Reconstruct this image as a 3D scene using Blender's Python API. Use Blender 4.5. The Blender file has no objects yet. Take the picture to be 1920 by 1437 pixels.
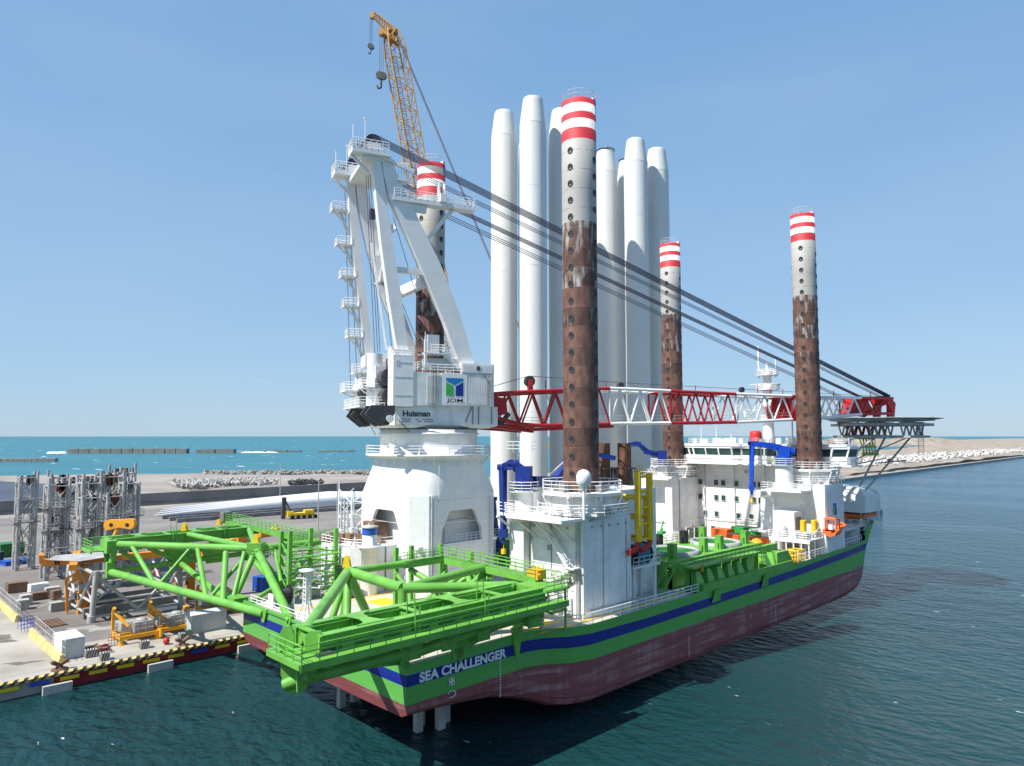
import bpy, math, random
from mathutils import Vector, Matrix
from mathutils.geometry import tessellate_polygon
R=math.radians; PI=math.pi
random.seed(7)
SC=bpy.context.scene; COL=SC.collection
# ---------------- camera, sky, sun ----------------
cam=bpy.data.objects.new('camera',bpy.data.cameras.new('camera')); COL.objects.link(cam); SC.camera=cam
cam.data.sensor_width=36; cam.data.lens=24.975; cam.data.clip_start=1; cam.data.clip_end=80000
yaw=R(45.73); pit=math.atan(99.5/1332)
fwd=Vector((math.cos(yaw)*math.cos(pit),math.sin(yaw)*math.cos(pit),math.sin(pit)))
q=fwd.to_track_quat('-Z','Y'); cam.rotation_mode='QUATERNION'; cam.rotation_quaternion=q; cam.location=(0,0,30)
SC.render.resolution_x=1024; SC.render.resolution_y=766
W=bpy.data.worlds.new('World'); SC.world=W; W.use_nodes=True
nt=W.node_tree; sky=nt.nodes.new('ShaderNodeTexSky'); sky.sky_type='NISHITA'; sky.sun_disc=False
SUN_EL=53; sd=Vector((-.982,.185,0)).normalized()
sky.sun_elevation=R(SUN_EL); sky.sun_rotation=math.atan2(sd.x,sd.y)%(2*PI); sky.altitude=0; sky.air_density=1.0; sky.dust_density=.25; sky.ozone_density=3.5
nt.nodes['Background'].inputs['Strength'].default_value=.125
tcw=nt.nodes.new('ShaderNodeTexCoord'); sxw=nt.nodes.new('ShaderNodeSeparateXYZ'); nt.links.new(tcw.outputs['Generated'],sxw.inputs[0])
rw=nt.nodes.new('ShaderNodeValToRGB'); nt.links.new(sxw.outputs[2],rw.inputs[0]); ew=rw.color_ramp.elements
ew[0].position=0; ew[0].color=(.40,.585,.79,1); ew[1].position=1; ew[1].color=(.10,.27,.60,1)
for p_,c_ in((.06,(.37,.575,.80,1)),(.22,(.32,.535,.81,1)),(.5,(.225,.445,.76,1))): e_=ew.new(p_); e_.color=c_
vm=nt.nodes.new('ShaderNodeVectorMath'); vm.operation='SCALE'; vm.inputs['Scale'].default_value=5.25; nt.links.new(rw.outputs[0],vm.inputs[0])
mw=nt.nodes.new('ShaderNodeMix'); mw.data_type='RGBA'; mw.inputs[0].default_value=.85; nt.links.new(sky.outputs[0],mw.inputs[6]); nt.links.new(vm.outputs[0],mw.inputs[7])
# small faint cloud low over the sea
nw=nt.nodes.new('ShaderNodeTexNoise'); nw.inputs['Scale'].default_value=38; nw.inputs['Detail'].default_value=6; mpw=nt.nodes.new('ShaderNodeMapping'); mpw.inputs['Scale'].default_value=(1,1,3.2); nt.links.new(tcw.outputs['Generated'],mpw.inputs[0]); nt.links.new(mpw.outputs[0],nw.inputs['Vector'])
cd_=(fwd+Vector((math.sin(yaw),-math.cos(yaw),0))*(-470/1332)+Vector((0,0,1))*((718.5-713)/1332)).normalized()
sb_=nt.nodes.new('ShaderNodeVectorMath'); sb_.operation='SUBTRACT'; nt.links.new(tcw.outputs['Generated'],sb_.inputs[0]); sb_.inputs[1].default_value=cd_
sc_=nt.nodes.new('ShaderNodeVectorMath'); sc_.operation='MULTIPLY'; nt.links.new(sb_.outputs[0],sc_.inputs[0]); sc_.inputs[1].default_value=(1,1,3.5)
ln_=nt.nodes.new('ShaderNodeVectorMath'); ln_.operation='LENGTH'; nt.links.new(sc_.outputs[0],ln_.inputs[0])
m1_=nt.nodes.new('ShaderNodeMapRange'); m1_.inputs[1].default_value=.04; m1_.inputs[2].default_value=0; m1_.inputs[3].default_value=-.5; m1_.inputs[4].default_value=.22; nt.links.new(ln_.outputs['Value'],m1_.inputs[0])
ad_=nt.nodes.new('ShaderNodeMath'); ad_.operation='ADD'; nt.links.new(m1_.outputs[0],ad_.inputs[0]); nt.links.new(nw.outputs[0],ad_.inputs[1])
m2_=nt.nodes.new('ShaderNodeMapRange'); m2_.inputs[1].default_value=.55; m2_.inputs[2].default_value=.8; m2_.inputs[4].default_value=.5; nt.links.new(ad_.outputs[0],m2_.inputs[0])
hz_=nt.nodes.new('ShaderNodeTexNoise'); hz_.inputs['Scale'].default_value=2.2; hz_.inputs['Detail'].default_value=5; mph=nt.nodes.new('ShaderNodeMapping'); mph.inputs['Scale'].default_value=(1,1,4); nt.links.new(tcw.outputs['Generated'],mph.inputs[0]); nt.links.new(mph.outputs[0],hz_.inputs['Vector'])
m3_=nt.nodes.new('ShaderNodeMapRange'); m3_.inputs[1].default_value=.4; m3_.inputs[2].default_value=.75; m3_.inputs[4].default_value=.10; nt.links.new(hz_.outputs[0],m3_.inputs[0])
a4_=nt.nodes.new('ShaderNodeMath'); a4_.operation='ADD'; nt.links.new(m2_.outputs[0],a4_.inputs[0]); nt.links.new(m3_.outputs[0],a4_.inputs[1])
mc_=nt.nodes.new('ShaderNodeMix'); mc_.data_type='RGBA'; nt.links.new(a4_.outputs[0],mc_.inputs[0]); nt.links.new(mw.outputs[2],mc_.inputs[6]); mc_.inputs[7].default_value=(3.6,4.2,4.7,1)
nt.links.new(mc_.outputs[2],nt.nodes['Background'].inputs[0])
sl=bpy.data.lights.new('sun','SUN'); sl.energy=5.0; sl.angle=R(.5); sl.color=(1,.95,.88)
so=bpy.data.objects.new('sun',sl); COL.objects.link(so)
sv=Vector((sd.x*math.cos(R(SUN_EL)),sd.y*math.cos(R(SUN_EL)),math.sin(R(SUN_EL))))
so.rotation_mode='QUATERNION'; so.rotation_quaternion=sv.to_track_quat('Z','Y'); so.location=(0,0,200)
SC.view_settings.view_transform='Standard'; SC.view_settings.look='None'; SC.view_settings.exposure=.55; SC.view_settings.gamma=1
# ---------------- materials ----------------
M={}
def mat(n,c,rough=.5,metal=0,var=.12,scale=.6,dirt=0,dirtc=(.25,.13,.06),bump=0,spec=.4,seam=0,sw=3.2,sh=2.4):
    m=bpy.data.materials.new(n); m.use_nodes=True; t=m.node_tree; b=t.nodes['Principled BSDF']
    b.inputs['Roughness'].default_value=rough; b.inputs['Metallic'].default_value=metal; b.inputs['Specular IOR Level'].default_value=spec
    tc=t.nodes.new('ShaderNodeTexCoord'); nz=t.nodes.new('ShaderNodeTexNoise'); nz.inputs['Scale'].default_value=scale; nz.inputs['Detail'].default_value=6
    t.links.new(tc.outputs['Object'],nz.inputs['Vector'])
    rp=t.nodes.new('ShaderNodeValToRGB'); e=rp.color_ramp.elements; e[0].position=.3; e[1].position=.7
    e[0].color=(*[x*(1-var) for x in c],1); e[1].color=(*[min(1,x*(1+var*.6)) for x in c],1)
    t.links.new(nz.outputs[0],rp.inputs[0]); out=rp.outputs[0]
    if dirt:
        mp=t.nodes.new('ShaderNodeMapping'); mp.inputs['Scale'].default_value=(2.2,2.2,.16); t.links.new(tc.outputs['Object'],mp.inputs[0])
        n2=t.nodes.new('ShaderNodeTexNoise'); n2.inputs['Scale'].default_value=1; n2.inputs['Detail'].default_value=8; t.links.new(mp.outputs[0],n2.inputs['Vector'])
        r2=t.nodes.new('ShaderNodeMapRange'); r2.inputs[1].default_value=.55; r2.inputs[2].default_value=.8; r2.inputs[4].default_value=dirt; t.links.new(n2.outputs[0],r2.inputs[0])
        mx=t.nodes.new('ShaderNodeMix'); mx.data_type='RGBA'; t.links.new(r2.outputs[0],mx.inputs[0]); t.links.new(out,mx.inputs[6]); mx.inputs[7].default_value=(*dirtc,1); out=mx.outputs[2]
    if seam:
        sx_=t.nodes.new('ShaderNodeSeparateXYZ'); t.links.new(tc.outputs['Object'],sx_.inputs[0]); ax_=t.nodes.new('ShaderNodeMath'); t.links.new(sx_.outputs[0],ax_.inputs[0]); t.links.new(sx_.outputs[1],ax_.inputs[1])
        cb_=t.nodes.new('ShaderNodeCombineXYZ'); t.links.new(ax_.outputs[0],cb_.inputs[0]); t.links.new(sx_.outputs[2],cb_.inputs[1])
        bk=t.nodes.new('ShaderNodeTexBrick'); bk.inputs['Scale'].default_value=1; bk.inputs['Brick Width'].default_value=sw; bk.inputs['Row Height'].default_value=sh; bk.inputs['Mortar Size'].default_value=.035; bk.inputs['Mortar Smooth'].default_value=.3; t.links.new(cb_.outputs[0],bk.inputs['Vector'])
        bk.inputs['Color1'].default_value=(1,1,1,1); bk.inputs['Color2'].default_value=(1-seam*.25,)*3+(1,); bk.inputs['Mortar'].default_value=(1-seam,)*3+(1,)
        ms=t.nodes.new('ShaderNodeMix'); ms.data_type='RGBA'; ms.blend_type='MULTIPLY'; ms.inputs[0].default_value=1; t.links.new(out,ms.inputs[6]); t.links.new(bk.outputs[0],ms.inputs[7]); out=ms.outputs[2]
    t.links.new(out,b.inputs['Base Color'])
    if bump:
        bp=t.nodes.new('ShaderNodeBump'); bp.inputs['Strength'].default_value=bump; bp.inputs['Distance'].default_value=.3; t.links.new(nz.outputs[0],bp.inputs['Height']); t.links.new(bp.outputs[0],b.inputs['Normal'])
    M[n]=m; return m
mat('white',(.8,.8,.78),.45,dirt=.32,dirtc=(.45,.36,.27),seam=.16)
mat('white_clean',(.82,.82,.81),.4,var=.05,dirt=.22,dirtc=(.5,.44,.38),seam=.12,sw=4.1,sh=3.3)
mat('tower_paint',(.70,.70,.67),.38,var=.05,scale=.12,dirt=.12,dirtc=(.5,.47,.4))
mat('grey_panel',(.55,.57,.58),.5,var=.05)
mat('green',(.15,.41,.065),.42,var=.2,scale=.5,dirt=.4,dirtc=(.05,.2,.045),seam=.14,sw=2.4,sh=1.1)
mat('green_dark',(.02,.16,.03),.5)
mat('red_boom',(.42,.015,.02),.4,var=.15)
mat('orange',(.75,.27,.02),.5,var=.15,dirt=.25)
mat('yellow',(.85,.55,.02),.45,var=.1)
mat('crane_yellow',(.5,.27,.07),.5,var=.15)
mat('lime',(.5,.62,.03),.5)
mat('blue_crane',(.012,.035,.22),.4,var=.2)
mat('bright_blue',(.01,.07,.5),.35,var=.15)
mat('black',(.02,.02,.022),.6)
mat('dark',(.06,.06,.065),.6,var=.3)
mat('cable',(.05,.05,.09),.6)
mat('galv',(.42,.42,.41),.5,metal=.0,var=.25,dirt=.35,dirtc=(.2,.12,.07))
mat('galv_dark',(.2,.2,.2),.55,metal=.0,var=.3,dirt=.3)
mat('concrete',(.35,.325,.285),.9,var=.3,scale=.12,bump=.2,dirt=.45,dirtc=(.27,.245,.21))
mat('conc_block',(.42,.41,.38),.9,var=.2)
mat('wall_conc',(.2,.195,.19),.9,var=.25,scale=.08)
mat('deck',(.5,.47,.42),.8,var=.18,scale=.3,dirt=.2)
mat('deck_grey',(.3,.29,.28),.8,var=.25,scale=.4)
mat('glass',(.03,.07,.07),.08,var=.3,spec=.8)
mat('orange_boat',(.8,.16,.03),.45)
mat('red',(.5,.03,.025),.5)
mat('quay_red',(.24,.012,.022),.7,var=.25)
mat('blue_paint',(.02,.1,.45),.5)
mat('teal',(.01,.16,.24),.5)
mat('rust',(.16,.075,.045),.8,var=.4,scale=1.2)
mat('brown',(.2,.12,.08),.85,var=.3)
mat('sand',(.33,.28,.225),.95,var=.42,scale=.045,bump=.5,dirt=.5,dirtc=(.22,.19,.165))
mat('sand_grey',(.29,.265,.235),.95,var=.25,scale=.03)
mat('rock',(.33,.31,.28),.95,var=.3)
mat('asphalt',(.205,.19,.175),.9,var=.3,scale=.06)
mat('dark_pool',(.07,.08,.1),.5,var=.3,scale=.02)
mat('wet',(.1,.12,.15),.12,var=.5,scale=.25)
mat('blade',(.72,.73,.76),.35,var=.03)
mat('letter',(.75,.76,.8),.5,var=.05)
mat('logo_blue',(.01,.2,.5),.5,var=.03); mat('logo_navy',(.008,.03,.28),.5,var=.03); mat('logo_green',(.05,.42,.08),.5,var=.03)
mat('foam',(.8,.83,.84),.8)
mat('barrier_paint',(.72,.5,.2),.85,var=.35,scale=.5)
mat('kerb_paint',(.55,.4,.15),.85,var=.2)
mat('stain_mark',(.16,.145,.13),.75,var=.35,scale=.8)
def nodemat(n): 
    m=bpy.data.materials.new(n); m.use_nodes=True; M[n]=m; return m,m.node_tree,m.node_tree.nodes['Principled BSDF']
def N(t,k,**kw):
    n=t.nodes.new(k)
    for a,v in kw.items(): setattr(n,a,v)
    return n
# hull paint: one mesh, each band its own paint, with streaks
def hullmat(n,c,c2,amt=.35):
    m,t,b=nodemat(n); tc=N(t,'ShaderNodeTexCoord'); mp=N(t,'ShaderNodeMapping'); mp.inputs['Scale'].default_value=(.12,.12,1.6)
    t.links.new(tc.outputs['Object'],mp.inputs[0]); a=N(t,'ShaderNodeTexNoise'); a.inputs['Scale'].default_value=1.2; a.inputs['Detail'].default_value=9; t.links.new(mp.outputs[0],a.inputs['Vector'])
    mp2=N(t,'ShaderNodeMapping'); mp2.inputs['Scale'].default_value=(1.5,1.5,.08); t.links.new(tc.outputs['Object'],mp2.inputs[0])
    a2=N(t,'ShaderNodeTexNoise'); a2.inputs['Scale'].default_value=1; a2.inputs['Detail'].default_value=6; t.links.new(mp2.outputs[0],a2.inputs['Vector'])
    pw=N(t,'ShaderNodeMath',operation='POWER'); t.links.new(a2.outputs[0],pw.inputs[0]); pw.inputs[1].default_value=.35; ad=N(t,'ShaderNodeMath',operation='MULTIPLY'); t.links.new(a.outputs[0],ad.inputs[0]); t.links.new(pw.outputs[0],ad.inputs[1])
    r=N(t,'ShaderNodeMapRange'); r.inputs[1].default_value=.38; r.inputs[2].default_value=.58; r.inputs[4].default_value=amt; t.links.new(ad.outputs[0],r.inputs[0])
    mx=N(t,'ShaderNodeMix',data_type='RGBA'); t.links.new(r.outputs[0],mx.inputs[0]); mx.inputs[6].default_value=(*c,1); mx.inputs[7].default_value=(*c2,1)
    t.links.new(mx.outputs[2],b.inputs['Base Color']); b.inputs['Roughness'].default_value=.5
hullmat('hull_red',(.25,.064,.066),(.43,.24,.23),.85)
hullmat('hull_green',(.095,.36,.06),(.17,.38,.13),.6)
hullmat('hull_blue',(.003,.014,.2),(.01,.05,.3),.3)
# leg paint (bands by height)
def legmat():
    m,t,b=nodemat('leg_paint'); tc=N(t,'ShaderNodeTexCoord'); sp=N(t,'ShaderNodeSeparateXYZ'); t.links.new(tc.outputs['Object'],sp.inputs[0])
    za=N(t,'ShaderNodeMath',operation='ADD'); za.inputs[1].default_value=1.2; t.links.new(sp.outputs[2],za.inputs[0]); z=za.outputs[0]
    ra=N(t,'ShaderNodeValToRGB'); ra.color_ramp.interpolation='CONSTANT'; mr=N(t,'ShaderNodeMapRange'); mr.inputs[1].default_value=0; mr.inputs[2].default_value=71; t.links.new(z,mr.inputs[0]); t.links.new(mr.outputs[0],ra.inputs[0])
    red=(.45,.02,.03,1); wh=(.75,.75,.73,1); gr=(.40,.39,.365,1)
    els=[(0,gr),(65.9,red),(67.1,wh),(68.3,red),(69.3,wh),(70.0-.1,red)]
    els=[(0,gr),(65.6,red),(66.9,wh),(68.0,red),(69.0,wh),(69.9,red)]
    cr=ra.color_ramp; cr.elements[0].color=gr; cr.elements[1].position=65.6/71; cr.elements[1].color=red
    for p,c in els[2:]: e=cr.elements.new(p/71); e.color=c
    # rust: more below z 56, vertical streaks, ring seams
    ring=N(t,'ShaderNodeMath',operation='MULTIPLY'); ring.inputs[1].default_value=.42; t.links.new(z,ring.inputs[0])
    fl=N(t,'ShaderNodeMath',operation='FLOOR'); t.links.new(ring.outputs[0],fl.inputs[0])
    wn=N(t,'ShaderNodeTexWhiteNoise',noise_dimensions='1D'); t.links.new(fl.outputs[0],wn.inputs['W'])
    mp=N(t,'ShaderNodeMapping'); mp.inputs['Scale'].default_value=(1.5,1.5,.3); t.links.new(tc.outputs['Object'],mp.inputs[0])
    n1=N(t,'ShaderNodeTexNoise'); n1.inputs['Scale'].default_value=1.1; n1.inputs['Detail'].default_value=5; n1.inputs['Roughness'].default_value=.55; t.links.new(mp.outputs[0],n1.inputs['Vector'])
    hz=N(t,'ShaderNodeMapRange'); hz.inputs[1].default_value=56.0; hz.inputs[2].default_value=43.0; hz.inputs[3].default_value=.10; hz.inputs[4].default_value=.36; t.links.new(z,hz.inputs[0])
    a1=N(t,'ShaderNodeMath',operation='ADD'); t.links.new(n1.outputs[0],a1.inputs[0]); t.links.new(hz.outputs[0],a1.inputs[1])
    wm=N(t,'ShaderNodeMath',operation='MULTIPLY'); wm.inputs[1].default_value=.36; t.links.new(wn.outputs[0],wm.inputs[0])
    a2=N(t,'ShaderNodeMath',operation='ADD'); t.links.new(a1.outputs[0],a2.inputs[0]); t.links.new(wm.outputs[0],a2.inputs[1])
    th=N(t,'ShaderNodeMapRange'); th.inputs[1].default_value=.58; th.inputs[2].default_value=.76; t.links.new(a2.outputs[0],th.inputs[0])
    cut=N(t,'ShaderNodeMath',operation='LESS_THAN'); cut.inputs[1].default_value=55.6; t.links.new(z,cut.inputs[0])
    mu=N(t,'ShaderNodeMath',operation='MULTIPLY'); t.links.new(th.outputs[0],mu.inputs[0]); t.links.new(cut.outputs[0],mu.inputs[1])
    n3=N(t,'ShaderNodeTexNoise'); n3.inputs['Scale'].default_value=1.3; n3.inputs['Detail'].default_value=8; mp3=N(t,'ShaderNodeMapping'); mp3.inputs['Scale'].default_value=(1.2,1.2,.55); t.links.new(tc.outputs['Object'],mp3.inputs[0]); t.links.new(mp3.outputs[0],n3.inputs['Vector'])
    rc=N(t,'ShaderNodeValToRGB'); e=rc.color_ramp.elements; e[0].position=.38; e[0].color=(.10,.045,.033,1); e[1].position=.7; e[1].color=(.20,.105,.075,1); t.links.new(n3.outputs[0],rc.inputs[0])
    vr=N(t,'ShaderNodeMapRange'); vr.inputs[3].default_value=.62; vr.inputs[4].default_value=1.12; t.links.new(wn.outputs[0],vr.inputs[0]); vs_=N(t,'ShaderNodeVectorMath',operation='SCALE'); t.links.new(rc.outputs[0],vs_.inputs[0]); t.links.new(vr.outputs[0],vs_.inputs['Scale'])
    mx=N(t,'ShaderNodeMix',data_type='RGBA'); t.links.new(mu.outputs[0],mx.inputs[0]); t.links.new(ra.outputs[0],mx.inputs[6]); t.links.new(vs_.outputs[0],mx.inputs[7])
    # thin rust seams every 2.4 m
    fr=N(t,'ShaderNodeMath',operation='FRACT'); t.links.new(ring.outputs[0],fr.inputs[0]); sm=N(t,'ShaderNodeMath',operation='LESS_THAN'); sm.inputs[1].default_value=.05; t.links.new(fr.outputs[0],sm.inputs[0])
    g2=N(t,'ShaderNodeMath',operation='GREATER_THAN'); g2.inputs[1].default_value=.48; t.links.new(n1.outputs[0],g2.inputs[0])
    s2=N(t,'ShaderNodeMath',operation='MULTIPLY'); t.links.new(sm.outputs[0],s2.inputs[0]); t.links.new(g2.outputs[0],s2.inputs[1])
    s3=N(t,'ShaderNodeMath',operation='MULTIPLY'); s3.inputs[1].default_value=.6; t.links.new(s2.outputs[0],s3.inputs[0])
    mx2=N(t,'ShaderNodeMix',data_type='RGBA'); t.links.new(s3.outputs[0],mx2.inputs[0]); t.links.new(mx.outputs[2],mx2.inputs[6]); mx2.inputs[7].default_value=(.2,.11,.08,1)
    t.links.new(mx2.outputs[2],b.inputs['Base Color']); b.inputs['Roughness'].default_value=.65
legmat()
def watermat(n,c1,c2,rough,sc,strength,foamth,foamsc,c3=None):
    m,t,b=nodemat(n); tc=N(t,'ShaderNodeTexCoord'); 
    def noise(s,d,st=(1,1,1),rot=.6):
        mp=N(t,'ShaderNodeMapping'); mp.inputs['Scale'].default_value=st; mp.inputs['Rotation'].default_value=(0,0,rot); t.links.new(tc.outputs['Object'],mp.inputs[0])
        x=N(t,'ShaderNodeTexNoise'); x.inputs['Scale'].default_value=s; x.inputs['Detail'].default_value=d; t.links.new(mp.outputs[0],x.inputs['Vector']); return x
    big=noise(.012,3); r=N(t,'ShaderNodeValToRGB'); e=r.color_ramp.elements; e[0].position=.35; e[1].position=.65; e[0].color=(*c1,1); e[1].color=(*c2,1); t.links.new(big.outputs[0],r.inputs[0]); out=r.outputs[0]
    if c3:
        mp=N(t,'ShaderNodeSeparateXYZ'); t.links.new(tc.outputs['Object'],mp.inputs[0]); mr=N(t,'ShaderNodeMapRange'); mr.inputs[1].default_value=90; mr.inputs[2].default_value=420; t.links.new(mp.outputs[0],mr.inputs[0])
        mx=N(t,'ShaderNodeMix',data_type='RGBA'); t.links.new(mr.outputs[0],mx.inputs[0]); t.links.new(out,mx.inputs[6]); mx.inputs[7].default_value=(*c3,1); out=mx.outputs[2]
    f=noise(foamsc,7,(1,.35,1)); th=N(t,'ShaderNodeMapRange'); th.inputs[1].default_value=foamth; th.inputs[2].default_value=foamth+.03; t.links.new(f.outputs[0],th.inputs[0])
    mx=N(t,'ShaderNodeMix',data_type='RGBA'); t.links.new(th.outputs[0],mx.inputs[0]); t.links.new(out,mx.inputs[6]); mx.inputs[7].default_value=(.75,.8,.8,1)
    t.links.new(mx.outputs[2],b.inputs['Base Color']); b.inputs['Roughness'].default_value=rough; b.inputs['IOR'].default_value=1.33
    w1=noise(sc,9,(1,.6,1)); w2=noise(sc*.25,4,(1,.6,1),.9); w2.inputs['Detail'].default_value=3
    ad=N(t,'ShaderNodeMath',operation='MULTIPLY_ADD'); t.links.new(w2.outputs[0],ad.inputs[0]); ad.inputs[1].default_value=1.3; t.links.new(w1.outputs[0],ad.inputs[2])
    bp=N(t,'ShaderNodeBump'); bp.inputs['Strength'].default_value=strength; bp.inputs['Distance'].default_value=1.25; t.links.new(ad.outputs[0],bp.inputs['Height']); wp=noise(.03,4,(1,.4,1),.3); wr=N(t,'ShaderNodeMapRange'); wr.inputs[1].default_value=.35; wr.inputs[2].default_value=.65; wr.inputs[3].default_value=.35*strength; wr.inputs[4].default_value=strength; t.links.new(wp.outputs[0],wr.inputs[0]); t.links.new(wr.outputs[0],bp.inputs['Strength']); t.links.new(bp.outputs[0],b.inputs['Normal'])
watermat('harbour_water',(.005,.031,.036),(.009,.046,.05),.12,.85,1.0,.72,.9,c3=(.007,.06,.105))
watermat('sea_water',(.016,.13,.165),(.023,.16,.19),.35,.12,.6,.665,.05)
# ---------------- mesh builder ----------------
class MB:
    def __init__(s): s.v=[]; s.f=[]; s.mi=[]; s.sm=[]; s.m=0; s.pid=[]; s.np=0
    def add(s,vs,fs,smooth=False):
        o=len(s.v); s.v+= [Vector(v) for v in vs]
        for f in fs: s.f.append([o+i for i in f]); s.mi.append(s.m); s.sm.append(smooth); s.pid.append((o,len(s.v)))
        return s
    def box(s,a,b):
        x0,y0,z0=a; x1,y1,z1=b
        vs=[(x0,y0,z0),(x1,y0,z0),(x1,y1,z0),(x0,y1,z0),(x0,y0,z1),(x1,y0,z1),(x1,y1,z1),(x0,y1,z1)]
        return s.add(vs,[(3,2,1,0),(4,5,6,7),(0,1,5,4),(1,2,6,5),(2,3,7,6),(3,0,4,7)])
    def cbox(s,c,d,rz=0):
        h=[Vector((sx*d[0]/2,sy*d[1]/2,sz*d[2]/2)) for sz in(-1,1) for sx,sy in((-1,-1),(1,-1),(1,1),(-1,1))]
        m=Matrix.Rotation(rz,3,'Z'); vs=[Vector(c)+m@p for p in h]
        return s.add(vs,[(3,2,1,0),(4,5,6,7),(0,1,5,4),(1,2,6,5),(2,3,7,6),(3,0,4,7)])
    def _fr(s,p0,p1,upv=None):
        d=(p1-p0).normalized(); u=Vector(upv) if upv else Vector((0,0,1))
        if abs(d.dot(u))>.98: u=Vector((1,0,0))
        a=d.cross(u).normalized(); return a,a.cross(d).normalized()
    def beam(s,p0,p1,w,h=None,upv=None,w1=None,h1=None):
        p0=Vector(p0);p1=Vector(p1); h=h or w; w1=w1 or w; h1=h1 or h; a,b=s._fr(p0,p1,upv)
        vs=[p0+a*w*x/2+b*h*y/2 for x,y in((-1,-1),(1,-1),(1,1),(-1,1))]+[p1+a*w1*x/2+b*h1*y/2 for x,y in((-1,-1),(1,-1),(1,1),(-1,1))]
        return s.add(vs,[(0,1,2,3),(7,6,5,4),(0,4,5,1),(1,5,6,2),(2,6,7,3),(3,7,4,0)])
    def tube(s,p0,p1,r,n=8,r1=None,cap=True):
        p0=Vector(p0);p1=Vector(p1); r1=r if r1 is None else r1
        if (p1-p0).length<1e-6: return s
        a,b=s._fr(p0,p1); vs=[]
        for p,q in((p0,r),(p1,r1)):
            for i in range(n): t=2*PI*i/n; vs.append(p+a*q*math.cos(t)+b*q*math.sin(t))
        s.add(vs,[(i,i+n,(i+1)%n+n,(i+1)%n) for i in range(n)],n>5)
        if cap: s.add(vs,[tuple(range(n)),tuple(reversed(range(n,2*n)))])
        return s
    def lathe(s,c,prof,n=48,smooth=True,arc=None):
        vs=[];k=len(prof)
        for r,z in prof:
            for i in range(n): t=2*PI*i/n; vs.append((c[0]+r*math.cos(t),c[1]+r*math.sin(t),c[2]+z))
        fs=[]
        for j in range(k-1):
            for i in range(n): fs.append((j*n+i,j*n+(i+1)%n,(j+1)*n+(i+1)%n,(j+1)*n+i))
        return s.add(vs,fs,smooth)
    def disc(s,c,r,n=24): return s.add([(c[0]+r*math.cos(2*PI*i/n),c[1]+r*math.sin(2*PI*i/n),c[2]) for i in range(n)],[tuple(range(n))])
    def prism(s,poly,z0,z1):
        n=len(poly); vs=[(x,y,z0) for x,y in poly]+[(x,y,z1) for x,y in poly]
        return s.add(vs,[tuple(reversed(range(n))),tuple(range(n,2*n))]+[(i,(i+1)%n,(i+1)%n+n,i+n) for i in range(n)])
    def plate(s,poly,o,u,v,t):
        o=Vector(o);u=Vector(u);v=Vector(v);w=u.cross(v).normalized()*t; n=len(poly)
        A=[o+u*x+v*y-w/2 for x,y in poly]; B=[p+w for p in A]
        return s.add(A+B,[tuple(reversed(range(n))),tuple(range(n,2*n))]+[(i,(i+1)%n,(i+1)%n+n,i+n) for i in range(n)])
    def holed(s,outer,holes,o,u,v,t):
        o=Vector(o);u=Vector(u);v=Vector(v);w=u.cross(v).normalized()*t
        loops=[[Vector((x,y,0)) for x,y in l] for l in [outer]+holes]; flat=[p for l in loops for p in l]; tri=tessellate_polygon(loops); n=len(flat)
        A=[o+u*p.x+v*p.y-w/2 for p in flat]; B=[p+w for p in A]; fs=[tuple(x) for x in tri]+[tuple(i+n for i in reversed(x)) for x in tri]; k=0
        for l in loops:
            L=len(l); fs+=[(k+i,k+(i+1)%L,k+(i+1)%L+n,k+i+n) for i in range(L)]; k+=L
        return s.add(A+B,fs)
    def rail(s,pts,h=1.15,sp=1.6,r=.04,closed=False,mid=1,kick=False):
        P=[Vector(p) for p in pts]; P=P+[P[0]] if closed else P
        for a,b in zip(P[:-1],P[1:]):
            L=(b-a).length; k=max(1,round(L/sp))
            for i in range(k+1): p=a.lerp(b,i/k); s.tube(p,p+Vector((0,0,h)),r,4,cap=False)
            for j in range(1,mid+2): z=Vector((0,0,h*j/(mid+1))); s.tube(a+z,b+z,r,4,cap=False)
        return s
    def ladder(s,a,b,w=.5,side=(1,0,0),sp=.35,r=.03):
        a=Vector(a);b=Vector(b);d=Vector(side).normalized()*w/2
        s.tube(a-d,b-d,r*1.5,4);s.tube(a+d,b+d,r*1.5,4); k=int((b-a).length/sp)
        for i in range(1,k): p=a.lerp(b,i/k); s.tube(p-d,p+d,r,4,cap=False)
        return s
    def stair(s,a,b,w=1.0,side=(0,1,0),rails=True):
        a=Vector(a);b=Vector(b);d=Vector(side).normalized()*w/2
        s.beam(a-d,b-d,.08,.3);s.beam(a+d,b+d,.08,.3); k=max(3,int(abs(b.z-a.z)/.28))
        ru=Vector((b.x-a.x,b.y-a.y,0)).normalized()
        for i in range(k+1): p=a.lerp(b,i/k); s.add([p-d-ru*.13,p+d-ru*.13,p+d+ru*.13,p-d+ru*.13],[(0,1,2,3)])
        if rails:
            for e in(-d,d):
                s.tube(a+e+Vector((0,0,1)),b+e+Vector((0,0,1)),.035,4); s.tube(a+e+Vector((0,0,.5)),b+e+Vector((0,0,.5)),.03,4)
                for i in range(0,k+1,4): p=a.lerp(b,i/k)+e; s.tube(p,p+Vector((0,0,1)),.03,4)
        return s
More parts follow.
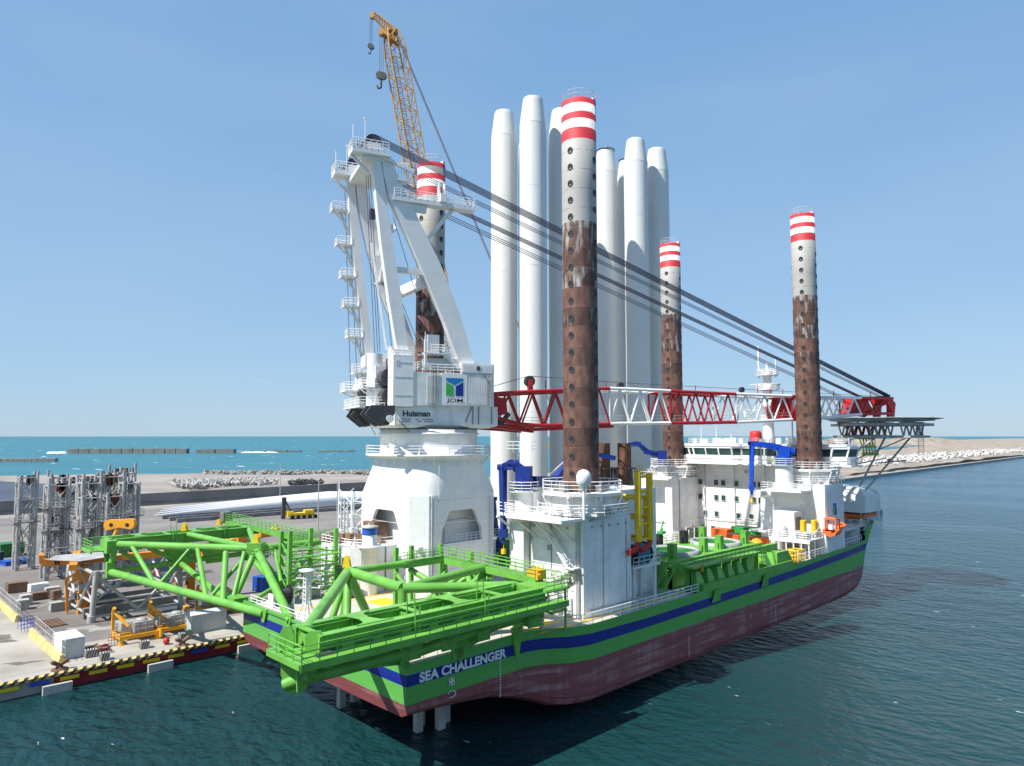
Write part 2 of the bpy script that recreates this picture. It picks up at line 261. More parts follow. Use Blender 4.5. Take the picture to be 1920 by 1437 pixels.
    def truss(s,A,B,n,rc,rb,diag='x'):
        """two 3-d chords as point functions; bracing zigzag between"""
        for i in range(n):
            a0=A(i/n);a1=A((i+1)/n);b0=B(i/n);b1=B((i+1)/n); m=A((i+.5)/n)
            if diag=='w': s.tube(b0,m,rb,6,cap=False); s.tube(m,b1,rb,6,cap=False)
            elif diag=='x': s.tube(a0,b1,rb,6,cap=False); s.tube(b0,a1,rb,6,cap=False)
            else: s.tube(*( (a0,b1) if i%2 else (b0,a1)),rb,6,cap=False)
            if diag!='w': s.tube(a1,b1,rb,6,cap=False)
        return s
SPLIT={'railing','gusset','boom_plating','base_beam','sloped_buttress','padeye_bracket','cross_beam','winch_drum','motor_box','hoist_column','door','orange_fitting','davit','boom_sheave','boom_fitting','fender_cone','flange','underslung_sheave','keel_post','clamp_arm','stand','rubbing_strip','bracing_plate','side_panel','pin_hole_big','drum_flange','chassis','pipework','body_part','rescue_gear','roof_equipment','guide_block','jacking_pin_drive','deck_fitting','head_fitting','roof_machinery','fitting','deck_railing','access_cage','aerial','support_strut','exhaust_housing','canopy_frame','bracket','cable_run','small_print','base_box','underslung_sheave','chassis','casing','ladder','boat_davit','deck_marking','draught_mark','stair','pipe'}
def clusters(mb,tol=.02):
    pr_=sorted(set(mb.pid)); bb=[]
    for a,b in pr_:
        V_=mb.v[a:b]; bb.append([min(p.x for p in V_)-tol,min(p.y for p in V_)-tol,min(p.z for p in V_)-tol,max(p.x for p in V_)+tol,max(p.y for p in V_)+tol,max(p.z for p in V_)+tol])
    pa=list(range(len(pr_)))
    def fd(i):
        while pa[i]!=i: pa[i]=pa[pa[i]]; i=pa[i]
        return i
    for i in range(len(pr_)):
        for j in range(i):
            A_,B_=bb[i],bb[j]
            if all(A_[k]<=B_[k+3] and B_[k]<=A_[k+3] for k in range(3)): pa[fd(i)]=fd(j)
    out={}
    for i,p in enumerate(pr_): out.setdefault(fd(i),set()).add(p)
    return list(out.values())
def obj(name,mb,mats,parent=None,org=None):
    if parent is not None and name in SPLIT and mb.pid:
        cl=clusters(mb)
        if 1<len(cl)<=40:
            r=None
            for c in cl:
                g=MB()
                for (a,b) in sorted(c):
                    o=len(g.v); g.v+=mb.v[a:b]
                    for f,mi,sm,pd in zip(mb.f,mb.mi,mb.sm,mb.pid):
                        if pd==(a,b): g.f.append([i-a+o for i in f]); g.mi.append(mi); g.sm.append(sm); g.pid.append(pd)
                q_=obj1(name,g,mats,parent,org); r=r or q_
            return r
    return obj1(name,mb,mats,parent,org)
def obj1(name,mb,mats,parent=None,org=None):
    me=bpy.data.meshes.new(name); o_=Vector((0,0,0))
    if parent is not None and 'org' in PT.get(parent.name,{}): o_=PT[parent.name]['org']
    if org is not None: o_=Vector(org)
    me.from_pydata([v-o_ for v in mb.v],[],mb.f); mats=mats if isinstance(mats,(list,tuple)) else [mats]
    for m in mats: me.materials.append(M[m])
    me.polygons.foreach_set('material_index',mb.mi); me.polygons.foreach_set('use_smooth',mb.sm); me.update()
    o=bpy.data.objects.new(name,me); COL.objects.link(o)
    if parent is not None: o.parent=parent; PT[o.name]={'org':o_}
    return o
PT={}
def thing(name,label,cat,loc=(0,0,0),group=None,rz=0,local=False):
    o=bpy.data.objects.new(name,None); COL.objects.link(o); o.location=loc; o.rotation_euler=(0,0,rz); o.empty_display_size=.5
    o['label']=label; o['category']=cat
    if group: o['group']=group
    PT[o.name]={'org':Vector((0,0,0)) if local else Vector(loc)}; return o
def single(name,mb,mats,label,cat,loc=(0,0,0),group=None):
    o=obj(name,mb,mats,None,org=loc); o.location=loc; o['label']=label; o['category']=cat
    if group: o['group']=group
    return o
def struct(name,mb,mats): o=obj(name,mb,mats); o['kind']='structure'; return o
def dup(o,loc=None,rz=None,label=None,parent=None):
    c=o.copy(); COL.objects.link(c)
    if parent is not None: c.parent=parent
    if loc is not None: c.location=loc
    if rz is not None: c.rotation_euler=(0,0,rz)
    if label: c['label']=label
    for ch in list(o.children): dup(ch,parent=c)
    return c
def text(name,s,width,height,o,u,v,m,parent,bold=.0,t=.03,only=None):
    cu=bpy.data.curves.new(name,'FONT'); cu.body=s; cu.size=1; cu.offset=bold; cu.extrude=.0
    ob=bpy.data.objects.new(name,cu); COL.objects.link(ob); dg=bpy.context.evaluated_depsgraph_get(); me=bpy.data.meshes.new_from_object(ob.evaluated_get(dg))
    bpy.data.objects.remove(ob); xs=[p.co.x for p in me.vertices]; ys=[p.co.y for p in me.vertices]; x0,x1,y0,y1=min(xs),max(xs),min(ys),max(ys)
    o=Vector(o);u=Vector(u).normalized();v=Vector(v).normalized(); w=u.cross(v)
    mb=MB(); mb.add([o+u*((p.co.x-x0)/(x1-x0)*width)+v*((p.co.y-y0)/(y1-y0)*height)+w*t for p in me.vertices],[tuple(p.vertices) for p in me.polygons])
    return obj(name,mb,m,parent)
def lp(a,b): a=Vector(a);b=Vector(b); return lambda t:a.lerp(b,t)
# ================= SETTING =================
g=MB(); g.add([(-600,-900,0),(1500,-900,0),(9000,-900,0),(9000,240,0),(1300,230,0),(470,190,0),(330,186,0),(330,130,0),(-600,130,0)],[tuple(range(9))]); struct('harbour_water',g,'harbour_water')
g=MB(); g.add([(-30000,260,-.02),(470,260,-.02),(1300,260,-.02),(9000,250,-.02),(9000,-900,-.02),(60000,-4000,-.02),(60000,60000,-.02),(-30000,60000,-.02)],[tuple(range(8))]); struct('sea_water',g,'sea_water')
# slab joints, rails and stains of the quay
random.seed(61)
g=MB()
for x in range(-30,120,9): g.add([(x,100.6,1.606),(x+.09,100.6,1.606),(x+.09,113,1.606),(x,113,1.606)],[(0,1,2,3)])
for y in (103.0,103.5,109.4): g.add([(-60,y,1.607),(120,y,1.607),(120,y+.1,1.607),(-60,y+.1,1.607)],[(0,1,2,3)])
struct('slab_joint',g,'deck_grey')
for i in range(22):
    x=random.uniform(6,62);y=random.uniform(104,146); r_=random.uniform(.8,3.2); k=random.uniform(.25,.8); a0=random.uniform(0,3); g=MB(); p=[]
    for j in range(22):
        a=2*PI*j/22; rr=r_*(1+.35*math.sin(3*a+i)+.2*math.sin(7*a+i)); u_=rr*math.cos(a);v_=rr*k*math.sin(a); p.append((x+u_*math.cos(a0)-v_*math.sin(a0),y+u_*math.sin(a0)+v_*math.cos(a0),1.618+i*.0006))
    g.add(p,[tuple(range(22))]); struct('stain',g,'stain_mark')
# quay apron and hinterland
g=MB(); g.prism([(-600,100),(300,100),(300,314),(-600,314)],-4,1.6); struct('quay_ground',g,'concrete')
g=MB(); g.add([(-600,162,1.61),(23.0,162,1.61),(25.2,113,1.61),(300,112,1.61),(300,300,1.61),(-600,300,1.61)],[tuple(range(6))]); struct('storage_yard',g,'asphalt')
g=MB(); g.add([(-600,300,1.62),(300,300,1.62),(300,314,1.62),(-600,314,1.62)],[(0,1,2,3)]); struct('sand_verge',g,'sand_grey')
random.seed(3)
def terrain(name,poly_fn,nx,ny,hf,m):
    g=MB(); vs=[];fs=[]
    for j in range(ny+1):
        for i in range(nx+1): p=poly_fn(i/nx,j/ny); vs.append((p[0],p[1],hf(i/nx,j/ny,p)))
    for j in range(ny):
        for i in range(nx): a=j*(nx+1)+i; fs.append((a,a+1,a+nx+2,a+nx+1))
    g.add(vs,fs,True); return struct(name,g,m)
from mathutils import noise as MN
def hn(p,s,seed=0): return MN.noise(Vector((p[0]*s,p[1]*s,seed)))
# reclaimed sand beyond the sea wall; far edge follows the shore line
def shore(x): 
    pts=[(-700,1100),(96,629),(173,583),(226,551),(291,504),(300,470),(330,330)]
    for (a,b),(c,d) in zip(pts[:-1],pts[1:]):
        if x<=c: return b+(d-b)*(x-a)/(c-a)
    return 330
def f1(u,v): x=-600+930*u; return (x,316.5+(shore(x)-316.5)*v)
terrain('sand_reclamation',f1,90,30,lambda u,v,p:(-1.5 if v>=.999 else 2.2+1.6*hn(p,.03)+.8*hn(p,.1,5)) ,'sand_grey')
g=MB(); g.add([(-200,330,4.3),(75,345,4.3),(100,420,4.3),(60,560,4.0),(-300,640,4.0)],[tuple(range(5))]); struct('ash_pond',g,'dark_pool')
g=MB(); g.box((-600,314,0),(284,315.6,6.6)); g.box((-600,313.4,0),(284,314,2.6)); 
for x in range(-590,284,12): g.box((x,313.8,1.6),(x+.25,314,6.6))
single('sea_wall',g,'wall_conc','long dark grey concrete sea wall running behind the turbine blades','wall')
# wet patch
random.seed(5)
g=MB(); g.add([(46+9*math.cos(a)*(1+.3*math.sin(3*a)),127+6*math.sin(a)*(1+.25*math.cos(4*a)),1.625) for a in [i*2*PI/30 for i in range(30)]],[tuple(range(30))]); struct('puddle',g,'wet')
g=MB(); g.add([(33+5*math.cos(a)*(1+.4*math.sin(3*a+1)),120.5+3*math.sin(a)*(1+.35*math.cos(5*a)),1.622) for a in [i*2*PI/30 for i in range(30)]],[tuple(range(30))]); struct('stain',g,'deck_grey')
# right-hand spit
def f2(u,v):
    x=330*(9000/330)**u; near=180+.04*(x-330) if x<1300 else 219+.012*(x-1300)
    if x<460: near=186+ (460-x)*.35
    far=near+110+ .33*(x-330) if x<2500 else near+826+.1*(x-2500); return (x,near+(far-near)*v)
def h2(u,v,p):
    if v<=.001: return -1
    if v>=.999: return -1
    b=2.6+2.4*max(0,min(1,(v-.12)*8))+1.4*hn(p,.02)+.9*hn(p,.07,3); return b
terrain('sand_spit',f2,110,24,h2,'sand')
g=MB()
for i in range(60):
    x=480+i*14; g.box((x,183.5+.04*(x-330)-3,-1),(x+13.6,184.5+.04*(x-330)+.5,1.7))
single('spit_revetment',g,'rock','low stone revetment along the waterline of the far sand spit','wall')
random.seed(77)
for i in range(26):
    x=500+i*24+random.uniform(-8,8); y=205+.05*(x-330)+random.uniform(0,70); k=random.uniform(.6,1.3)
    g=MB(); vs=[];fs=[]
    for j in range(6):
        t_=j/5
        for a_ in range(18):
            a=2*PI*a_/18; r_=t_*(1+.18*math.sin(3*a+i)+.1*math.sin(5*a+2*i)); vs.append((x+14*k*r_*math.cos(a)*1.6,y+9*k*r_*math.sin(a),2.2+5.2*k*max(0,1-t_**1.2)*(1+.2*math.sin(4*a+i)) if t_<1 else 0))
    for j in range(5):
        for a_ in range(18): fs.append((j*18+a_,j*18+(a_+1)%18,(j+1)*18+(a_+1)%18,(j+1)*18+a_))
    g.add(vs,fs,True); struct('sand_heap',g,'sand' if i%3 else 'sand_grey')
for off,m_,w_ in((0,'sand_grey',5),(46,'asphalt',7)):
    g=MB(); g.add([(470,193+off,5.9+off*.02),(1300,226+off,5.9+off*.02),(1300,226+off+w_*2,6.1+off*.02),(470,193+off+w_,6.1+off*.02)],[(0,1,2,3)]); struct('haul_road',g,m_)
# inner lagoon strip beyond
g=MB(); g.add([(620,400,5.6),(1500,470,5.6),(2300,640,5.6),(1500,640,5.6),(760,500,5.6)],[tuple(range(5))])
struct('lagoon',g,'sea_water')
def mound(name,cx,cy,rx,ry,h,rz,lab,m='sand'):
    g=MB(); vs=[];fs=[]; nr,na=12,40
    for j in range(nr+1):
        t=j/nr
        for i in range(na):
            a=2*PI*i/na; r=t*(1+.12*math.sin(3*a+cx)+.07*math.sin(7*a)); x=rx*r*math.cos(a);y=ry*r*math.sin(a); z=h*max(0,(1-t**1.3))*(1+.1*math.sin(5*a))if t<1 else -2
            vs.append((cx+x*math.cos(rz)-y*math.sin(rz),cy+x*math.sin(rz)+y*math.cos(rz),z+2))
    for j in range(nr):
        for i in range(na): fs.append((j*na+i,j*na+(i+1)%na,(j+1)*na+(i+1)%na,(j+1)*na+i))
    g.add(vs,fs,True); o=struct(name,g,m); return o
mound('sand_hill',1900,690,230,130,30,0,'')
mound('sand_hill',2300,700,230,110,22,0,'')
mound('sand_hill',2900,830,500,150,24,0,'')
mound('sand_hill',1350,520,260,60,9,.3,'')
# rows of pale tetrapods on the spit: uncountable armour
def armour(name,spots,size,label,seed,m='conc_block'):
    random.seed(seed); g=MB()
    for x,y,z in spots:
        s=size*random.uniform(.8,1.3)
        for k in range(3):
            d=Vector((random.uniform(-1,1),random.uniform(-1,1),random.uniform(-.5,1))).normalized(); p=Vector((x,y,z)); g.tube(p-d*s*.5,p+d*s,s*.34,5,r1=s*.2)
    o=obj(name,g,m); o['kind']='stuff'; o['label']=label; o['category']='rocks'; return o
mat('stain_mark0',(.2,.18,.16),.7)
mat('armour',(.55,.53,.5),.9,var=.25)
random.seed(11)
armour('concrete_armour',[(x,215+.04*(x-330)+row*18+random.uniform(-4,4),5.2) for row in range(3) for x in [620+i*9+random.uniform(-3,3) for i in range(95)]],4.2,'pale concrete armour units stored in rows on the far sand spit',1,'armour')
armour('tetrapods',[(165+random.uniform(-24,24),400+random.uniform(-14,14),3.8) for i in range(150)],2.4,'heap of grey tetrapods lying on the sand beyond the sea wall',2)
armour('tetrapods',[(205+i*.42+random.uniform(-4,4),535-i*.36+random.uniform(-16,2),2.8) for i in range(210)],2.6,'bank of grey armour stone along the shore beyond the sea wall',3,'rock')
armour('breakwater_stones',[(292+i*1.2,480-i*.8+random.uniform(-2,2),.6) for i in range(60)],2.4,'thin line of breakwater stones reaching into the sea',4,'rock')
random.seed(12); armour('dark_rubble',[(200+random.uniform(-9,9),372+random.uniform(-5,5),3.2+random.uniform(0,1.2)) for i in range(60)],1.8,'dark rubble pile on the sand beyond the sea wall',5,'dark')
# offshore caissons
def caisson(a,b,h,w,lab,seg=18,m='wall_conc'):
    g=MB(); a=Vector(a);b=Vector(b); L=(b-a).length; k=max(1,int(L/seg)); d=(b-a)/k; random.seed(len(lab))
    for i in range(k): g.beam(a+d*i+Vector((0,0,h/2-1)),a+d*(i+.93)+Vector((0,0,h/2-1)),w,h+2+random.uniform(-1,.6))
    return single('breakwater',g,m,lab,'breakwater')
caisson((319,1440,0),(470,1300,0),8,14,'tall dark ribbed breakwater out at sea, longest of the offshore breakwaters')
caisson((480,1285,0),(530,1240,0),7,12,'short grey breakwater block just right of the long dark one',30)
caisson((600,1290,0),(655,1240,0),3,10,'low thin breakwater far out, right of the breaking surf',20)
caisson((680,1225,0),(735,1180,0),3,9,'last low breakwater towards the crane pedestal, dark and thin',25)
caisson((60,1060,0),(205,985,0),4,14,'low stone breakwater ending at the left edge of the photo',6,'rock')
g=MB(); random.seed(4)
for i in range(70):
    t=random.random(); p=Vector((560,1270,.3)).lerp(Vector((600,1230,.3)),t); g.lathe((p.x+random.uniform(-6,6),p.y+random.uniform(-6,6),0),[(random.uniform(2,6),0),(1,random.uniform(.5,2)),(0,.6)],6)
for i in range(40): g.lathe((300+random.uniform(-10,12),1450+random.uniform(-8,8),0),[(random.uniform(3,7),0),(1,random.uniform(1,3)),(0,1)],6)
o=obj('surf_foam',g,'foam'); o['kind']='stuff'; o['label']='white surf breaking between the offshore breakwaters'; o['category']='surf'
# ================= QUAY EDGE =================
random.seed(8)
t=thing('quay_fascia','dark red quay wall face with yellow and blue marks and a hazard striped kerb','quay wall',(20,100,0))
g=MB(); g.box((21.6,99.72,.12),(120,99.98,1.5)); obj('fender_board',g,'quay_red',t)
g=MB(); g.box((-40,99.5,1.61),(120,100.5,1.9)); obj('kerb',g,'kerb_paint',t)
g=MB()
for i in range(126):
    x=-30+i*1.0; g.add([(x,99.49,1.62),(x+.45,99.49,1.62),(x+.85,99.49,1.91),(x+.4,99.49,1.91)],[(0,1,2,3)]); g.add([(x+.4,99.49,1.906),(x+.85,99.49,1.906),(x+1.2,100.5,1.906),(x+.75,100.5,1.906)],[(0,1,2,3)])
obj('hazard_stripe',g,'black',t)
for i in range(14):
    x=13+i*3.05; g=MB(); g.box((x,99.66,.95),(x+2.0,99.7,1.38)); obj('painted_mark',g,'bright_blue' if i in(2,8) else 'yellow',t)
fs=[(20.2,'white fender panel under the quay, nearest the left edge of the photo'),(31.6,'white fender panel standing in the water below the middle of the quay'),(43.2,'white fender panel half hidden by the ship stern')]
for x,l in fs:
    tt=thing('fender_panel',l,'fender',(x,99.3,0),group='white fender panels along the quay')
    g=MB(); g.box((x,98.4,-.6),(x+3,98.9,1.0)); obj('panel',g,'conc_block',tt)
    g=MB(); g.tube((x+.7,98.9,.4),(x+.7,99.98,.4),.3,8); g.tube((x+2.3,98.9,.4),(x+2.3,99.98,.4),.3,8); obj('fender_cone',g,'black',tt)
# ================= QUAY OBJECTS =================

for i,(y0,y1,l) in enumerate([(132.6,160,'far run of yellow and white concrete barrier carrying a mesh fence'),(104.8,122.6,'near run of yellow and white concrete barrier with mesh fence beside the white container')]):
    tt=thing('barrier_fence',l,'barrier',(23.3,(y0+y1)/2,1.6),group='fenced barriers across the quay')
    k=int((y1-y0)/2.2)
    for j in range(k):
        a=y0+(y1-y0)*j/k; b=a+(y1-y0)/k*.97; g=MB(); g.add([(23.0,a,1.6),(23.7,a,1.6),(23.5,a,2.6),(23.2,a,2.6),(23.0,b,1.6),(23.7,b,1.6),(23.5,b,2.6),(23.2,b,2.6)],[(0,1,2,3),(7,6,5,4),(0,3,7,4),(1,5,6,2),(3,2,6,7)])
        obj('barrier_block',g,'barrier_paint',tt)
    g=MB(); g.rail([(23.75,y0,1.6),(23.75,y1,1.6)],2.6,1.4,.04,mid=2)
    for j in range(int((y1-y0)/.35)): yy=y0+j*.35; g.tube((23.75,yy,1.7),(23.75,yy,4.2),.012,4,cap=False)
    obj('fence_panel',g,'galv',tt)
g=MB(); 
for y in (125,127.6): g.rail([(22.6,y,1.6),(24.6,y+.6,1.6)],1.6,.4,.03,mid=2)
single('gate_panel',g,'bright_blue','blue steel gate frames standing in the gap between the two barriers','gate',(23.5,126.5,1.6))
mat('conc_light',(.62,.63,.62),.55,var=.08,dirt=.25,dirtc=(.4,.33,.27))
def container(name,x,y,z,L,Wd,H,rz,m,label,door=True,roofm=None):
    t=thing(name,label,'container',(x,y,z),rz=rz,local=True); g=MB()
    g.box((-L/2,-Wd/2,0.1),(L/2,Wd/2,H))
    n=int(L/.3)
    for s in(-1,1):
        for i in range(n): xx=-L/2+.15+i*(L-.3)/n; g.box((xx,s*(Wd/2)-.09,.25),(xx+.14,s*(Wd/2)+.09,H-.2))
    obj('body',g,m,t)
    g=MB()
    for sx in(-1,1):
        for sy in(-1,1): g.box((sx*L/2-.1,sy*Wd/2-.1,0),(sx*L/2+.1,sy*Wd/2+.1,H+.03))
    for sy in(-1,1): g.box((-L/2,sy*Wd/2-.07,H-.12),(L/2,sy*Wd/2+.07,H+.04)); g.box((-L/2,sy*Wd/2-.07,0),(L/2,sy*Wd/2+.07,.18))
    for sx in(-1,1): g.box((sx*L/2-.07,-Wd/2,H-.12),(sx*L/2+.07,Wd/2,H+.04))
    obj('frame',g,m,t)
    if door:
        for sy in(-1,1):
            g=MB(); g.box((-L/2-.06,min(0,sy*(Wd/2-.12))+.02,.2),(-L/2-.02,max(0,sy*(Wd/2-.12))-.02,H-.15)); 
            for q in(.3,.7): g.tube((-L/2-.1,sy*Wd/2*q,.2),(-L/2-.1,sy*Wd/2*q,H-.2),.03,5)
            obj('door',g,m,t)
    if roofm: g=MB(); g.box((-L/2+.08,-Wd/2+.08,H+.005),(L/2-.08,Wd/2-.08,H+.045)); obj('roof',g,roofm,t)
    return t
container('container',24.9,108.5,1.6,2.4,4.6,2.5,PI,'conc_light','white boxy container beside the near barrier on the quay',roofm='white_clean')
container('container',42.3,108.1,1.6,4.9,2.5,2.6,R(-82+82),'conc_light','ribbed pale grey container near the ship stern on the quay')
# striped blocks
stripes=M['white']
def sblock(x,y,w,lab):
    t=thing('striped_block',lab,'concrete block',(x,y,1.6),group='black and white striped blocks on the quay edge',local=True); g=MB(); g.box((-w/2,-.5,0),(w/2,.5,.95)); obj('block',g,'conc_block',t)
    g=MB(); k=int(w/.3)
    for i in range(k):
        a=-w/2+i*.3; g.add([(a,-.505,.02),(a+.15,-.505,.02),(min(w/2,a+.38),-.505,.93),(min(w/2,a+.23),-.505,.93)],[(0,1,2,3)]); g.add([(a,-.5,.955),(a+.15,-.5,.955),(min(w/2,a+.38),.5,.955),(min(w/2,a+.23),.5,.955)],[(0,1,2,3)])
    for i in range(3): a=-.5+i*.33; g.add([(-w/2-.005,a,.02),(-w/2-.005,a+.16,.02),(-w/2-.005,min(.5,a+.36),.93),(-w/2-.005,min(.5,a+.2),.93)],[(0,1,2,3)])
    obj('stripe',g,'black',t); return t
sblock(26.7,105.3,1.3,'striped block right of the white container'); sblock(27.6,102.6,1.0,'striped block with a red stop board standing on it'); sblock(32.9,104.5,1.1,'striped block in front of the left orange cradle'); sblock(38.3,105.0,1.5,'striped block beside the brown bollard')
t=thing('stop_board','round red and white stop board on top of a striped block','sign',(27.6,102.6,2.55)); g=MB(); g.tube((27.6,102.6,2.55),(27.6,102.6,3.0),.04,6); obj('pole',g,'galv',t); g=MB(); g.tube((27.58,102.55,3.2),(27.58,102.5,3.2),.42,16); obj('disc',g,'red',t); g=MB(); g.box((27.3,102.44,3.12),(27.86,102.47,3.28)); obj('bar',g,'white_clean',t)
def bollard(x,y,lab,m='brown'):
    t=thing('bollard',lab,'bollard',(x,y,1.6),group='mooring bollards on the quay edge',local=True); g=MB(); g.lathe((0,0,0),[(.95,0),(.95,.12),(.45,.2),(.35,.5),(.4,.75)],16); g.disc((0,0,.12),.9); obj('base',g,m,t)
    for s in(-1,1): g=MB(); g.tube((0,0,.55),(s*.75,0,1.0),.22,10,r1=.28); g.tube((s*.75,0,1.0),(s*.95,0,.95),.28,10,r1=.2); obj('horn',g,m,t)
bollard(36.9,101.9,'brown twin horn bollard in the middle of the quay edge')
bollard(22.6,102.2,'rusty red bollard at the foot of the yellow barrier','rust')
for x,y,l in [(35.6,104.2,'red buoy lying beside the striped block by the grey container'),(39.4,106.2,'small green bag by the door of the grey container')]:
    g=MB(); g.lathe((x,y,1.6),[(0,0),(.35,.15),(.45,.5),(.3,.85),(0,.95)],10); single('buoy' if 'buoy' in l else 'bag',g,'red' if 'buoy' in l else 'logo_green',l,'buoy' if 'buoy' in l else 'bag',(x,y,1.6))
# orange cradles with grey power packs
def cradle(x,y,lab,rz=0):
    t=thing('lifting_cradle',lab,'cradle',(x,y,1.6),group='orange cradles holding grey power packs',rz=rz,local=True)
    g=MB()
    for sy in(-1,1): g.beam((-2.6,sy*1.9,.9),(2.6,sy*1.9,.9),.35,.5)
    for sx in(-1,1): g.beam((sx*2.4,-1.9,.9),(sx*2.4,1.9,.9),.35,.5)
    g.beam((-2.6,0,.9),(2.6,0,.9),.3,.4); obj('frame',g,'orange_paint',t)
    for sx,sy in((-1,-1),(1,-1),(1,1),(-1,1)): g=MB(); g.tube((sx*2.3,sy*1.8,0),(sx*2.3,sy*1.8,.9),.28,8); g.tube((sx*2.3,sy*1.8,0),(sx*2.3,sy*1.8,.12),.5,8); obj('leg',g,'orange_paint',t)
    g=MB(); g.beam((-2.4,1.9,1),(-2.4,1.9,4.0),.35); g.beam((-2.4,1.9,3.9),(-1.0,-.2,2.0),.3); g.tube((-2.4,1.9,3.9),(-2.4,1.5,4.4),.25,8); g.beam((-2.4,1.9,3.3),(-.8,1.7,2.7),.25); obj('davit',g,'orange_paint',t)
    g=MB(); g.beam((2.5,1.9,1),(2.9,2.2,2.4),.4); g.cbox((2.9,2.2,2.5),(.7,.9,.7)); g.beam((2.4,-1.5,1.1),(2.6,-2.4,1.4),.35); g.tube((2.6,-2.4,.3),(2.6,-2.4,1.5),.22,8); obj('clamp_arm',g,'orange_paint',t)
    g=MB(); g.box((-.5,-1.3,1.15),(1.9,.9,2.55)); 
    for i in range(6): g.box((-.42+i*.4,-1.34,1.25),(-.2+i*.4,-1.3,2.45))
    for i in range(5): g.box((-.54,-1.2+i*.42,1.25),(-.5,-1.0+i*.42,2.45))
    g.lathe((.7,-.2,2.55),[(.7,0),(.7,.25),(0,.25)],12); obj('power_pack',g,'galv',t)
    g=MB(); g.box((-1.8,.2,1.15),(-.8,1.5,2.4)); g.rail([(-2.1,-1.6,1.15),(1.9,-1.6,1.15),(2.1,1.6,1.15)],1.7,.9,.035,mid=2); obj('guard_rail',g,'galv',t)
    return t
mat('orange_paint',(.8,.36,.02),.5,var=.12)
cradle(33.4,110.0,'left orange cradle with a grey power pack in front of the jacket'); cradle(38.3,110.5,'middle orange cradle with a grey power pack beside the grey container'); cradle(47.5,117,'third orange cradle mostly hidden by the ship stern')
# jacket foot structure: grey lattice with orange spreader beams
t=thing('jacket_frame','grey braced steel jacket base standing under the orange beam','steel frame',(36.5,131,1.6))
g=MB(); X0,X1,Y0,Y1=31.4,44.5,124.2,140
cs=[(X0,Y0),(X1,Y0),(X1,Y1),(X0,Y1)]
for i,(x,y) in enumerate(cs): h=MB(); h.tube((x,y,1.6),(x+(1 if i in(0,3) else -1)*.4,y,9.3),.42,12); h.tube((x,y,1.6),(x,y,2.6),.62,12); obj('leg',h,'galv',t)
for i in range(4):
    a=Vector((*cs[i],0));b=Vector((*cs[(i+1)%4],0)); m=(a+b)/2; Z=lambda p,z:Vector((p.x,p.y,z))
    g.tube(Z(a,9),Z(m,2.6),.26,8);g.tube(Z(b,9),Z(m,2.6),.26,8);g.tube(Z(a,4.6),Z(b,4.6),.2,8);g.tube(Z(a,2.4),Z(b,2.4),.2,8);g.tube(Z(a,9),Z(b,9),.3,8);g.tube(Z(a,4.6),Z(m,9),.16,8);g.tube(Z(b,4.6),Z(m,9),.16,8)
obj('bracing',g,'galv',t)
g=MB(); g.box((31,127,1.62),(45,128,3.2)); g.box((31,136,1.62),(45,137,3.2)); obj('base_beam',g,'galv_dark',t)
t=thing('spreader_beam','long orange steel spreader beam with a grey walkway laid over the grey jacket','spreader beam',(36,133,9.4))
g=MB(); g.beam((26.6,134.5,9.9),(55,127.5,9.9),1.3,1.0); g.beam((29,126,9.9),(33,141,9.9),1.1,.9); g.beam((48,123,9.9),(50,137,9.9),1.0,.9); g.beam((26.6,134.5,9.9),(26.3,133.5,11.4),.6); obj('beam',g,'orange',t)
g=MB(); g.prism([(27.2,133),(30.5,128),(37,130),(36,135.5),(29,137)],10.42,10.5); g.rail([(27.2,133,10.5),(29,137,10.5),(36,135.5,10.5)],1.2,1.5,.035); obj('walkway',g,'galv',t)
text('letter_mark','B',.7,.8,(28.1,133.2,9.5),(.97,-.24,0),(0,0,1),'black',t,bold=.02,t=.06)
for x,y,l,ch in [(31.9,131.9,'orange column lettered B standing left of the grey jacket','B'),(48.2,130.4,'orange column lettered A standing right of the grey jacket','A')]:
    tt=thing('orange_column',l,'steel column',(x,y,1.6),group='orange lettered columns under the spreader beam'); g=MB(); g.beam((x,y,1.6),(x,y,9.3),1.0,1.3); g.beam((x,y,9.2),(x-1.5,y+.5,6.5),.5); g.beam((x,y,5),(x+1.0,y+.4,2),.4); g.beam((x-1.8,y+1,1.8),(x-2.2,y+1,7.4),.35); g.beam((x-2.2,y+1,7.2),(x,y,8.4),.35); obj('column',g,'orange',tt)
    g=MB(); g.box((x-.8,y-.9,5.4),(x+.8,y-.4,6.3)); obj('clamp',g,'galv',tt)
    text('letter_mark',ch,.8,1.0,(x-.75,y-.15,4.0),(.716,-.698,0),(0,0,1),'black',tt,bold=.02,t=.62)
t=thing('lifting_beam','orange rounded lifting beam with two dark pin holes raised on an arm','lifting beam',(39.5,140,9.4))
g=MB(); P=Vector((39.4,140,14.3)); u=Vector((.716,-.698,0)); v=Vector((0,0,1))
pl=[(-2.6+.9*math.cos(a)*1,.9*math.sin(a)) for a in [PI/2+i*PI/8 for i in range(9)]]+[(0,-.45)]+[(2.6-.2+.9*math.cos(a),.15+.9*math.sin(a)) for a in [-PI/2+i*PI/8 for i in range(9)]]+[(0,.95)]
g.plate([(a*.8,b) for a,b in pl],P,u,v,1.0); g.tube(P+Vector((-.3,.3,-.5)),(37.8,141.2,9.6),.4,8); obj('beam',g,'orange_paint',t)
g=MB(); w=u.cross(v)
for s in(-1.45,1.4): c=P+u*s; g.tube(c-w*.52,c+w*.52,.36,12)
obj('pin_hole_shade',g,'black',t)  # black plugs painted as the shade inside uncut holes
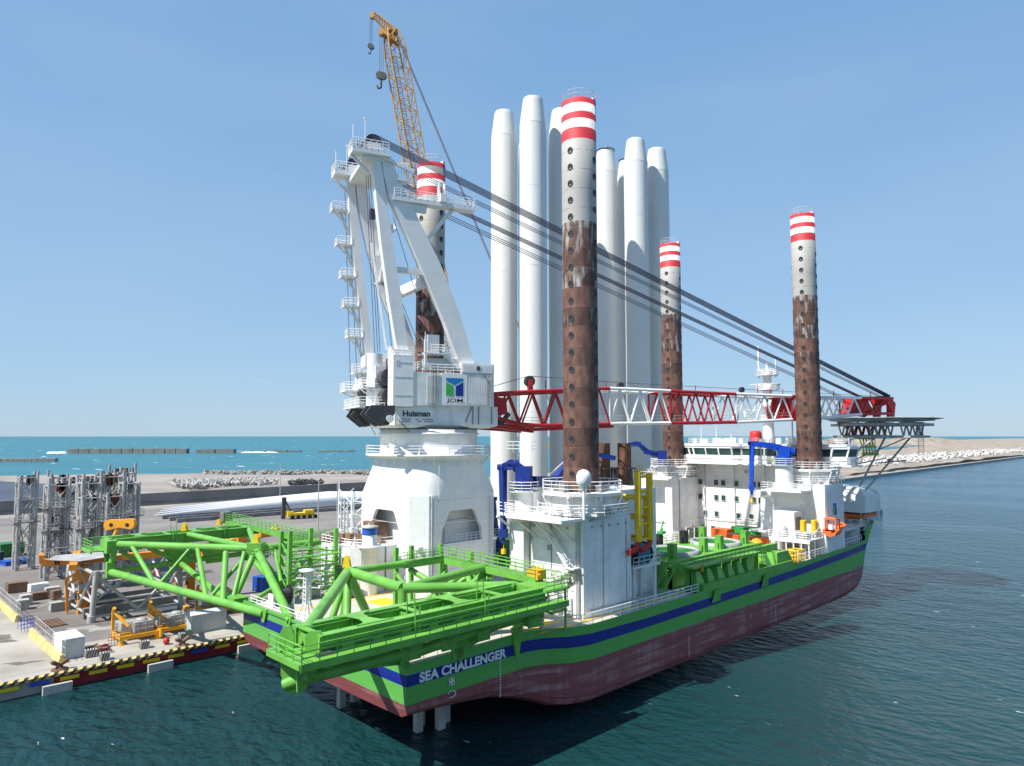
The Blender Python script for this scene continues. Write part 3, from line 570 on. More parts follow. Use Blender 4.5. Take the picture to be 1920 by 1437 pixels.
# grey lattice towers (storage racks)
def rack(x,y,w,d,h,lv,lab,seed,solid=True):
    random.seed(seed); t=thing('steel_rack_tower',lab,'steel rack',(x,y,1.6),group='tall grey steel rack towers on the quay',local=True)
    cs=[(-w/2,-d/2),(w/2,-d/2),(w/2,d/2),(-w/2,d/2)]
    for a,b in cs: g=MB(); g.tube((a,b,0),(a,b,h+random.uniform(-.8,.9)),.27,8); g.tube((a*.7,b*1.0,0),(a*.7,b,h*.96),.13,6); obj('post',g,'galv',t)
    g=MB()
    for k,z in enumerate(lv):
        for i in range(4):
            a=cs[i];b=cs[(i+1)%4]; g.tube((*a,z),(*b,z),.13,6)
            z0=lv[k-1] if k else 0
            g.tube((*a,z0),(*b,z),.09,6); g.tube((*b,z0),(*a,z),.09,6)
    obj('bracing',g,'galv',t)
    for z in lv[:-1] if solid else lv[1:2]:
        g=MB(); g.box((-w/2-.8,-d/2-.8,z),(w/2+.8,d/2+.8,z+.14)); obj('platform',g,'galv_dark',t)
        g=MB(); g.rail([(-w/2-.8,-d/2-.8,z+.14),(w/2+.8,-d/2-.8,z+.14),(w/2+.8,d/2+.8,z+.14),(-w/2-.8,d/2+.8,z+.14)],1.2,1.2,.035,closed=True); obj('railing',g,'galv',t)
    g=MB(); g.ladder((-w/2-.2,-d/2-.3,0),(-w/2-.2,-d/2-.3,h*.9)); obj('ladder',g,'galv',t)
    g=MB()
    for i in range(6):
        a=random.uniform(-w/2,w/2); g.box((a,-.4,h-1.2-random.random()*2),(a+.5,.5,h-.4)); 
    for i in range(5): a=random.uniform(-w/2,w/2);b=random.uniform(-d/2,d/2);zz=random.uniform(2,h-4); g.tube((a,b,zz),(a+random.uniform(-1,1),b,zz+3),.12,6)
    obj('guide_block',g,'galv_dark' if seed%2 else 'rust',t); return t
rack(33,184,3.2,3.2,20.3,[5,10,15,19.5],'slim open lattice tower at the left end of the steel racks',1,False)
rack(35.3,168,3.6,3.6,19.2,[4.8,9.6,14,18.4],'rack tower with platforms, second from the left edge',2)
rack(37.5,153,3.0,3.0,17.6,[5.5,11.2,16.8],'front rack tower with two small platforms and a tall twin post',3)
rack(39.5,176,4.2,4.2,20,[5,12,19],'rack tower behind the gap between the front towers, grey and tall',4)
rack(39.5,162,3.2,4,19.8,[6,12.6,19],'middle rack tower with paired posts left of the orange lifting beam',5)
rack(44,165,4.2,4,20.8,[6,12.6,20],'right rack tower with clustered guide blocks at its head',6)
rack(45.2,156,2.8,3,19.8,[6,12.6,19],'rightmost rack tower above the orange lifting beam',7)
rack(50,178,4.2,4.2,21.5,[5,12,20],'rearmost right rack tower, closest to the sea wall',8)
rack(37,176,3,3,20.6,[5,10,15,19.6],'thin rack tower between the two leftmost ones, set further back',9,False)
rack(41.5,169,3.4,3.4,20.4,[6,12.6,19.6],'rack tower crowded behind the middle posts, with a rusty guide block',10)
rack(46.5,171,3.4,3.4,20.9,[6,12.6,20],'rear rack tower seen through the right-hand pair',11)
rack(41,151,2.6,2.6,17.8,[5.6,12.4,17],'short front rack tower directly above the left end of the orange spreader beam',12)
g=MB(); g.beam((36,154,14.6),(46,157,14.6),1.0,.7); g.rail([(36,153.5,15),(46,156.5,15)],1.2,1.5,.035); single('bridging_girder',g,'galv','long grey girder with railing bridging the front rack towers','girder',(43,155,14.6))
g=MB(); g.beam((37,170,14.8),(50,177,14.8),1.2,.8); g.rail([(37,169.5,15.2),(50,176.5,15.2)],1.2,1.5,.035); single('bridging_girder',g,'galv','second grey girder behind, joining the rear rack towers','girder',(47,173,14.8))
# ground clutter by the racks
random.seed(21)
for x,y,w,d,h,m,l in [(25.6,141.5,1.6,1.6,1.6,'conc_block','front grey block stack beside the far fence'),(26.6,145,1.6,1.6,1.7,'conc_block','rear grey block stack beside the far fence'),(29,148,2.4,1.6,1.3,'brown','brown timber crate behind the grey block stacks'),(31.5,150,2.2,1.6,1.5,'conc_block','pale concrete block leaning against a rack foot'),(33.5,144,1.4,1.6,1.6,'white','white block near the front rack tower'),(31.2,146,1.3,1.5,1.6,'brown','brown block beside the white block'),(30.5,156,3,1.4,1.4,'white_clean','pale ballast block at the foot of the second rack'),(27.5,158,3,2.2,1.8,'brown','dark brown crate at the left of the racks'),(36,146.5,2.6,1.3,1.3,'conc_block','low concrete block right of the front rack tower')]:
    g=MB(); g.cbox((x,y,1.6+h/2),(w,d,h),random.uniform(-.2,.3))
    for k in range(3): g.cbox((x,y,1.6+h*(k+.5)/3.0),(w+.06,d+.06,h*.1),0)
    single('ballast_block' if m!='brown' else 'crate',g,m,l,'block' if m!='brown' else 'crate',(x,y,1.6))
container('open_skip',30.5,136.8,1.6,4.2,1.6,1.4,.1,'conc_block','long low grey ribbed box near the orange B column',False)
def truck(x,y,rz,m,lab,name='tractor_unit'):
    t=thing(name,lab,'vehicle',(x,y,1.6),rz=rz,local=True); g=MB(); g.box((-2.6,-1.1,.7),(2.6,1.1,1.0)); g.box((-2.4,-1,1),(-.4,1,1.5)); obj('chassis',g,'dark',t)
    g=MB(); g.box((.8,-1.15,.9),(2.6,1.15,1.9)); g.add([(.9,-1.1,1.9),(2.5,-1.1,1.9),(2.3,-1,2.7),(1.0,-1,2.7),(.9,1.1,1.9),(2.5,1.1,1.9),(2.3,1,2.7),(1.0,1,2.7)],[(0,1,2,3),(7,6,5,4),(0,4,5,1),(3,2,6,7),(1,5,6,2),(0,3,7,4)]); obj('cab',g,m,t)
    for sx in(-1.8,0,1.8):
        for sy in(-1,1): g=MB(); g.tube((sx,sy*.85,.5),(sx,sy*1.15,.5),.5,14); obj('wheel',g,'black',t)
truck(32.3,138.4,.3,'red','small red yard tractor left of the orange B column')
truck(47,146,1.2,'red','red machine parked behind the grey jacket')
for x,y,l,m,s in [(34,206,'lime green bin at the far left beside the racks','green_dark',(5,4,3)),(29,196,'dark grey tank beside the green bin','dark',(4,3,2.5)),(33,192,'blue tarpaulin covered stack at the foot of the racks','blue_paint',(5,3,.9))]:
    g=MB(); g.cbox((x,y,1.6+s[2]/2),s,.2); g.cbox((x,y,1.6+s[2]+.05),(s[0]+.2,s[1]+.2,.15),.2)
    for k in range(5): g.cbox((x-s[0]/2+.4+k*s[0]/5,y-s[1]/2-.02,1.6+s[2]/2),(.15,.15,s[2]*.9),0)
    single('bin' if 'bin' in l else 'tank' if 'tank' in l else 'covered_stack',g,m,l,'bin' if 'bin' in l else 'tank' if 'tank' in l else 'stack',(x,y,1.6))
g=MB(); g.cbox((26.6,127.5,1.68),(3.4,5,.16),.1)
for i in range(6): g.cbox((26.6,125.3+i*.9,1.8),(3.4,.3,.08),.1)
single('timber_mat',g,'brown','brown timber mat lying on the quay behind the near barrier','mat',(26.6,127.5,1.6))
for x,y,l in [(28.4,107.2,'heap of brown timber dunnage right of the white container'),(30.3,108.6,'yellow mesh pallet standing among the dunnage')]:
    g=MB(); random.seed(int(x*10))
    if 'heap' in l:
        for i in range(14): a=random.uniform(0,3); p=Vector((x+random.uniform(-1,1),y+random.uniform(-.8,.8),1.75+i*.04)); d=Vector((math.cos(a),math.sin(a),0))*.9; g.beam(p-d,p+d,.16,.14)
    else:
        g.rail([(x-.7,y,1.6),(x+.7,y-.3,1.6)],2.0,.35,.04,mid=4); g.box((x-.7,y-.2,1.6),(x+.7,y+.2,1.75))
    single('timber_heap' if 'heap' in l else 'mesh_pallet',g,'brown' if 'heap' in l else 'galv',l,'timber' if 'heap' in l else 'pallet',(x,y,1.6))
# blades lying on the yard: tapered airfoil bodies on stands
def blade(root,tip,r,lab,curve):
    t=thing('turbine_blade',lab,'turbine blade',(root[0],root[1],1.6),group='white turbine blades stored on the yard'); a=Vector(root);b=Vector(tip); n=28; d=(b-a).normalized(); s=Vector((-d.y,d.x,0)); g=MB(); vs=[];fs=[]; k=14
    for i in range(n+1):
        u=i/n; ch=r*(1 if u<.04 else 1+.55*math.sin(min(1,(u-.04)/.2)*PI/2) if u<.24 else 1.55*(1-(u-.24)/.76)**.85+.12) ; th=r*(1-.9*min(1,u*1.05))+.08
        c=a.lerp(b,u)+Vector((0,0,curve*math.sin(u*PI)))
        for j in range(k): q=2*PI*j/k; vs.append(c+Vector((0,0,ch*math.cos(q)))+s*th*math.sin(q))
    for i in range(n):
        for j in range(k): fs.append((i*k+j,i*k+(j+1)%k,(i+1)*k+(j+1)%k,(i+1)*k+j))
    g.add(vs,fs,True); g.add(vs[:k],[tuple(range(k))]); obj('blade_shell',g,'blade',t)
    for u in(.03,.62):
        c=a.lerp(b,u); g=MB(); g.cbox((c.x,c.y,1.6+(c.z-1.6)*.3),(2.5,4,(c.z-1.6)*.6),math.atan2(d.y,d.x)); obj('stand',g,'galv_dark',t)
for i in range(4): blade((176+i*1.5,254+i*6.5,3.6),(84+i*3,262+i*6.5,2.8),1.6,['nearest white turbine blade lying on the yard','second white turbine blade from the front','third white turbine blade from the front','rearmost white turbine blade before the sea wall'][i],.4)
for i in range(3): 
    g=MB(); y=246+i*7; g.beam((86,y,2.3),(165,y-4,2.3),1.2,1.2)
    for k in range(7): g.box((88+k*12,y-1.5,1.6),(89+k*12,y+1.2,1.8))
    single('blade_rack_beam',g,'galv_dark',['front dark rack beam on the yard before the blades','middle dark rack beam on the yard before the blades','rear dark rack beam on the yard before the blades'][i],'beam',(125,y,1.6),'dark rack beams before the blades')
t=thing('reach_stacker','yellow mobile crane carrier with a dark mast parked in front of the blades','vehicle',(121,229,1.6)); g=MB(); g.cbox((121,229,3.0),(9,3,1.3),-.25); g.cbox((123.5,228,4.0),(3,2.6,1.0),-.25); g.cbox((117.6,230,3.7),(2,2.8,.9),-.25); obj('body',g,'yellow',t)
g=MB(); g.beam((115.6,231,1.8),(115.9,231,9.0),1.0,1.2); g.beam((115.9,231,8.8),(118,230,4),.5); obj('mast',g,'dark',t)
for i in range(5): c=Vector((117.5+i*1.9,227.6-i*.45,2.3)); g=MB(); g.tube(c,c+Vector((.1,.5,0)),.7,12); obj('wheel',g,'black',t)
for x,y,h,l in [(106.5,190.8,15,'left one of the two thin lamp poles behind the far green walkway'),(110.5,187,15,'right one of the two thin lamp poles behind the far green walkway'),(86.5,305,16,'thin lamp pole in front of the sea wall at left'),(150,303,16,'thin lamp pole in front of the sea wall near its middle')]:
    t=thing('lamp_pole',l,'lamp post',(x,y,1.6),group='thin lamp poles on the quay'); g=MB(); g.tube((x,y,1.6),(x,y,1.6+h),.2,6,r1=.12); obj('pole',g,'galv',t); g=MB(); g.cbox((x+.5,y,1.6+h),(1.4,.4,.2)); obj('lamp_head',g,'galv',t)
for i in range(5):
    x=78+i*4.5;y=186+i*3; g=MB(); g.cbox((x,y,2.5),(3.5,2.2,1.4),.4); g.beam((x-1,y,2.6),(x+1.2,y,4.2),.4); g.cbox((x,y,1.8),(2.6,2.6,.4),.4); single('tool_skid',g,'orange' if i%2 else 'yellow',['leftmost','second','middle','fourth','rightmost'][i]+' orange and yellow tool skid in the row seen under the far green walkway','skid',(x,y,1.6),'tool skids in a row on the yard')
container('container',62,128,1.6,6,2.4,2.6,.2,'blue_paint','blue container seen through the green truss on the quay')
# lime + dark equipment on quay
t=thing('power_unit','dark grey power unit covered by a lime green tarpaulin','generator',(52,103.5,1.6))
g=MB(); g.cbox((53,103.5,3),(8,3,2.6),.1); g.cbox((50,103,4.6),(1,2,.8),.1); obj('casing',g,'dark',t)
g=MB(); g.add([(49,102,4.5),(55,102,4.6),(54.5,106,4.5),(49,106,4.4),(50.3,103.3,5.6),(53.3,104.6,5.5)],[(0,1,4),(1,5,4),(1,2,5),(2,3,5),(3,4,5),(3,0,4)]); obj('tarpaulin',g,'lime',t)
# ================= VESSEL =================
YC=70.3
V=thing('jack_up_vessel','green, blue and red hulled jack-up installation ship moored beside the quay','ship',(90,70,1.2))
def ip(x,pts):
    if x<=pts[0][0]: return pts[0][1]
    for (a,b),(c,d) in zip(pts[:-1],pts[1:]):
        if x<=c: return b+(d-b)*(x-a)/(c-a)
    return pts[-1][1]
HB=[(38.8,17.0),(54,16.95),(56,17.6),(58.5,19.3),(61,20),(132,20),(143,19.7),(147,19.3),(150,18.7),(153,17.1),(156,13.8),(158.5,9),(160.2,4.2),(160.8,0.3)]
ZB=[(38.8,4.55),(44,4.3),(50,3.6),(54,2.4),(57,1.3),(59,1.15),(126,1.15),(134,1.4),(142,2.2),(150,3.4),(160.8,4.6)]
BB=[(38.8,7.6),(60,7.55),(72,7.5),(95,7.7),(113,8.0),(147,8.9),(161,9.2)]
BT=[(38.8,8.6),(60,8.75),(72,8.55),(95,8.8),(113,9.1),(147,10.0),(161,10.4)]
DK=[(38.8,9.5),(60,9.7),(113,9.95),(135,10.3),(143,10.6),(143.01,12.9),(161,13.8)]
xs=sorted(set([38.8,39.2,42,46,50,53,54,55,56,57,58.5,60,61,66,72,80,90,100,113,121,128,132,136,139,142,143,143.01,145,147,149,151,153,155,156.5,158,159,160,160.8]))
def ring(x):
    hb=ip(x,HB); zb=ip(x,ZB); out=[]
    top=ip(x,DK)
    for k,(f,z) in enumerate([(0,zb),(.55,zb),(.93,zb+.1),(.985,zb+.5),(1,zb+min(1.3,.5*(6-zb))),(1,6.0),(1,ip(x,BB)),(1,ip(x,BT)),(1,top)]):
        fl=(z-top)*.62*max(0,min(1,(x-132)/22)) ; fx=x+fl*1.0 if x>132 else x
        y=hb*f
        if x>140: y=hb*f*(1-.010*max(0,(top-z))*min(1,(x-140)/10))
        if x<=38.9 and z<6: fx=x+ (6-z)*.25
        out.append((fx,y,z))
    return out
g=MB(); rs=[ring(x) for x in xs]; K=len(rs[0])
MI=[0,0,0,0,0,1,2,1]
for s in(-1,1):
    for i in range(len(xs)-1):
        for k in range(K-1):
            a=rs[i][k];b=rs[i+1][k];c=rs[i+1][k+1];d=rs[i][k+1]; g.m=MI[k]; q=[(p[0],YC+s*p[1],p[2]) for p in(a,b,c,d)]
            if s>0: q=q[::-1]
            g.add(q,[(0,1,2,3)],False)
r0=rs[0]
for k in range(K-1):
    g.m=MI[k]; a,b=r0[k],r0[k+1]; g.add([(a[0],YC-a[1],a[2]),(a[0],YC+a[1],a[2]),(b[0],YC+b[1],b[2]),(b[0],YC-b[1],b[2])],[(3,2,1,0)])
hull=obj('hull',g,['hull_red','hull_green','hull_blue'],V)
# fixed bilge skeg bulge at the quarter + side rubbing lines
g=MB()
for z,m in((5.1,0),): 
    pass
for x0,x1,z in[(62,127,4.95),(40,53,5.3)]:
    y=YC-(20.02 if x0>60 else 17.0); g.box((x0,y-.05,z),(x1,y+.1,z+.12))
obj('rubbing_strip',g,'hull_red',hull)
g=MB(); g.lathe((60.5,53.8,1.9),[(0,-1.05),(1.6,-.8),(2.6,0),(2.4,1.2),(1.2,2.2),(0,2.6)],18); obj('thruster_bulge',g,'hull_red',hull)
# deck
g=MB(); top=[]
for x in xs:
    if x<=143: top.append((x,ip(x,HB)))
poly=[(x+.15 if i==0 else x,YC-h+.2) for i,(x,h) in enumerate(top)]+[(x+.15 if i==len(top)-1 else x,YC+h-.2) for i,(x,h) in enumerate(reversed(top))]
g.add([(x,y,9.45) for x,y in poly],[tuple(range(len(poly)))]); obj('main_deck',g,'deck',V)
g=MB(); g.add([(x,YC-ip(x,HB)+.25,12.0) for x in (143,147,151,155,158,160)]+[(x,YC+ip(x,HB)-.25,12.0) for x in (160,158,155,151,147,143)],[tuple(range(12))]); obj('forecastle_deck',g,'deck_grey',V)
g=MB(); g.box((143,YC-18.4,9.45),(143.3,YC+18.4,12.9)); obj('forecastle_bulkhead',g,'white',V)
# hull lettering
bt=obj('deck_edge_plate',MB().box((38.65,53.35,9.45),(38.95,87.2,9.75)),'hull_green',hull)
text('ship_name','SEA CHALLENGER',10.9,.92,(40.2,YC-17.03,7.68),(1,0,0),(0,0,1),'letter',hull,bold=.042,t=.03)
text('ship_name','SEA CHALLENGER',10.9,.92,(38.78,76.2,7.66),(0,-1,0),(0,0,1),'letter',hull,bold=.035,t=.03)
# thruster mark below the name: cross and ring
g=MB(); c=Vector((44.0,YC-17.06,6.95))
for i in range(8):
    a=i*PI/4; p=c+Vector((.42*math.cos(a),0,.42*math.sin(a))); w=.13; d=Vector((math.cos(a),0,math.sin(a))); s=Vector((-d.z,0,d.x))
    if i%2==0: g.add([c+s*.04,p+s*w*1.4,p-s*w*1.4,c-s*.04],[(3,2,1,0)])
for i in range(16): a=2*PI*i/16;b=2*PI*(i+1)/16; P=lambda r,t:c+Vector((r*math.cos(t),0,r*math.sin(t))); g.add([P(.36,a),P(.43,a),P(.43,b),P(.36,b)],[(0,1,2,3)])
for i in range(3,19): a=2*PI*i/20+PI;b=2*PI*(i+1)/20+PI; c2=c+Vector((0,0,-1.15)); P=lambda r,t:c2+Vector((1.1*r*math.cos(t),0,.7*r*math.sin(t))); g.add([P(.38,a),P(.48,a),P(.48,b),P(.38,b)],[(0,1,2,3)])
obj('thruster_mark',g,'letter',hull)
g=MB()
for i in range(16): z=2.9+i*.28; 
for i in range(14): z=4.0+i*.27; g.box((50.2,YC-17.06+ (0 if z>4.5 else .0),z),(50.35,YC-17.02,z+.12))
for i in range(10): z=2.2+i*.27; g.box((80.2,YC-20.04,z),(80.32,YC-20.0,z+.1)); g.box((104.2,YC-20.04,z),(104.32,YC-20.0,z+.1))
obj('draught_mark',g,'letter',hull)
# posts under the stern
for x,y,l in [(45.4,60.3,.75),(46.6,61.5,.7),(47.4,59.2,.85),(49.0,60.3,.7),(43.2,71.5,.75),(45.2,72.0,.8)]:
    g=MB(); g.box((x-l/2,y-.35,-1),(x+l/2,y+.35,4.6)); obj('keel_post',g,'conc_block',V)
# deck rails
g=MB(); g.rail([(60,50.6,9.6),(83,50.5,9.6)],1.2,1.6,.045,mid=2); g.rail([(54.5,53.4,9.55),(60,50.8,9.6)],1.2,1.5,.045,mid=2); g.rail([(113,50.6,9.9),(124,50.6,10.0)],1.2,1.6,.04,mid=2)
g.rail([(39.1,54,9.5),(39.1,86,9.5)],1.1,1.6,.04,mid=2); g.rail([(39.3,53.6,9.5),(54,53.6,9.5)],1.1,1.6,.04,mid=1)
obj('deck_railing',g,'white_clean',V)
g=MB(); g.box((55,53.9,9.46),(82.6,54.25,9.475)); g.box((55,52.1,9.46),(82.6,52.5,9.475)); g.box((57.6,54.3,9.46),(59.4,57,9.48)); g.box((41,79,9.46),(58,79.5,9.475)); g.box((40,60.6,9.46),(60,61.0,9.475));g.box((113,52.2,9.46),(124,52.7,9.475)); g.box((115,56,9.46),(123,56.4,9.475)); g.box((44,66,9.46),(56,66.5,9.475)); g.box((50,74,9.46),(53,77.5,9.48)); g.box((83,64,9.46),(120,64.4,9.475)); g.box((108,68,9.46),(120,68.5,9.475))
obj('deck_marking',g,'yellow',V)
# ---- jackhouses ----
def jackring(cx,cy,z0,parent,zt):
    a=[2*PI*(i+.5)/8 for i in range(8)]; g=MB()
    pb=[(cx+4.0*math.cos(t),cy+4.0*math.sin(t)) for t in a]; pt=[(cx+4.9*math.cos(t),cy+4.9*math.sin(t)) for t in a]
    n=8; z1=zt-.45
    g.add([(x,y,z0) for x,y in pb]+[(x,y,z1) for x,y in pb],[(i,(i+1)%n,(i+1)%n+n,i+n) for i in range(n)])
    g.holed(pt,[[(cx+2.35*math.cos(2*PI*i/24),cy+2.35*math.sin(2*PI*i/24)) for i in range(24)]],(0,0,zt-.25),(1,0,0),(0,1,0),.35)
    for i in range(8): x,y=pt[i];X,Y=pb[i]; g.tube((X,Y,z0+.2),(x,y,zt-.5),.16,6); g.beam((X,Y,z0),(X,Y,z1),.35)
    k=obj('jacking_ring',g,'white',parent)
    g=MB(); P=[(x,y,zt) for x,y in pt]; g.rail(P,1.25,1.3,.045,closed=True,mid=2)
    P2=[(cx+5.6*math.cos(t),cy+5.6*math.sin(t),z0+.25) for t in a]; g.rail(P2,1.15,1.3,.04,closed=True,mid=2); obj('railing',g,'white_clean',parent)
    g=MB()
    for i in range(8): t=a[i]+.39; x,y=cx+2.9*math.cos(t),cy+2.9*math.sin(t); g.cbox((x,y,zt+.35),(.9,.7,.7),t); g.tube((x,y,zt),(x,y,zt+1.1),.16,8)
    obj('jacking_pin_drive',g,'galv_dark',parent)
    g=MB()
    for i in range(8):
        t=a[i]+.39; x,y=cx+4.3*math.cos(t),cy+4.3*math.sin(t); g.cbox((x,y,z0+.6),(.8,.5,.8),t)
        t=a[i]+.1; x,y=cx+4.7*math.cos(t),cy+4.7*math.sin(t); g.tube((x,y,z0+.3),(x,y,zt-.4),.06,5)
    obj('fitting',g,'galv',parent)
# jackhouse starboard aft
g=MB(); g.box((62.5,52.6,9.45),(71.4,61.6,20.9)); g.box((71.4,56.0,9.45),(81.8,61.6,23.1)); g.box((61.4,61.0,9.45),(66.5,63.4,19.5))
jh=obj('jackhouse',g,'white',V)
g=MB()
for i in range(4): g.box((62.7+i*2.18,52.55,10.6),(62.7+i*2.18+2.14,52.6,20.4))
obj('cladding',g,'white',jh)
g=MB(); g.box((72,55.94,9.7),(76.7,56,22.8)); g.box((76.74,55.94,9.7),(81.6,56,22.8)); obj('cladding',g,'white',jh)
g=MB()
for z in(12.4,15,17.8): g.box((62.44,54,z),(62.5,61.4,z+.05)); g.box((131.14 if 0 else 62.44,57.4,10+z*.0),(62.5,57.45,20.5))
obj('weld_seam',g,'grey_panel',jh)
g=MB(); random.seed(88)
for i in range(14):
    y=random.uniform(54,61);z=random.uniform(11,19.5); g.cbox((62.42,y,z),(.16,random.uniform(.2,.7),random.uniform(.2,.8)))
for i in range(5): x=64+i*1.6; g.cbox((x,52.5,19.6),(.3,.14,.25))
g.tube((66,52.5,10),(66,52.5,20.2),.05,5); g.tube((70.4,52.5,10),(70.4,52.5,20.2),.05,5)
obj('fitting',g,'galv',jh)
jackring(65.2,55.1,20.9,jh,23.6)
g=MB(); g.box((58.6,52.4,20.4),(63.2,61.2,20.75)); g.box((60.0,61.2,20.4),(64,64.2,20.75))
for y in(54,57,60,63): g.tube((58.9,y,20.4),(63.1,y,17.6),.14,6)
obj('walkway',g,'white',jh)
g=MB(); g.rail([(63.2,52.4,20.75),(58.6,52.4,20.75),(58.6,61.2,20.75),(60,61.3,20.75),(60,64.2,20.75),(64,64.2,20.75)],1.2,1.3,.045,mid=2); obj('railing',g,'white_clean',jh)
g=MB(); g.stair((61.8,58.8,20.5),(61.8,54.0,15.2),.9,(1,0,0)); g.box((61.2,52.9,15.05),(62.5,54.3,15.2)); g.stair((61.8,53.6,15.2),(61.8,58.2,12.6),.9,(1,0,0)); g.box((61.2,58,12.5),(62.5,59.2,12.65)); g.stair((61.8,58.6,12.6),(60.0,56.0,9.5),.9,(1,0,0)); obj('stair',g,'white_clean',jh)
g=MB(); g.tube((62.3,53.1,9.5),(62.3,53.1,21.5),.1,6); g.tube((62.3,53.5,9.5),(62.3,53.5,21.5),.06,6); g.tube((63.2,52.45,10.3),(75,52.45,10.35),.07,6); g.tube((62.4,52.6,14.5),(62.4,61.6,14.3),.06,6); g.tube((62.4,60.9,9.5),(62.4,60.9,20),.05,6); g.tube((71.5,55.7,20.6),(63.5,52.2,20.4),.09,6); obj('pipe',g,'galv',jh)
g=MB(); g.box((61.8,55.8,9.5),(62.48,57.1,11.8)); g.box((62.2,54.2,9.6),(62.48,55.1,11.6)); obj('door',g,'grey_panel',jh)
# white davit stand with teal winch drum in the recess
g=MB()
for x in(73.0,77.5):
    for y in(53.5,55.6): g.box((x,y-.15,9.45),(x+.3,y+.15,13.6))
g.box((72.6,53.1,13.6),(78.4,55.9,13.9)); obj('winch_stand',g,'white',V)
g=MB(); g.tube((74.0,54.6,15.1),(76.8,54.6,15.1),1.2,16); w=obj('winch_drum',g,'teal',V)
g=MB(); g.tube((73.8,54.6,15.1),(73.95,54.6,15.1),1.4,16); g.tube((76.9,54.6,15.1),(77.05,54.6,15.1),1.4,16); g.box((72.8,54.2,13.9),(73.5,55.2,16.6)); obj('drum_flange',g,'dark',w)
g=MB(); g.rail([(72.6,53.1,13.9),(78.4,53.1,13.9),(78.4,55.9,13.9)],1.1,1.2,.04); obj('railing',g,'white_clean',w)
# yellow fender frame
t=thing('gangway_frame','tall yellow tubular frame with red curved feet hung on the white jackhouse side','steel frame',(75,55,15.9))
g=MB()
for x,y in[(72.2,52.0),(74.6,52.0)]: g.tube((x,y,17.2),(x,y,25.4),.42,12)
for x,y in[(71.75,53.4),(75.6,53.4)]: g.tube((x,y,17.0),(x,y,22.5),.22,8)
for z in(17.4,19.2,21.2,23.2,25): g.tube((72.2,52.0,z),(74.6,52.0,z),.16,8)
for z in(17.4,20,22.4): g.tube((71.75,53.4,z),(72.2,52.0,z),.14,8); g.tube((74.6,52.0,z),(75.6,53.4,z),.14,8); g.tube((72.2,52.0,z),(72.2,56,z),.2,8); g.tube((74.6,52.0,z),(74.6,56,z),.2,8)
obj('frame',g,'yellow',t)
for x in(72.2,74.6):
    g=MB(); P=[(x-2.0*(1-math.cos(a)),52.0,17.2-1.1*math.sin(a)) for a in [i*PI/12 for i in range(7)]]
    for a,b in zip(P[:-1],P[1:]): g.tube(a,b,.36,8)
    obj('foot',g,'red',t)
g=MB(); g.box((72.0,51.6,25.4),(73.2,52.4,25.6)); g.rail([(72.0,52.0,25.6),(73.2,52.0,25.6)],.8,.6,.05); obj('head',g,'yellow',t)
# jackhouse starboard forward
g=MB(); g.box((124.5,50.7,9.6),(132.6,60.4,21.6)); g.box((124.8,60.3,9.6),(131,62.6,19.0)); j3=obj('jackhouse',g,'white',V)
g=MB(); g.box((124.8,50.62,9.8),(132.4,50.7,21.3)); obj('side_panel',g,'white',j3)
jackring(129,55,21.6,j3,24.2)
g=MB(); g.box((120.4,53,20.3),(124.5,60.2,20.65)); g.tube((120.8,54,20.3),(124.4,54,17.5),.15,6); g.tube((120.8,59.6,20.3),(124.4,59.6,17.5),.15,6); obj('walkway',g,'white',j3)
g=MB(); g.rail([(124.5,53,20.65),(120.4,53,20.65),(120.4,60.2,20.65),(124.5,60.2,20.65)],1.2,1.3,.045,mid=2); obj('railing',g,'white_clean',j3)
g=MB(); g.plate([(0,0),(1.7,0),(1.7,3.2),(0,3.2)],(127.4,50.6,15.2),(1,0,0),(0,0,1),.04); lg=obj('logo_panel',g,'white_clean',j3)
def logo(o,u,v,s,hgt,parent,nm='logo'):
    o=Vector(o);u=Vector(u);v=Vector(v)
    for m,pl in (('logo_blue',[(0,1),(1,1),(1,.86),(.5,.6),(0,.86)]),('logo_green',[(0,.78),(.44,.54),(.44,.02),(0,.02)]),('logo_navy',[(1,.78),(.56,.54),(.56,.02),(1,.02)])):
        g=MB(); g.plate([(a*s,.28*hgt+b*hgt*.72) for a,b in pl],o,u,v,.03); obj(nm+'_patch',g,m,parent)
    text('logo_letters','JOM',s*.95,hgt*.19,o+u*s*.03+u.cross(v)*.01,u,v,'black',parent,bold=.012,t=.02)
logo((127.5,50.55,15.3),(1,0,0),(0,0,1),1.5,3.0,j3)
# portal deck slab beside the accommodation
g=MB(); g.box((122.4,60.6,12.8),(131,63.8,13.0)); obj('portal_deck',g,'white',j3)
# port jackhouse forward (around L4)
g=MB(); g.box((124.2,79.2,9.6),(133,88.6,21.6)); j4=obj('jackhouse',g,'white',V); jackring(128.8,83.6,21.6,j4,24.0)
g=MB(); g.box((120.5,79.5,21.3),(124.2,86,21.6)); g.rail([(124.2,79.5,21.6),(120.5,79.5,21.6),(120.5,86,21.6),(124.2,86,21.6)],1.2,1.3,.045,mid=2); obj('walkway',g,'white',j4)
g=MB(); g.tube((124.1,80.2,10),(124.1,80.2,21.4),.12,6); g.ladder((124.1,82,9.7),(124.1,82,21.4),.6,(0,1,0)); g.tube((124.05,79.4,12.5),(124.05,88,12.5),.1,6); obj('pipe',g,'galv',j4)
g=MB(); g.box((121.6,79.4,9.5),(124.0,81.0,22.0)); obj('trunk',g,'white',j4)
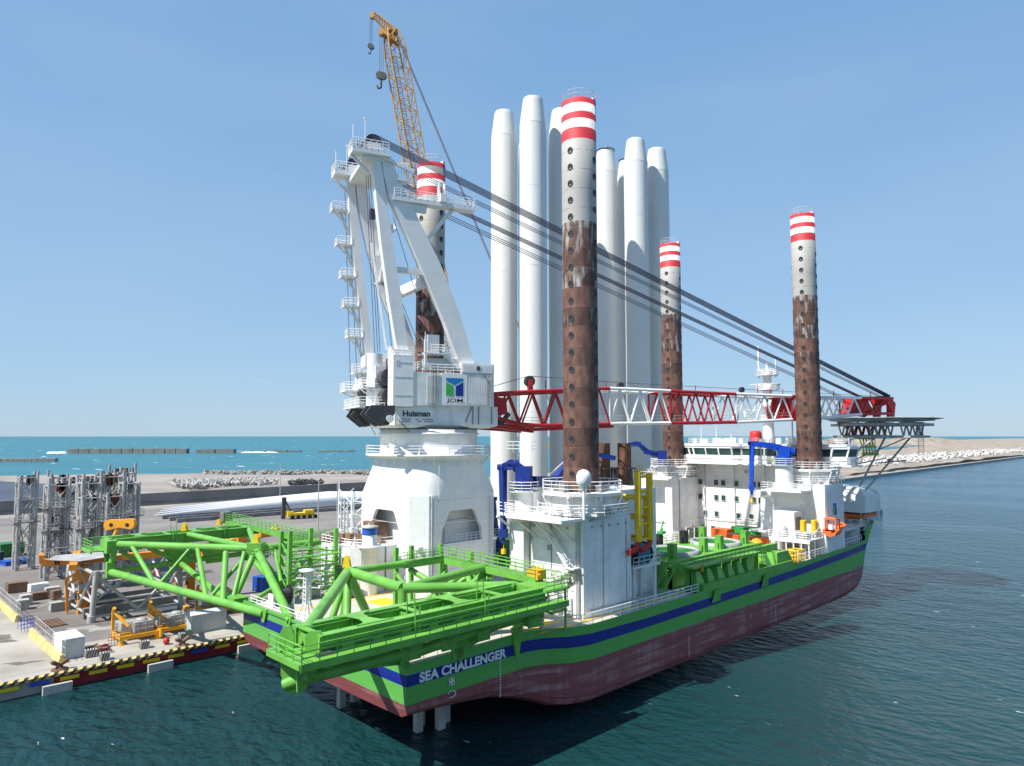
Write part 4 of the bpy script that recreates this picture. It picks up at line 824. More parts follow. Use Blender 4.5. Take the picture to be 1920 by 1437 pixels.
# ---- accommodation ----
g=MB(); g.box((131.2,60.4,9.6),(152,82.4,24.7)); g.box((133.4,79,9.6),(152,84,24.7)); acc=obj('accommodation_block',g,'white',V)
winrows={20.6:[(1306,0),(1318,0),(1347,0),(1360,0),(1383,0),(1413,0),(1424,0)],17.6:[(1306,0),(1318,0),(1347,0),(1360,0),(1383,0),(1413,0),(1424,0)],14.3:[(1305,0),(1326,0),(1347,0),(1386,0),(1408,0),(1431,0)],11.3:[(1306,0),(1322,0),(1340,0)]}
ypx=lambda px:80.9-(px-1300)*(81.0-63.8)/140
for z,l in winrows.items():
    for px,_ in l:
        y=ypx(px); g=MB(); g.box((131.02,y-.42,z-.5),(131.08,y+.42,z+.5)); wi=obj('window',g,'glass',acc)
        g=MB(); s=.08
        for a,b in(((131.0,y-.5,z-.58),(131.12,y+.5,z-.5)),((131.0,y-.5,z+.5),(131.12,y+.5,z+.58)),((131.0,y-.5,z-.5),(131.12,y-.42,z+.5)),((131.0,y+.42,z-.5),(131.12,y+.5,z+.5))): g.box(a,b)
        obj('window_frame',g,'grey_panel',wi)
g=MB(); g.rail([(131.2,60.6,24.75),(131.2,82.2,24.75),(140,82.2,24.75)],1.1,1.5,.04); g.rail([(130.8,61,12.9),(130.8,70,12.9)],1.0,1.2,.04); obj('railing',g,'white_clean',acc)
g=MB(); 
for y in(64.6,71.0,77.6): g.tube((131.0,y,9.6),(131.0,y,24.5),.07,6)
g.tube((130.95,61,13.2),(130.95,82,13.2),.06,6); g.box((130.6,74.1,9.6),(131.18,75.2,11.7)); g.cbox((130.9,68.5,23),(.4,.5,.5)); obj('pipe',g,'galv',acc)
# bridge
g=MB(); 
bp=[(129.6,80.0),(128.6,78.4),(128.6,70.0),(129.8,68.6),(129.8,64.6),(129,63.6),(129,58.6),(131.4,57.6),(131.8,52.4),(133.4,50.2),(136.6,49.8),(138.2,52),(138.6,84),(131,84)]
bridge=obj('bridge',MB().prism(bp,24.7,25.9),'white',V); obj('bridge_roof',MB().prism([(x+(-.5 if x<135 else .3),y+(.4 if y>75 else -.3)) for x,y in bp],28.0,28.5),'white_clean',bridge)
def inset(p,c,f): return (c[0]+(p[0]-c[0])*f,c[1]+(p[1]-c[1])*f)
n=len(bp); cc=(135,67)
for i in range(n):
    a=Vector((*bp[i],25.9));b=Vector((*bp[(i+1)%n],25.9)); a2=Vector((*inset(bp[i],cc,1.035),28.0)); b2=Vector((*inset(bp[(i+1)%n],cc,1.035),28.0))
    L=(b-a).length; k=max(1,round(L/2.6))
    g=MB(); h=MB()
    for j in range(k):
        p,q_=a.lerp(b,j/k),a.lerp(b,(j+1)/k); r_,s_=a2.lerp(b2,j/k),a2.lerp(b2,(j+1)/k)
        g.add([p,q_,s_,r_],[(0,1,2,3)]); h.beam(p,r_,.22,.3); 
    h.beam(a+Vector((0,0,.0)),b+Vector((0,0,.0)),.25,.7); h.beam(a2-Vector((0,0,.15)),b2-Vector((0,0,.15)),.25,.5); h.beam(b,b2,.3,.3)
    wi=obj('window',g,'glass',bridge); obj('window_frame',h,'white_clean',wi)
g=MB(); g.rail([(128.0,80.5,24.9),(127.6,78,24.9),(127.6,64,24.9),(128,58.2,24.9)],1.1,1.4,.04,mid=2); g.rail([(131,53,24.9),(132.8,49.4,24.9),(137.2,49,24.9),(139,51.6,24.9)],1.1,1.4,.04,mid=2); g.rail([(129,80,28.5),(128.2,70,28.5),(129.6,64,28.5),(129.2,59,28.5),(131.6,58,28.5),(133.2,50.4,28.5),(136.6,50,28.5),(138,52.4,28.5)],1.1,1.4,.045,mid=2); obj('railing',g,'white_clean',bridge)
g=MB(); g.prism([(128.2,80.5),(127.6,78),(127.6,63),(128,58),(131,57.6),(131,52.6),(132.8,49.2),(137.3,48.8),(139.2,51.6),(139.2,60),(131,60.4),(131,81)],24.45,24.7); obj('bridge_walkway',g,'white',bridge)
g=MB(); random.seed(9)
for i in range(26):
    x=random.uniform(131,137.6);y=random.uniform(59,82); k=random.random()
    if k<.5: g.cbox((x,y,28.5+.5),(random.uniform(.5,1.6),random.uniform(.5,1.5),random.uniform(.7,1.4)),random.random())
    else: g.tube((x,y,28.5),(x,y,28.5+random.uniform(1.5,4)),.07,5)
obj('roof_equipment',g,'white',bridge)
g=MB(); g.lathe((132.4,67.0,28.6),[(1.0,0),(1.15,.3),(1.15,2.0),(.9,2.4),(0,2.5)],14); obj('foam_tank',g,'red',bridge)
# mast
g=MB(); g.tube((140,68,28.5),(140,68,43),1.15,14,r1=.8); ma=obj('radar_mast',g,'white_clean',V)
for z,w in((33.2,3.4),(36.2,4.0),(39.6,4.4),(42.6,4.0)):
    g=MB(); g.prism([(140+w/2*math.cos(2*PI*(i+.5)/8)*1.1,68+w/2*math.sin(2*PI*(i+.5)/8)*1.1) for i in range(8)],z-.15,z); g.rail([(140+w/2*math.cos(2*PI*(i+.5)/8)*1.1,68+w/2*math.sin(2*PI*(i+.5)/8)*1.1,z) for i in range(8)],1.1,1,.05,closed=True,mid=2)
    for i in range(5): a=i*1.3; g.cbox((140+w*.38*math.cos(a),68+w*.38*math.sin(a),z+.6),(.5,.5,.9),a)
    obj('mast_platform',g,'white',ma)
g=MB(); g.tube((139.2,69.4,42),(139.2,69.4,48.6),.22,6); g.tube((141,66.6,42),(141,66.6,46.4),.14,6); g.tube((140,68,42),(140,68,45),.3,6); g.beam((137.6,70.6,40.6),(142.0,66.2,40.6),.2,.2); g.beam((136.6,71,35.4),(140,68,35.4),.18); g.tube((136.4,71.2,33.8),(136.4,71.2,35.2),.3,8); obj('aerial',g,'white_clean',ma)
for x,y,zb,zt,r,l in [(137.5,61.9,28.6,33.6,.8,'satellite dome on a pole on the bridge roof beside the starboard forward leg'),(61.0,51.2,21,24.6,.82,'large white satellite dome in front of the rusty starboard aft leg')]:
    t=thing('satellite_dome',('white '+l) if not l.startswith('large') else l,'satellite dome',(x,y,zb),group='white satellite domes on poles'); g=MB(); g.tube((x,y,zb-.2),(x,y,zt),.16,8); g.tube((x,y,zt-.4),(x,y,zt),.15,10,r1=.55); obj('pole',g,'white_clean',t)
    g=MB(); g.lathe((x,y,zt),[(.6,0),(r,.2),(r,.9)]+[(r*math.cos(a),.9+r*math.sin(a)) for a in [i*PI/16 for i in range(1,9)]],20); obj('radome',g,'white_clean',t)
# helideck
hc=(150.8,49.9); hz=33.3; g=MB(); P=[(hc[0]+9.3*math.cos(2*PI*(i+.5)/8),hc[1]+9.3*math.sin(2*PI*(i+.5)/8)) for i in range(8)]
g.prism(P,hz-.35,hz); hd=obj('helideck',g,'galv',V)
g=MB(); 
for i in range(8):
    a=Vector((*P[i],hz-.1));b=Vector((*P[(i+1)%8],hz-.1)); A2=Vector((*inset(P[i],hc,1.16),hz+.15));B2=Vector((*inset(P[(i+1)%8],hc,1.16),hz+.15))
    g.add([a,b,B2,A2],[(0,1,2,3)])
    for j in range(5): g.tube(a.lerp(b,j/5),A2.lerp(B2,j/5),.06,4)
    g.tube(A2,B2,.07,4)
obj('safety_net',g,'galv',hd)
g=MB()
for z in(hz-1.1,hz-3.4):
    f=.97 if z>hz-2 else .8; Q=[Vector((*inset(p,hc,f),z)) for p in P]
    for i in range(8): g.beam(Q[i],Q[(i+1)%8],.25,.5)
for y in(-5.6,0,5.6):
    g.beam((hc[0]-7.2,hc[1]+y,hz-.8),(hc[0]+7.2,hc[1]+y,hz-.8),.25,.6); k=4
    for j in range(k):
        x0=hc[0]-7+j*14/k; x1=x0+14/k; g.tube((x0,hc[1]+y,hz-.9),((x0+x1)/2,hc[1]+y,hz-3.4),.17,5,cap=False); g.tube(((x0+x1)/2,hc[1]+y,hz-3.4),(x1,hc[1]+y,hz-.9),.17,5,cap=False)
for x in(-6,0,6): g.beam((hc[0]+x,hc[1]-7,hz-3.4),(hc[0]+x,hc[1]+7,hz-3.4),.25,.4)
obj('deck_truss',g,'galv',hd)
g=MB(); g.rail([(154.6,43.6,29.6),(157.4,45.6,29.6)],3,.6,.05,mid=4); g.ladder((156,44.4,26),(156,44.4,32.5),1,(1,-1,0)); g.ladder((146.4,57,29),(142.8,58.5,26),1,(1,1,0)); obj('access_cage',g,'galv_dark',hd)
g=MB(); g.tube((156.6,46.4,29.8),(150.2,53.0,19.3),.2,8); g.tube((154.4,50.4,29.8),(149.4,54.2,19.4),.2,8); g.tube((156,46.6,29.8),(134,54,23.5),.12,8); g.tube((153,50,25.6),(134,55.5,23.4),.12,8); g.tube((145.4,53,29.9),(137.5,56,25),.25,8); g.tube((151,55.6,29.9),(146,58,19.9),.25,8); g.tube((145.4,49,29.9),(137.6,53,25),.2,8); g.tube((155,46.8,25.2),(153.4,51.6,24.6),.15,6)
obj('support_strut',g,'galv',hd)
g=MB(); g.beam((147,57.5,29.6),(157,53.4,29.6),.35,.4)
for i in range(5): g.beam((153.4+i*.8,55-i*.3,29.4),(154.4+i*.7,54.4-i*.3,26.2),.18); g.beam((154.6+i*.7,54.6-i*.3,29.4),(153.8+i*.8,54.6-i*.3,26.2),.14)
g.beam((153.4,54.8,27.8),(157.4,53.2,27.8),.3); g.beam((153.6,54.6,26.3),(157.6,53,26.3),.45,.6); obj('rescue_gear',g,'lime',hd)
g=MB()
for i in range(5):
    x=150+i*2.4;y=56.5-i*.75; g.beam((x,y,29.8),(x+1.2,y-.4,32.8),.35); g.beam((x+2.4,y-.75,29.8),(x+1.2,y-.4,32.8),.35)
g.beam((149,56.8,29.9),(162,52.8,29.9),.6,.8); obj('boom_rest',g,'red_boom',V)
# bow house with white rounded cover and orange boat beneath
g=MB(); x0,x1,y0,y1=147.0,155.4,52.1,61
g.add([(x0,y0,15.0),(x1,y0,15.0),(x1,y1,15.0),(x0,y1,15.0),(x0,y0,18.3),(x1,y0,18.3),(x1,y1,18.3),(x0,y1,18.3),(x0+1.4,y0+1.6,19.9),(x1-1.6,y0+1.6,19.9),(x1-1.6,y1-1,19.9),(x0+1.4,y1-1,19.9)],[(3,2,1,0),(0,1,5,4),(1,2,6,5),(2,3,7,6),(3,0,4,7),(4,5,9,8),(5,6,10,9),(6,7,11,10),(7,4,8,11),(8,9,10,11)]); obj('bow_canopy',g,'white_clean',V)
g=MB()
for x in(147.6,151.4,154.8):
    for y in(53.2,60.4): g.tube((x,y,12),(x,y,15),.16,6)
g.box((143.2,52.2,12.5),(155.6,61.4,12.75)); obj('canopy_frame',g,'white',V)
g=MB(); vs=[];fs=[]
for i in range(9):
    u=-1+i/4; w=2.3*(1-abs(u)**3)+.05
    vs+= [(150.6+u*5.0,57-w,14.6),(150.6+u*5.0,57-w*.8,13.6),(150.6+u*4.8,57,13.0),(150.6+u*5.0,57+w*.8,13.6),(150.6+u*5.0,57+w,14.6)]
for i in range(8):
    for j in range(4): fs.append((i*5+j,i*5+j+1,i*5+j+6,i*5+j+5))
g.add(vs,fs,True); g.box((147.4,52.6,14.0),(154.8,60.6,14.6)); 
t=single('lifeboat',g,'orange_boat','orange lifeboat stowed under the white canopy at the bow','boat',(150.6,57,13))
g=MB(); g.rail([(143.6,52.4,12.8),(153.6,52.4,12.8)],1.1,1.2,.045,mid=2); g.rail([(143.6,52.4,12.8),(143.6,60,12.8)],1.1,1.2,.045,mid=2); obj('bow_railing',g,'white_clean',V)
g=MB(); g.box((136,52.6,12.3),(143.6,60.4,12.55)); g.box((138,55,9.6),(143,60,12.3)); obj('bow_mezzanine',g,'white',V)
g=MB(); g.tube((153.9,52.3,13),(153.9,52.3,18.8),.16,6); g.tube((153.9,52.3,18.8),(153.2,53.4,19.4),.16,6); g.tube((153.2,51.7,13),(153.2,51.7,17),.12,6); obj('davit',g,'white_clean',V)
for x in(143.9,146.2,150.2): g=MB(); g.box((x,50.9+(x-143)*.28,11.1),(x+.5,51.2+(x-143)*.28,12.6)); obj('mooring_roller',g,'white_clean',V)
# starboard deck structures forward: boat deck with posts
g=MB(); g.box((119.2,51.2,12.4),(124.4,58.4,12.65)); bd=obj('boat_deck',g,'white',V)
g=MB()
for i in range(6):
    for x in(119.4,121.8): g.tube((x,51.5+i*1.3,9.5),(x,51.5+i*1.3,12.4),.11,6)
g.beam((119.3,51.3,12.2),(119.3,58.3,12.2),.2,.35); obj('deck_post',g,'white_clean',bd)
g=MB(); g.rail([(119.2,58.4,12.65),(119.2,51.2,12.65),(124.4,51.2,12.65)],1.15,1.2,.045,mid=2); obj('railing',g,'white_clean',bd)
g=MB(); random.seed(31)
for i in range(26):
    x=random.uniform(119.6,124.2);y=random.uniform(51.6,57.5); z=9.6 if random.random()<.6 else 12.65; g.cbox((x,y,z+.5),(random.uniform(.3,1.1),random.uniform(.3,1),random.uniform(.6,1.5)),0)
    if z<10: g.tube((x,y,9.6),(x,y,9.6+random.uniform(1.2,2.6)),.08,5)
obj('deck_fitting',g,'galv',bd)
g=MB(); 
for i in range(8): x=124.6+i*1.1; g.tube((x,51.2,9.7),(x,51.2,13),.09,6); g.tube((x,51.2,12.8),(x+1.1,51.2,12.8),.08,6)
for i in range(6): x=122+i*1.6; g.tube((x,52.0,12.9),(x+1.9,51.6,14.4),.14,6); g.tube((x,52,9.8),(x,52,12.9),.1,6)
obj('boat_davit',g,'galv',bd)
g=MB(); g.box((121,54.6,12.66),(124.45,58.4,16.9)); g.box((121,57.0,9.6),(124.45,58.3,12.4)); hh=obj('deckhouse',g,'white',V)
g=MB(); g.box((121.6,54.53,13.8),(123.6,54.6,16)); obj('louvre',g,'galv_dark',hh); g=MB(); g.lathe((120.4,56.4,12.65),[(.8,0),(.8,1.2),(.6,1.8),(0,2.1)],14); obj('reel',g,'galv',hh)
# rescue boat
def sh(mb):
    for i in range(len(mb.v)): mb.v[i]=mb.v[i]+BS
BS=Vector((.9,-2.8,-1.3))
t=thing('rescue_boat','small orange rescue boat with a white console hung above the boat deck','boat',(128.2,49.6,14.0)); g=MB(); vs=[];fs=[]
for i in range(11):
    u=i/10; w=1.15*(1-u**3*.95); z0=14.3+.9*u**3
    vs+=[(122.4+5.4*u,52.4-w,z0+1.0),(122.4+5.4*u,52.4-w*.75,z0+.3),(122.4+5.2*u,52.4,z0),(122.4+5.4*u,52.4+w*.75,z0+.3),(122.4+5.4*u,52.4+w,z0+1.0),(122.4+5.4*u,52.4,z0+.5)]
for i in range(10):
    for j in range(6): fs.append((i*6+j,i*6+(j+1)%6,i*6+(j+1)%6+6,i*6+j+6))
g.add(vs,fs,True); g.add(vs[:6],[(5,4,3,2,1,0)]); sh(g); obj('boat_hull',g,'orange_boat',t)
g=MB(); g.tube((122.5,51.3,15.3),(127,51.5,15.9),.2,8); g.tube((122.5,53.5,15.3),(127,53.2,15.9),.2,8); g.tube((127,51.5,15.9),(127.8,52.4,16.2),.18,8); g.tube((127,53.2,15.9),(127.8,52.4,16.2),.18,8); sh(g); obj('tube_collar',g,'orange_boat',t)
g=MB(); 
for y in(51.5,53.3): g.tube((122.8,y,15.2),(122.9,y,17.4),.12,6); g.tube((124.4,y,15.2),(124.3,y,17.2),.12,6); g.tube((122.9,y,17.4),(124.3,y,17.2),.12,6)
g.tube((122.9,51.5,17.4),(122.9,53.3,17.4),.14,6); g.box((122.8,51.5,17.1),(124.4,53.3,17.3)); sh(g); obj('roll_cage',g,'orange_boat',t)
g=MB(); g.cbox((124,52.4,16),(.9,1,1.2)); g.cbox((123,52.4,15.9),(.5,.7,.8)); sh(g); obj('console',g,'white_clean',t)
for x,y,l,m in [(121.6,53.4,'left yellow immersion suit rack on the boat deck','yellow'),(123.2,52.2,'right yellow immersion suit rack on the boat deck','yellow')]:
    g=MB(); g.tube((x,y,13.2),(x,y,15.6),.45,8); g.tube((x+.8,y,13.2),(x+.8,y,15.6),.3,8); single('gear_rack',g,m,l,'rack',(x,y,12.65))
g=MB(); g.cbox((120.4,52.8,13.1),(1.2,2.0,.7)); single('net_bundle',g,'teal','teal bundle lying below the yellow racks on the boat deck','bundle',(120.4,52.8,12.7))
for x,l in [(111.8,'left yellow pipe rack cage on the starboard deck'),(114.6,'right yellow pipe rack cage on the starboard deck')]:
    t=thing('yellow_cage',l,'cage',(x+1,51.9,9.6),group='yellow cages on the starboard deck'); g=MB()
    for a in(0,1,2): 
        for y in(51.2,52.8): g.tube((x+a,y,9.6),(x+a,y,11.6),.1,6)
    for z in(9.9,10.7,11.5): g.rail([(x,51.2,z-.3),(x+2,51.2,z-.3),(x+2,52.8,z-.3),(x,52.8,z-.3)],.3,1,.08,closed=True,mid=0)
    obj('cage_frame',g,'yellow',t); g=MB()
    for i in range(3): g.tube((x-.3,51.5+i*.4,10.1),(x+2.3,51.5+i*.4,10.1),.2,8)
    obj('hose_roll',g,'yellow',t)
g=MB(); g.cbox((133.4,51.8,11.2),(2.4,1.0,.9)); g.cbox((134.2,51.9,10.4),(1,.8,1.0)); g.tube((132.4,51.7,11.8),(134.6,51.7,11.8),.3,8); single('blue_winch',g,'bright_blue','bright blue winch unit on the starboard bow deck behind the railing','winch',(133.4,51.8,9.9))
g=MB(); g.rail([(128,50.8,10),(142,51.2,10.2)],1.3,1.1,.05,mid=1); obj('deck_railing',g,'white_clean',V)
# ---- midship green grillage ----
G=thing('tower_grillage','bright green midship grillage with two grey rings for tower bases','grillage',(97,60,9.5))
g=MB(); g.box((83,54.6,12.3),(109.5,65,13.0)); g.box((83,54.6,9.5),(109.5,55.0,12.3)); g.box((83,54.6,9.5),(83.4,65,12.3)); obj('table',g,'green',G)
g=MB(); g.prism([(82.8,51.0),(101.5,51.0),(101.5,52.4),(82.8,52.4)],12.6,12.85); g.beam((82.8,52.9,12.5),(110,52.9,12.5),.7,1.1); obj('walkway',g,'green',G)
g=MB(); g.rail([(82.8,51.05,12.85),(101.5,51.05,12.85)],1.15,1.25,.045,mid=2); g.rail([(83.2,65,13),(109,65,13)],1.15,1.6,.045,mid=2); g.rail([(83.2,55,13),(83.2,65,13)],1.15,1.6,.045,mid=2); obj('railing',g,'green',G)
for cx,cy in((90.6,59.2),(102.6,59.2)):
    g=MB(); g.lathe((cx,cy,13.0),[(3.9,0),(3.9,.55),(3.4,.55),(3.4,0)],40); obj('tower_ring',g,'galv',G)
    g=MB(); g.lathe((cx,cy,13.02),[(3.3,.0),(3.3,.3),(2.6,.3),(2.6,0)],32); g.disc((cx,cy,13.08),2.5); obj('inner_ring',g,'green_dark',G)
for x,y,m in[(86.2,56.4,'green'),(94.4,56.4,'green'),(98.6,56.2,'green'),(106.4,56.2,'green'),(87.6,62.6,'black'),(93.2,63.4,'black'),(99.6,63.0,'black'),(106,63.4,'green')]:
    g=MB(); g.box((x-.5,y-.5,13),(x+.5,y+.5,15.0)); g.box((x-.8,y-.2,13),(x+.8,y+.2,14)); obj('guide_post',g,m,G)
g=MB()
for i in range(10):
    x=84.6+i*2.75
    if i==6: continue
    g.prism([(x-.35,51.2),(x+.35,51.2),(x+1.1,52.6),(x-1.1,52.6)],9.6,9.7)
    g.add([(x-1.15,50.7,9.6),(x+1.15,50.7,9.6),(x+.45,51.5,12.1),(x-.45,51.5,12.1),(x-1.15,53,9.6),(x+1.15,53,9.6),(x+.45,52.9,12.1),(x-.45,52.9,12.1)],[(0,1,2,3),(1,5,6,2),(4,0,3,7),(3,2,6,7),(5,4,7,6)])
obj('sloped_buttress',g,'green',G)
g=MB(); g.box((106.5,50.9,9.7),(110.2,53,12.1)); g.add([(110.2,50.9,9.7),(112.4,50.9,9.7),(110.2,50.9,12.1),(110.2,51.3,9.7),(112.4,51.3,9.7),(110.2,51.3,12.1)],[(0,1,2),(5,4,3),(1,4,5,2)]); g.box((84,50.28,9.6),(110.3,50.6,10.6)); obj('bulwark_plate',g,'green',G)
for x in(86.5,100.3): g=MB(); g.box((x,50.1,9.3),(x+1.4,50.9,9.6)); g.add([(x-.8,50.12,8.0),(x+1.6,50.12,8.0),(x+1.0,49.9,9.6),(x-.2,49.9,9.6),(x-.2,50.6,9.6),(x+1,50.6,9.6)],[(0,1,2,3),(3,2,5,4)]); obj('padeye_bracket',g,'green',G)
g=MB(); g.stair((79.0,54.0,9.5),(82.4,54.0,12.8),1.3,(0,1,0)); obj('stair',g,'green',G)
g=MB(); g.ladder((101.8,50.9,10.4),(101.8,50.9,13.2),.6,(1,0,0)); 
for z in(11.2,12,12.8,13.6): g.lathe((101.8,50.9,z),[(.5,0),(.5,.07)],10)
for x in(82.8,82.8): g.tube((82.6,51.3,9.5),(82.6,51.3,12.6),.15,6)
obj('ladder',g,'green',G)
g=MB(); g.tube((85.2,51.2,12.1),(85.2,51.2,13.0),.2,8); g.lathe((109.3,55.6,13),[(.9,0),(.6,.4),(0,.6)],10); obj('orange_fitting',g,'orange_paint',G)
g=MB(); g.lathe((79.2,56.6,10.2),[(0,-.7),(.6,-.6),(.85,0),(.6,.6),(0,.7)],12); single('white_drum',g,'white_clean','white rounded drum on deck at the foot of the green stair','drum',(79.2,56.6,9.5))
g=MB(); g.tube((95.2,64.2,13),(95.2,64.2,15.6),.25,8); g.cbox((95.2,64.2,15),(1.0,1.0,.4)); g.tube((95.2,64.2,15.6),(95.5,64.0,16.8),.12,6); obj('valve_post',g,'logo_green',G)
# tower grillages aft/amidships under the towers
G2=thing('green_foundation_box','tall green steel box on the port deck right of the crane pedestal','steel box',(87,85,9.5))
g=MB(); g.box((80.2,78.3,9.5),(94.6,90.2,13.4)); obj('base_box',g,'green',G2)
g=MB()
for i in range(7): g.box((80.05,78.8+i*1.8,9.5),(80.2,79.2+i*1.8,13.4)); g.box((80.6+i*2.2,78.15,9.5),(81.0+i*2.2,78.3,13.4))
obj('stiffener',g,'green_dark',G2)
# containers etc amidships
container('skip',126.5,71.4,9.5,3.2,2.4,2.6,PI/2,'orange_boat','salmon orange container on deck left of the green skip')
container('skip',129.2,67.4,9.5,5.6,2.4,3.0,PI/2,'logo_green','bright green open skip behind the orange one',False,'dark')
container('skip',125.4,65.2,9.5,8.2,2.3,2.0,PI/2,'orange_boat','long orange open skip in front of the accommodation block',False,'dark')
random.seed(41)
for x,y,m,l,s in [(105.5,74.0,'logo_green','green mooring winch on deck amidships near the centre line',(2.6,1.8,1.6)),(121,77.0,'galv','grey round cooler unit on deck before the forward jackhouse',(2.6,1.6,2.2)),(124.4,76.6,'dark','dark blue cable reel rack beside the cooler unit',(1.8,1.8,2.6)),(117.5,73.2,'yellow','yellow drum pile on deck left of the cooler unit',(2,1.4,1.2)),(60.2,69.3,'white_clean','white wrapped equipment box behind the near green walkway',(3.2,1.6,1.5)),(59.2,65.0,'galv','grey hydraulic unit on deck beneath the near green walkway',(3,2,1.8)),(46.2,84.6,'galv','grey pump skid at the port stern rail',(2.2,1.6,1.6)),(49.8,80.8,'galv_dark','dark hose reel stand on the stern deck',(1.8,1.4,1.8)),(53.2,67.6,'yellow','yellow hose box on deck between the green trusses',(1.8,1.0,.9)),(74.5,70.5,'galv','grey crate on deck between pedestal and jackhouse',(2.4,2,2)),(76.6,66.0,'white_clean','white cabinet on deck next to the jackhouse',(2,1.4,2.2))]:
    t=thing('deck_unit',l,'deck equipment',(x,y,9.5)); g=MB(); g.cbox((x,y,9.6+s[2]/2),(s[0],s[1],s[2]*.8),.1)
    for k in range(4): g.cbox((x-s[0]*.35+k*s[0]*.23,y-s[1]/2-.03,9.6+s[2]/2),(.12,.1,s[2]*.7),.1)
    obj('casing',g,m,t); g=MB()
    for sx in(-1,1):
        for sy in(-1,1): g.box((x+sx*s[0]/2-.08,y+sy*s[1]/2-.08,9.46),(x+sx*s[0]/2+.08,y+sy*s[1]/2+.08,9.5+s[2]*1.05))
    obj('skid_frame',g,'white' if m!='white_clean' else 'galv',t); g=MB(); g.tube((x-s[0]*.3,y,9.5+s[2]),(x+s[0]*.3,y,9.5+s[2]),.3,8); g.tube((x,y,9.5+s[2]*.8),(x,y,9.5+s[2]*1.3),.1,6); obj('pipework',g,'galv_dark',t)
# mooring gear at the stern corner (seen through the green gussets)
for x,y,l in[(42.2,57.2,'black stern mooring drum nearest the ship corner'),(48.6,57.0,'black mooring drum with a white hub on the starboard quarter'),(52.4,58.0,'third mooring drum on the starboard quarter'),(41.8,64.2,'dark mooring drum on the stern deck behind the green girder'),(41.6,83.0,'dark mooring drum at the port stern corner')]:
    t=thing('mooring_winch',l,'winch',(x,y,9.5),group='mooring winches on the stern'); g=MB(); g.tube((x-.9,y,10.7),(x+.9,y,10.7),.65,14); obj('drum',g,'dark',t)
    g=MB(); 
    for s in(-1,1): g.tube((x+s*.95,y,10.7),(x+s*1.05,y,10.7),1.05,16)
    obj('flange',g,'black',t); g=MB(); g.tube((x-1.3,y,10.7),(x+1.3,y,10.7),.18,8); g.box((x-1.4,y-.7,9.46),(x-1.1,y+.7,10.9)); g.box((x+1.1,y-.7,9.46),(x+1.4,y+.7,10.9)); obj('stand',g,'white',t)
g=MB(); g.lathe((56.8,55.2,9.5),[(.3,0),(.3,2.2)],8); g.beam((55.4,55.8,11.6),(58,54.8,11.6),.35); single('orange_davit',g,'orange','orange davit post on the starboard quarter deck','davit',(56.8,55.2,9.5))
# small lattice mast on stern deck
t=thing('lattice_mast','slim white lattice lamp mast with cross arms on the stern deck','mast',(39.9,73.6,9.5)); g=MB()
for i in range(4): a=PI/4+i*PI/2; g.tube((39.9+1.2*math.cos(a),73.6+1.2*math.sin(a),9.5),(39.9+.42*math.cos(a),73.6+.42*math.sin(a),11.5),.09,6); g.tube((39.9+.42*math.cos(a),73.6+.42*math.sin(a),11.5),(39.9+.38*math.cos(a),73.6+.38*math.sin(a),15.0),.08,6)
for k in range(8):
    z=11.5+k*.45
    for i in range(4): a=PI/4+i*PI/2;b=a+PI/2; p=lambda q,zz:(39.9+.4*math.cos(q),73.6+.4*math.sin(q),zz); g.tube(p(a,z),p(b,z),.04,4); g.tube(p(a,z),p(b,z+.45),.04,4)
obj('lattice',g,'white_clean',t)
g=MB(); g.lathe((39.9,73.6,15.0),[(.9,0),(.95,.15),(0,.2)],12); g.beam((39.0,74.5,14.2),(40.8,72.7,14.2),.12); g.beam((39.1,74.3,13.2),(40.9,72.5,13.2),.12); g.cbox((40.8,72.7,14.35),(.4,.4,.3)); g.cbox((40.9,72.5,13.3),(.4,.4,.3)); obj('lamp_head',g,'white_clean',t)
# ================= LEGS =================
def leg(x,y,lab,off):
    r=2.12; g=MB(); 
    pr_=[(r,1.6),(r,15),(r,30),(r,45),(r,60),(r,70.85),(r-.12,70.85),(r-.12,70.2)]
    g.lathe((x,y,0),pr_,56); g.disc((x,y,70.5),r-.1,32); t=obj('jack_up_leg',g,'leg_paint',V); t['label']=lab
    g=MB(); h=MB()
    for k in range(4):
        a=R(190+90*k+off); n=Vector((math.cos(a),math.sin(a),0)); u=Vector((-n.y,n.x,0))
        for i in range(23):
            z=64.3-(1.02 if k%2 else 0)-i*2.04
            if z<22.5: continue
            c=Vector((x,y,z))+n*r; m_=12; ri,ro=.31,.37
            # pin hole: proud rim ring, black face stands in for the hole's shade
            P=lambda rad,d,j:c+u*rad*math.cos(2*PI*j/m_)+Vector((0,0,rad*1.15*math.sin(2*PI*j/m_)))-n*(r-math.sqrt(max(0,r*r-(rad*math.cos(2*PI*j/m_))**2)))+n*d
            g.add([P(ri,.012,j) for j in range(m_)],[tuple(range(m_))]); 
            h.add([P(ri,.012,j) for j in range(m_)]+[P(ri+.03,.05,j) for j in range(m_)]+[P(ro,.05,j) for j in range(m_)]+[P(ro+.02,-.01,j) for j in range(m_)],[(q*m_+j,q*m_+(j+1)%m_,(q+1)*m_+(j+1)%m_,(q+1)*m_+j) for q in range(3) for j in range(m_)])
    obj('pin_hole_shade',g,'black',t); obj('pin_hole_rim',h,'dark',t)
    g=MB(); g.rail([(x+(r-.15)*math.cos(2*PI*i/14),y+(r-.15)*math.sin(2*PI*i/14),70.85) for i in range(14)],1.15,1,.035,closed=True); g.cbox((x+1.2,y-1.3,71.2),(.5,.5,.7)); obj('top_railing',g,'white_clean',t)
    return t
leg(65.2,55.1,'nearest jack-up leg, starboard aft, rusty brown with red and white bands',0)
leg(64.6,83.8,'jack-up leg standing inside the big white crane, behind its A-frame',0)
leg(129,55,'rightmost jack-up leg, rising beside the bridge and behind the bright blue crane',0)
leg(128.8,83.6,'farthest jack-up leg, just right of the white turbine towers',0)
